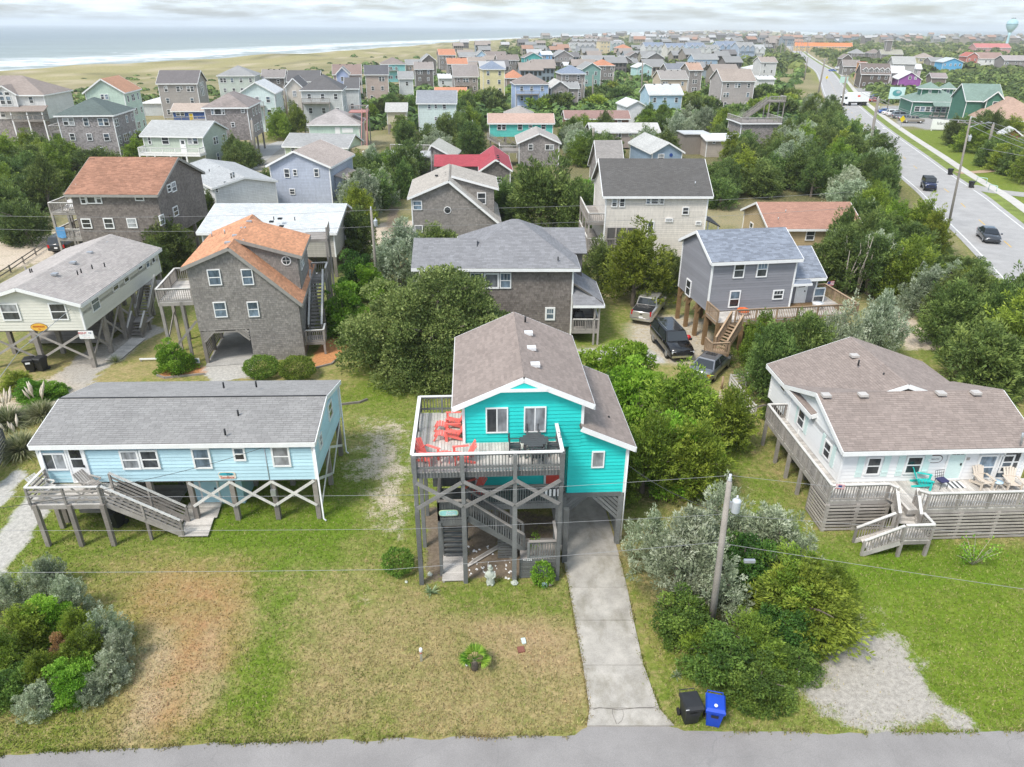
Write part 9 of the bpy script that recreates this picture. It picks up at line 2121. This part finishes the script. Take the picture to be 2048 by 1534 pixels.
for dx_, dy_, rz, lb in ((-.85,0,93, 'dark patio chair at the open deck side of the table'),(0,.8,3, 'dark patio chair between table and turquoise wall'),(.85,0,-87, 'dark patio chair nearest the end railing'),(.1,-.8,183, 'dark patio chair with its back to the front railing')):
 q = Matrix.Rotation(R(3),3, 'Z') @ Vector((dx_, dy_, 0)); patio_chair(c + q, rz, lb)
# chairs on the white house deck
WZ = CZ + .004
TEAL = plain('teal_chair_paint', (.02,.50,.45),.5,.05,3); SANDC = plain('sand_chair_plastic', (.62,.54,.45),.6,.05,3)
adirondack(P(1843,972, WZ),70, TEAL, 'teal adirondack chair on the white house deck'); adirondack(P(1962,972, WZ),8, SANDC, 'sand coloured adirondack chair beside the paired windows'); adirondack(P(2020,976, WZ),-8, SANDC, 'sand coloured adirondack chair next to the small round table')
o = thing('side_table', 'small pale table with a blue edge between sand chairs', 'table', tuple(P(1991,977, WZ))); lathe('table_top', o, [(.25,.42),(.25,.45)], plain('pale_blue_table', (.50,.66,.78),.5), n=16)
for a in (0,2.1,4.2): tube('leg', o, [(.2 * math.cos(a),.2 * math.sin(a),0),(.12 * math.cos(a),.12 * math.sin(a),.42)], .02, SANDC, 6)
o = thing('wire_chair', 'dark wire chair with a navy cushion by the mint door', 'chair', tuple(P(1880,974, WZ)),15)
for k in range(5): x = (k - 2) * .12; tube('wire', o, [(x, -.22,.42),(x, .2,.40),(x * 1.1,.3,.85)], .012, BLACK, 5)
for z, y in ((.55,.24),(.7,.27),(.85,.3)): tube('wire', o, [(-.28, y, z),(.28, y, z)], .012, BLACK, 5)
for sx_, sy_ in ((-.22,-.2),(.22,-.2),(-.22,.22),(.22,.22)): tube('leg', o, [(sx_, sy_, 0),(sx_ * .9, sy_, .42)], .014, BLACK, 5)
box('cushion', o, (0,-.02,.45),(.46,.42,.07), plain('navy_cushion', (.05,.05,.13),.8))
mt2 = C.Mw @ Vector((du, -.5, CZ + .012)); o = thing('doormat', 'striped doormat in front of the mint door', 'mat', tuple(mt2),3)
for k in range(7): box('stripe', o, ((k - 3) * .13,0,0),(.125,.6,.02),(WHITE, GRYF)[k % 2])
def flag(pos,rz,label,wdt=.75,hgt=.42):
 o = thing('flag', label, 'flag', tuple(pos), rz); tube('staff', o, [(0,0,0),(.25,0,.55)], .012, WHITE, 6); ST = (plain('flag_red', (.45,.02,.04),.7), WHITE)
 for k in range(7): box('stripe', o, (.25 + wdt / 2 - .1,0,.5 - k * hgt / 7),(wdt, .01, hgt / 7), ST[k % 2])
 box('canton', o, (.25 + .12 - .02,-.004,.5 - .09),(wdt * .4,.012, hgt * .5), plain('flag_blue', (.02,.04,.18),.7))
flag(P(1662,985, CZ + .6),-10, 'small stars and stripes flag on the white deck corner post', .42,.25); flag(D.Mw @ Vector((-.1,1.2,5.3)),120, 'stars and stripes flag on the cream cottage eave', 1.0,.6); flag(G.Mw @ Vector((11.5,2.7,3.4)),20, 'stars and stripes flag at the slate house deck end')
# pale blue house deck loungers
for px, py, rz, lb in ((92,985,75, 'bleached reclining deck chair nearest the deck corner'),(185,978,70, 'grey reclining deck chair beside the deck stairs')):
 o = thing('deck_lounger', lb, 'chair', tuple(P(px, py, 2.46)), rz); m = PALERAIL if px < 100 else GREYDECK
 for k in range(5): box('seat_slat', o, (0,-.4 + k * .13,.34),(.55,.11,.025), m); beam('back_slat', o, (-.24 + k * .12,.25,.34),(-.24 + k * .12,.7,.85),.09,.02, m, up=(0,-1,.5))
 for sg in (-1,1): box('armrest', o, (sg * .32,0,.55),(.09,.7,.03), m); beam('leg', o, (sg * .3,-.4,.55),(sg * .3,.3,.02),.04,.06, m); beam('leg', o, (sg * .3,.35,.5),(sg * .3,-.3,.02),.04,.06, m)
o = thing('picnic_table', 'weathered picnic table under the pale blue house', 'table', tuple(B.Mw @ Vector((2.6,1.6,.5))),2)
for k in range(5): box('table_plank', o, (0,(k - 2) * .15,.74),(1.7,.14,.04), GREYDECK)
for sg in (-1,1): box('bench', o, (0, sg * .7,.44),(1.7,.24,.04), GREYDECK); beam('leg', o, (sg * .6,-.6,0),(sg * .6,.25,.72),.05,.09, GREYDECK); beam('leg', o, (sg * .6,.6,0),(sg * .6,-.25,.72),.05,.09, GREYDECK)
# statue,shells,lids,pedestal
STN = plain('whitened_stone', (.46,.49,.42),.9,.2,8, bump=.4); p = P(981,1168); o = thing('garden_statue', 'whitened stone figure standing on the lawn edge before the platform', 'statue', (p.x, p.y, 0),-5)
link('body', loft('statue_body', [[(math.cos(a) * r * 1.1, math.sin(a) * r * .8, z) for a in [k * .524 for k in range(12)]] for z, r in ((0,.17),(.12,.19),(.30,.15),(.45,.17),(.60,.20),(.72,.16),(.78,.08),(.82,.09),(.90,.12),(.98,.11),(1.04,.06))], STN), o)
for sg in (-1,1): link('arm', ring_tube([(sg * .19,0,.66),(sg * .22,-.06,.50),(sg * .10,-.15,.44)], [.055,.05,.035], 8, mat=STN), o); link('foot', ring_tube([(sg * .09,-.02,.05),(sg * .10,-.16,.05)], [.07,.05], 8, mat=STN), o)
link('crest', ring_tube([(0,-.02,1.0),(0,.0,1.12)], [.10,.05], 8, mat=STN), o); link('beak', ring_tube([(0,-.10,.92),(0,-.2,.88)], [.04,.01], 6, mat=STN), o)
rk = random.Random(3)
def rock(px, py, r, m, label, cat='rock', name='rock', group=None, z=0):
 bm_ = bpy.data.meshes.new('rock'); V = []; F = []
 for i in range(5):
  for k in range(7):
   e = math.pi * i / 4 - math.pi / 2; a = 6.283 * k / 7; q = r * rk.uniform(.75,1.2); V.append((q * math.cos(a) * math.cos(e) * 1.1,q * math.sin(a) * math.cos(e),q * .7 * math.sin(e) + r * .45))
 for i in range(4):
  for k in range(7): F.append((i * 7 + k,i * 7 + (k + 1) % 7,(i + 1) * 7 + (k + 1) % 7,(i + 1) * 7 + k))
 o = tag(link(name,me_from(name,V,F,m)),label,cat,group); p_ = P(px,py,z); o.location = (p_.x,p_.y,z); return o
rock(1029,1168,.16, STN, 'big white whelk shell at a deck post foot', 'shell', 'seashell'); rock(1100,1170,.12, plain('pinkish_stone', (.5,.38,.34),.9), 'pinkish stone before the platform bush'); rock(860,1150,.13, STN, 'pale rock near the walkway boards'); rock(813,1165,.08, STN, 'small pale stone beside the lone clipped bush')
o = thing('yard_marker', 'small pale blue marker block at the platform bush', 'marker', tuple(P(1089,1173)),15); box('block', o, (0,0,.09),(.22,.14,.18), plain('pale_blue_block', (.45,.60,.66),.7)); box('block_face', o, (0,-.072,.1),(.1,.01,.1), GRYF)
_sh = me_from('shell_piece', [(-.05,0,0),(.05,0,0),(.02,.05,.01),(-.03,.05,.01),(0,.02,.045)], [(0,1,4),(1,2,4),(2,3,4),(3,0,4)], WHITE)
for k in range(46):
 q = T.Mw @ Vector((rk.uniform(2.1,4.4), rk.uniform(.1,2.6),0)); s_ = tag(link('seashell', _sh), 'white shell scattered on bare soil below the diagonal stairs', 'shell', 'shells under the stairs'); s_.matrix_basis = Matrix.Translation((q.x, q.y, .0)) @ Matrix.Rotation(rk.uniform(0,6),4, 'Z') @ Matrix.Scale(rk.uniform(.8,1.8),4)
o = thing('utility_pedestal', 'short white utility pedestal with a pink band on the front lawn', 'pedestal', tuple(P(843,1322))); lathe('post', o, [(.055,0),(.055,.52),(.07,.53),(.07,.68),(.03,.72)], WHITE, n=12); lathe('band', o, [(.058,.44),(.058,.52)], plain('pink_band', (.6,.2,.15),.5), n=12)
o = thing('valve_cover', 'mint green plastic valve cover in the lawn', 'cover', tuple(P(1047,1283)),10); box('lid', o, (0,0,.03),(.18,.30,.06), MINT); o = thing('valve_cover', 'brown square meter cover in the lawn', 'cover', tuple(P(1042,1300)),12); box('lid', o, (0,0,.03),(.28,.30,.06), plain('brown_cover', (.22,.085,.06),.7))
o = thing('marker_stake', 'white stake with a tag beside the gravel drive', 'stake', tuple(P(1592,1368))); box('stake', o, (0,0,.35),(.05,.03,.7), WHITE); box('tag', o, (.1,-.02,.15),(.16,.02,.22), plain('kraft_tag', (.5,.42,.3),.8))
# fences and posts
def post_rail(pts, label, nr=3, h=1.0, m=None, z0=.25, psp=2.2, rw=.03, rh=.12, name='fence'):
 pts = [Vector(p) for p in pts]; o = thing(name, label, 'fence', tuple(pts[0])); m = m or GREYDECK
 for i in range(len(pts) - 1):
  a,b = pts[i] - pts[0],pts[i + 1] - pts[0]; n = max(1,round((b - a).length / psp))
  for k in range(n + 1): q = a.lerp(b, k / n); box('fence_post', o, (q.x, q.y, h / 2),(.12,.12, h), m)
  for k in range(nr): z = z0 + (h - z0 - .1) * k / max(1, nr - 1); beam('rail', o, (a.x, a.y, z),(b.x, b.y, z), rw, rh, m)
 return o
post_rail([P(1508,838), P(1458,775), P(1492,772)], 'weathered four rail fence beside the white house', 4,1.05, PALERAIL, .2)
post_rail([P(1508,838), P(1535,832)], 'short fence piece joining the white house deck', 2,1.0, GREYDECK)
post_rail([P(-40,585), P(22,545), P(95,495)], 'low brown post and rail fence by the sandy lot', 2,.8, PILING, .3,3.0); post_rail([P(-40,478), P(12,470)], 'pale two rail fence by the grove', 2,1.1, PALERAIL, .4)
o = thing('fence', 'dark slatted board fence behind the pampas grass', 'fence', tuple(P(-30,985)))
a,b = Vector((0,0,0)),P(18,905) - P(-30,985)
for k in range(9): beam('slat', o, (a.x, a.y, .15 + k * .19),(b.x, b.y, .15 + k * .19),.03,.14, DARKDECK)
for t in (0,.5,1): q = a.lerp(b, t); box('fence_post', o, (q.x, q.y, .9),(.12,.12,1.85), DARKDECK)
o = thing('wooden_post', 'lone yellowish wooden post behind the grey sedan', 'post', tuple(P(1443,778))); tube('post', o, [(0,0,0),(0,0,1.0)], .08, NEWDECK, 8)
for px, py, lb in ((57,557, 'lone brown post in the grass before the cream cottage'),): o = thing('wooden_post', lb, 'post', tuple(P(px, py))); tube('post', o, [(0,0,0),(0,0,1.2)], .1, PILING, 8)
o = thing('timber', 'white painted timber lying on the grass near the mulch bed', 'timber', tuple(P(280,723))); q = P(317,722) - P(280,723); beam('timber', o, (0,0,.2),(q.x, q.y, .2),.1,.1, WHITE); box('foot', o, (.1,0,.08),(.1,.1,.16), PILING)
for pts, lb in (((((314,752),(330,757),(410,749))), 'low timber edge of the front mulch bed'),(((628,738),(664,729),(708,692)), 'curved timber edge of the side mulch bed'),(((668,812),(720,806),(735,800)), 'old timber edging behind the pale blue house')):
 pp = [P(*q) for q in pts]; o = thing('garden_edging', lb, 'edging', tuple(pp[0]))
 for i in range(len(pp) - 1): beam('timber', o, tuple(pp[i] - pp[0] + Vector((0,0,.07))), tuple(pp[i + 1] - pp[0] + Vector((0,0,.07))),.12,.14, PILING)
for px, py, lb in ((397,731, 'small white yard sign in the front mulch bed'),(648,694, 'small white yard sign in the side mulch bed')): o = thing('yard_sign', lb, 'sign', tuple(P(px, py))); box('stake', o, (0,0,.2),(.04,.04,.4), METAL); box('panel', o, (0,-.03,.42),(.34,.03,.42), WHITE); box('panel_print', o, (0,-.05,.42),(.18,.012,.2), plain('blue_print', (.15,.25,.45),.6))
o = thing('barbecue', 'black covered barbecue on the dark shingle house porch', 'barbecue', tuple(F_.Mw @ Vector((12.8,.6,1.26)))); link('cover', loft('cover', [[(-.4,-.3,0),(.4,-.3,0),(.4,.3,0),(-.4,.3,0)], [(-.45,-.32,.8),(.45,-.32,.8),(.45,.32,.8),(-.45,.32,.8)], [(-.3,-.2,1.15),(.3,-.2,1.15),(.3,.2,1.15),(-.3,.2,1.15)]], BLACK, smooth=False), o)
adirondack(Hh.Mw @ Vector((-1.0,1.2,6.0)),20, WHITE, 'white adirondack chair on the top deck of the brown house')
o = tag(link('towel', me_from('towel', [(-.6,-.08,.2),(.6,-.08,.25),(.55,-.10,-1.2),(0,-.14,-1.3),(-.62,-.10,-1.15)], [(0,1,2,3,4)], plain('blue_towel', (.10,.28,.52),.9))), 'blue towel hung over the lower deck rail of the brown house', 'towel'); o.matrix_basis = Hh.Mw @ Matrix.Translation((-2.0,.1,4.35)) @ Matrix.Scale(.75,4)
o = thing('gas_can', 'red round container beside a brown piling', 'container', tuple(P(1376,679))); lathe('body', o, [(.10,0),(.22,.08),(.24,.22),(.14,.38),(.04,.42)], plain('red_plastic', (.5,.015,.02),.4), n=12)
o = thing('planter', 'white tub on the slate house entry deck', 'tub', tuple(G.Mw @ Vector((9.0,-.6,2.86)))); lathe('tub', o, [(.30,0),(.42,.5),(.44,.55)], WHITE, n=14)
o = thing('float_tube', 'orange inflatable ring on the slate house deck', 'float', tuple(G.Mw @ Vector((2.6,-.9,3.2)))); V_ = [((.38 + .12 * math.cos(b_)) * math.cos(a_),(.38 + .12 * math.cos(b_)) * math.sin(a_),.12 * math.sin(b_)) for a_ in [k * .3927 for k in range(16)] for b_ in [j * .785 for j in range(8)]]
link('ring', me_from('ring', V_, [(i * 8 + j, i * 8 + (j + 1) % 8,((i + 1) % 16) * 8 + (j + 1) % 8,((i + 1) % 16) * 8 + j) for i in range(16) for j in range(8)], plain('orange_float', (.75,.14,.03),.5), smooth=True), o)
# highway signs
YSIGN = plain('yellow_road_sign', (.80,.60,.01),.5); p = P(1801,256); o = thing('warning_sign', 'bright yellow diamond warning sign at the restaurant entrance', 'road sign', (p.x, p.y, 0),15); box('post', o, (0,.05,1.0),(.08,.08,2.0), METAL); link('plate', disc_mesh(.85,.85,.04, YSIGN, 4), o, Matrix.Translation((0,0,2.2)))
p = P(1652,165); o = thing('warning_sign', 'smaller yellow sign far along the verge', 'road sign', (p.x, p.y, 0),15); box('post', o, (0,.05,1.0),(.1,.1,2.0), METAL); link('plate', disc_mesh(.8,.8,.04, YSIGN, 4), o, Matrix.Translation((0,0,2.2)))
p = P(1786,222); o = thing('billboard', 'mint billboard with a turtle like emblem beside the restaurant lot', 'billboard', (p.x, p.y, 0),-10); W_ = 4.4
for sx_ in (-1.8,1.8): box('post', o, (sx_, .1,2.2),(.25,.25,4.4), PILING)
box('panel', o, (0,0,5.2),(W_, .15,3.4), plain('mint_board', (.55,.72,.68),.6)); link('emblem', disc_mesh(1.3,.9,.04, plain('sea_green_print', (.08,.30,.30),.6),20), o, Matrix.Translation((0,-.08,5.2))); link('emblem', disc_mesh(.6,.4,.05, plain('grey_print', (.4,.45,.45),.6),14), o, Matrix.Translation((.3,-.1,5.5)))
p = P(1880,262); o = thing('billboard', 'plain white roadside board with dark script lettering', 'billboard', (p.x, p.y, 0),-14); box('panel', o, (0,0,1.6),(4.6,.15,2.4), WHITE); letters('Island', 1.0, GRYF, o, Matrix.Translation((0,-.09,1.8)))
for sx_ in (-2,2): box('post', o, (sx_, .1,.6),(.2,.2,1.2), WHITE)
p = P(1686,170); o = thing('shop_sign', 'pale green framed shop sign on the verge', 'sign', (p.x, p.y, 0),-10); box('panel', o, (0,0,2.2),(3.4,.2,2.6), plain('pale_green_board', (.45,.62,.55),.6)); box('post', o, (-1,.1,.6),(.2,.2,1.4), WHITE); box('post', o, (1,.1,.6),(.2,.2,1.4), WHITE)
PGREEN = plain('pale_green_pipe', (.45,.66,.60),.5)
for i,(a_,b_) in enumerate((((1952,366),(1972,368)),((1976,381),(1992,384)))):
 a, b = P(*a_), P(*b_); o = thing('pipe_barrier', 'pale green pipe barrier %s the grey drive' % ('beyond' if i == 0 else 'before'), 'barrier', tuple(a)); d = b - a
 tube('frame', o, [(0,0,0),(0,0,1.0),(d.x, d.y, .9),(d.x, d.y, 0)], .06, PGREEN, 6)
# beach
p = P(421,126,0); o = thing('beach_umbrella', 'blue beach umbrella on the sand', 'umbrella', (p.x, p.y, gz.min() * 0 - 1.0)); tube('pole', o, [(0,0,0),(.2,0,3.2)], .08, WHITE, 6); lathe('canopy', o, [(2.2,2.4),(1.6,3.0),(.8,3.4),(.05,3.6)], plain('blue_canvas', (.04,.25,.65),.7), n=12)
def beach_person(px,py,label):
 p = P(px, py, -1.2); o = tag(link('person', ring_tube([(.0,0,0),(.0,0,.45),(0,0,.9),(0,0,1.2),(0,0,1.42),(0,0,1.5),(0,0,1.58),(0,0,1.68),(0,0,1.76)], [.10,.13,.17,.15,.19,.07,.10,.11,.03], 8, mat=plain('dark_clothes', (.08,.08,.10),.8))), label, 'person'); o.location = p
 return o
beach_person(8,149, 'person in dark clothes standing on the beach near the surf'); beach_person(556,119, 'person in dark clothes at the waterline behind the aqua gable')
# thin sea haze,one even closed box round everything
HZ, t, b, o = _mat('haze_air'); t.nodes.remove(b)
pv = t.nodes.new('ShaderNodeVolumePrincipled'); pv.inputs['Color'].default_value = (.93,.96,1,1); pv.inputs['Density'].default_value = .00017; pv.inputs['Anisotropy'].default_value = .2; t.links.new(pv.outputs[0], o.inputs['Volume'])
hb = link('haze', me_from('haze', [(x, y, z) for x in (-14000,14000) for y in (-300,15000) for z in (-7.2,62)], [(0,1,3,2),(4,6,7,5),(0,4,5,1),(2,3,7,6),(0,2,6,4),(1,5,7,3)], HZ)); tag(hb, 'thin pale sea haze over the town', 'haze', kind='stuff')
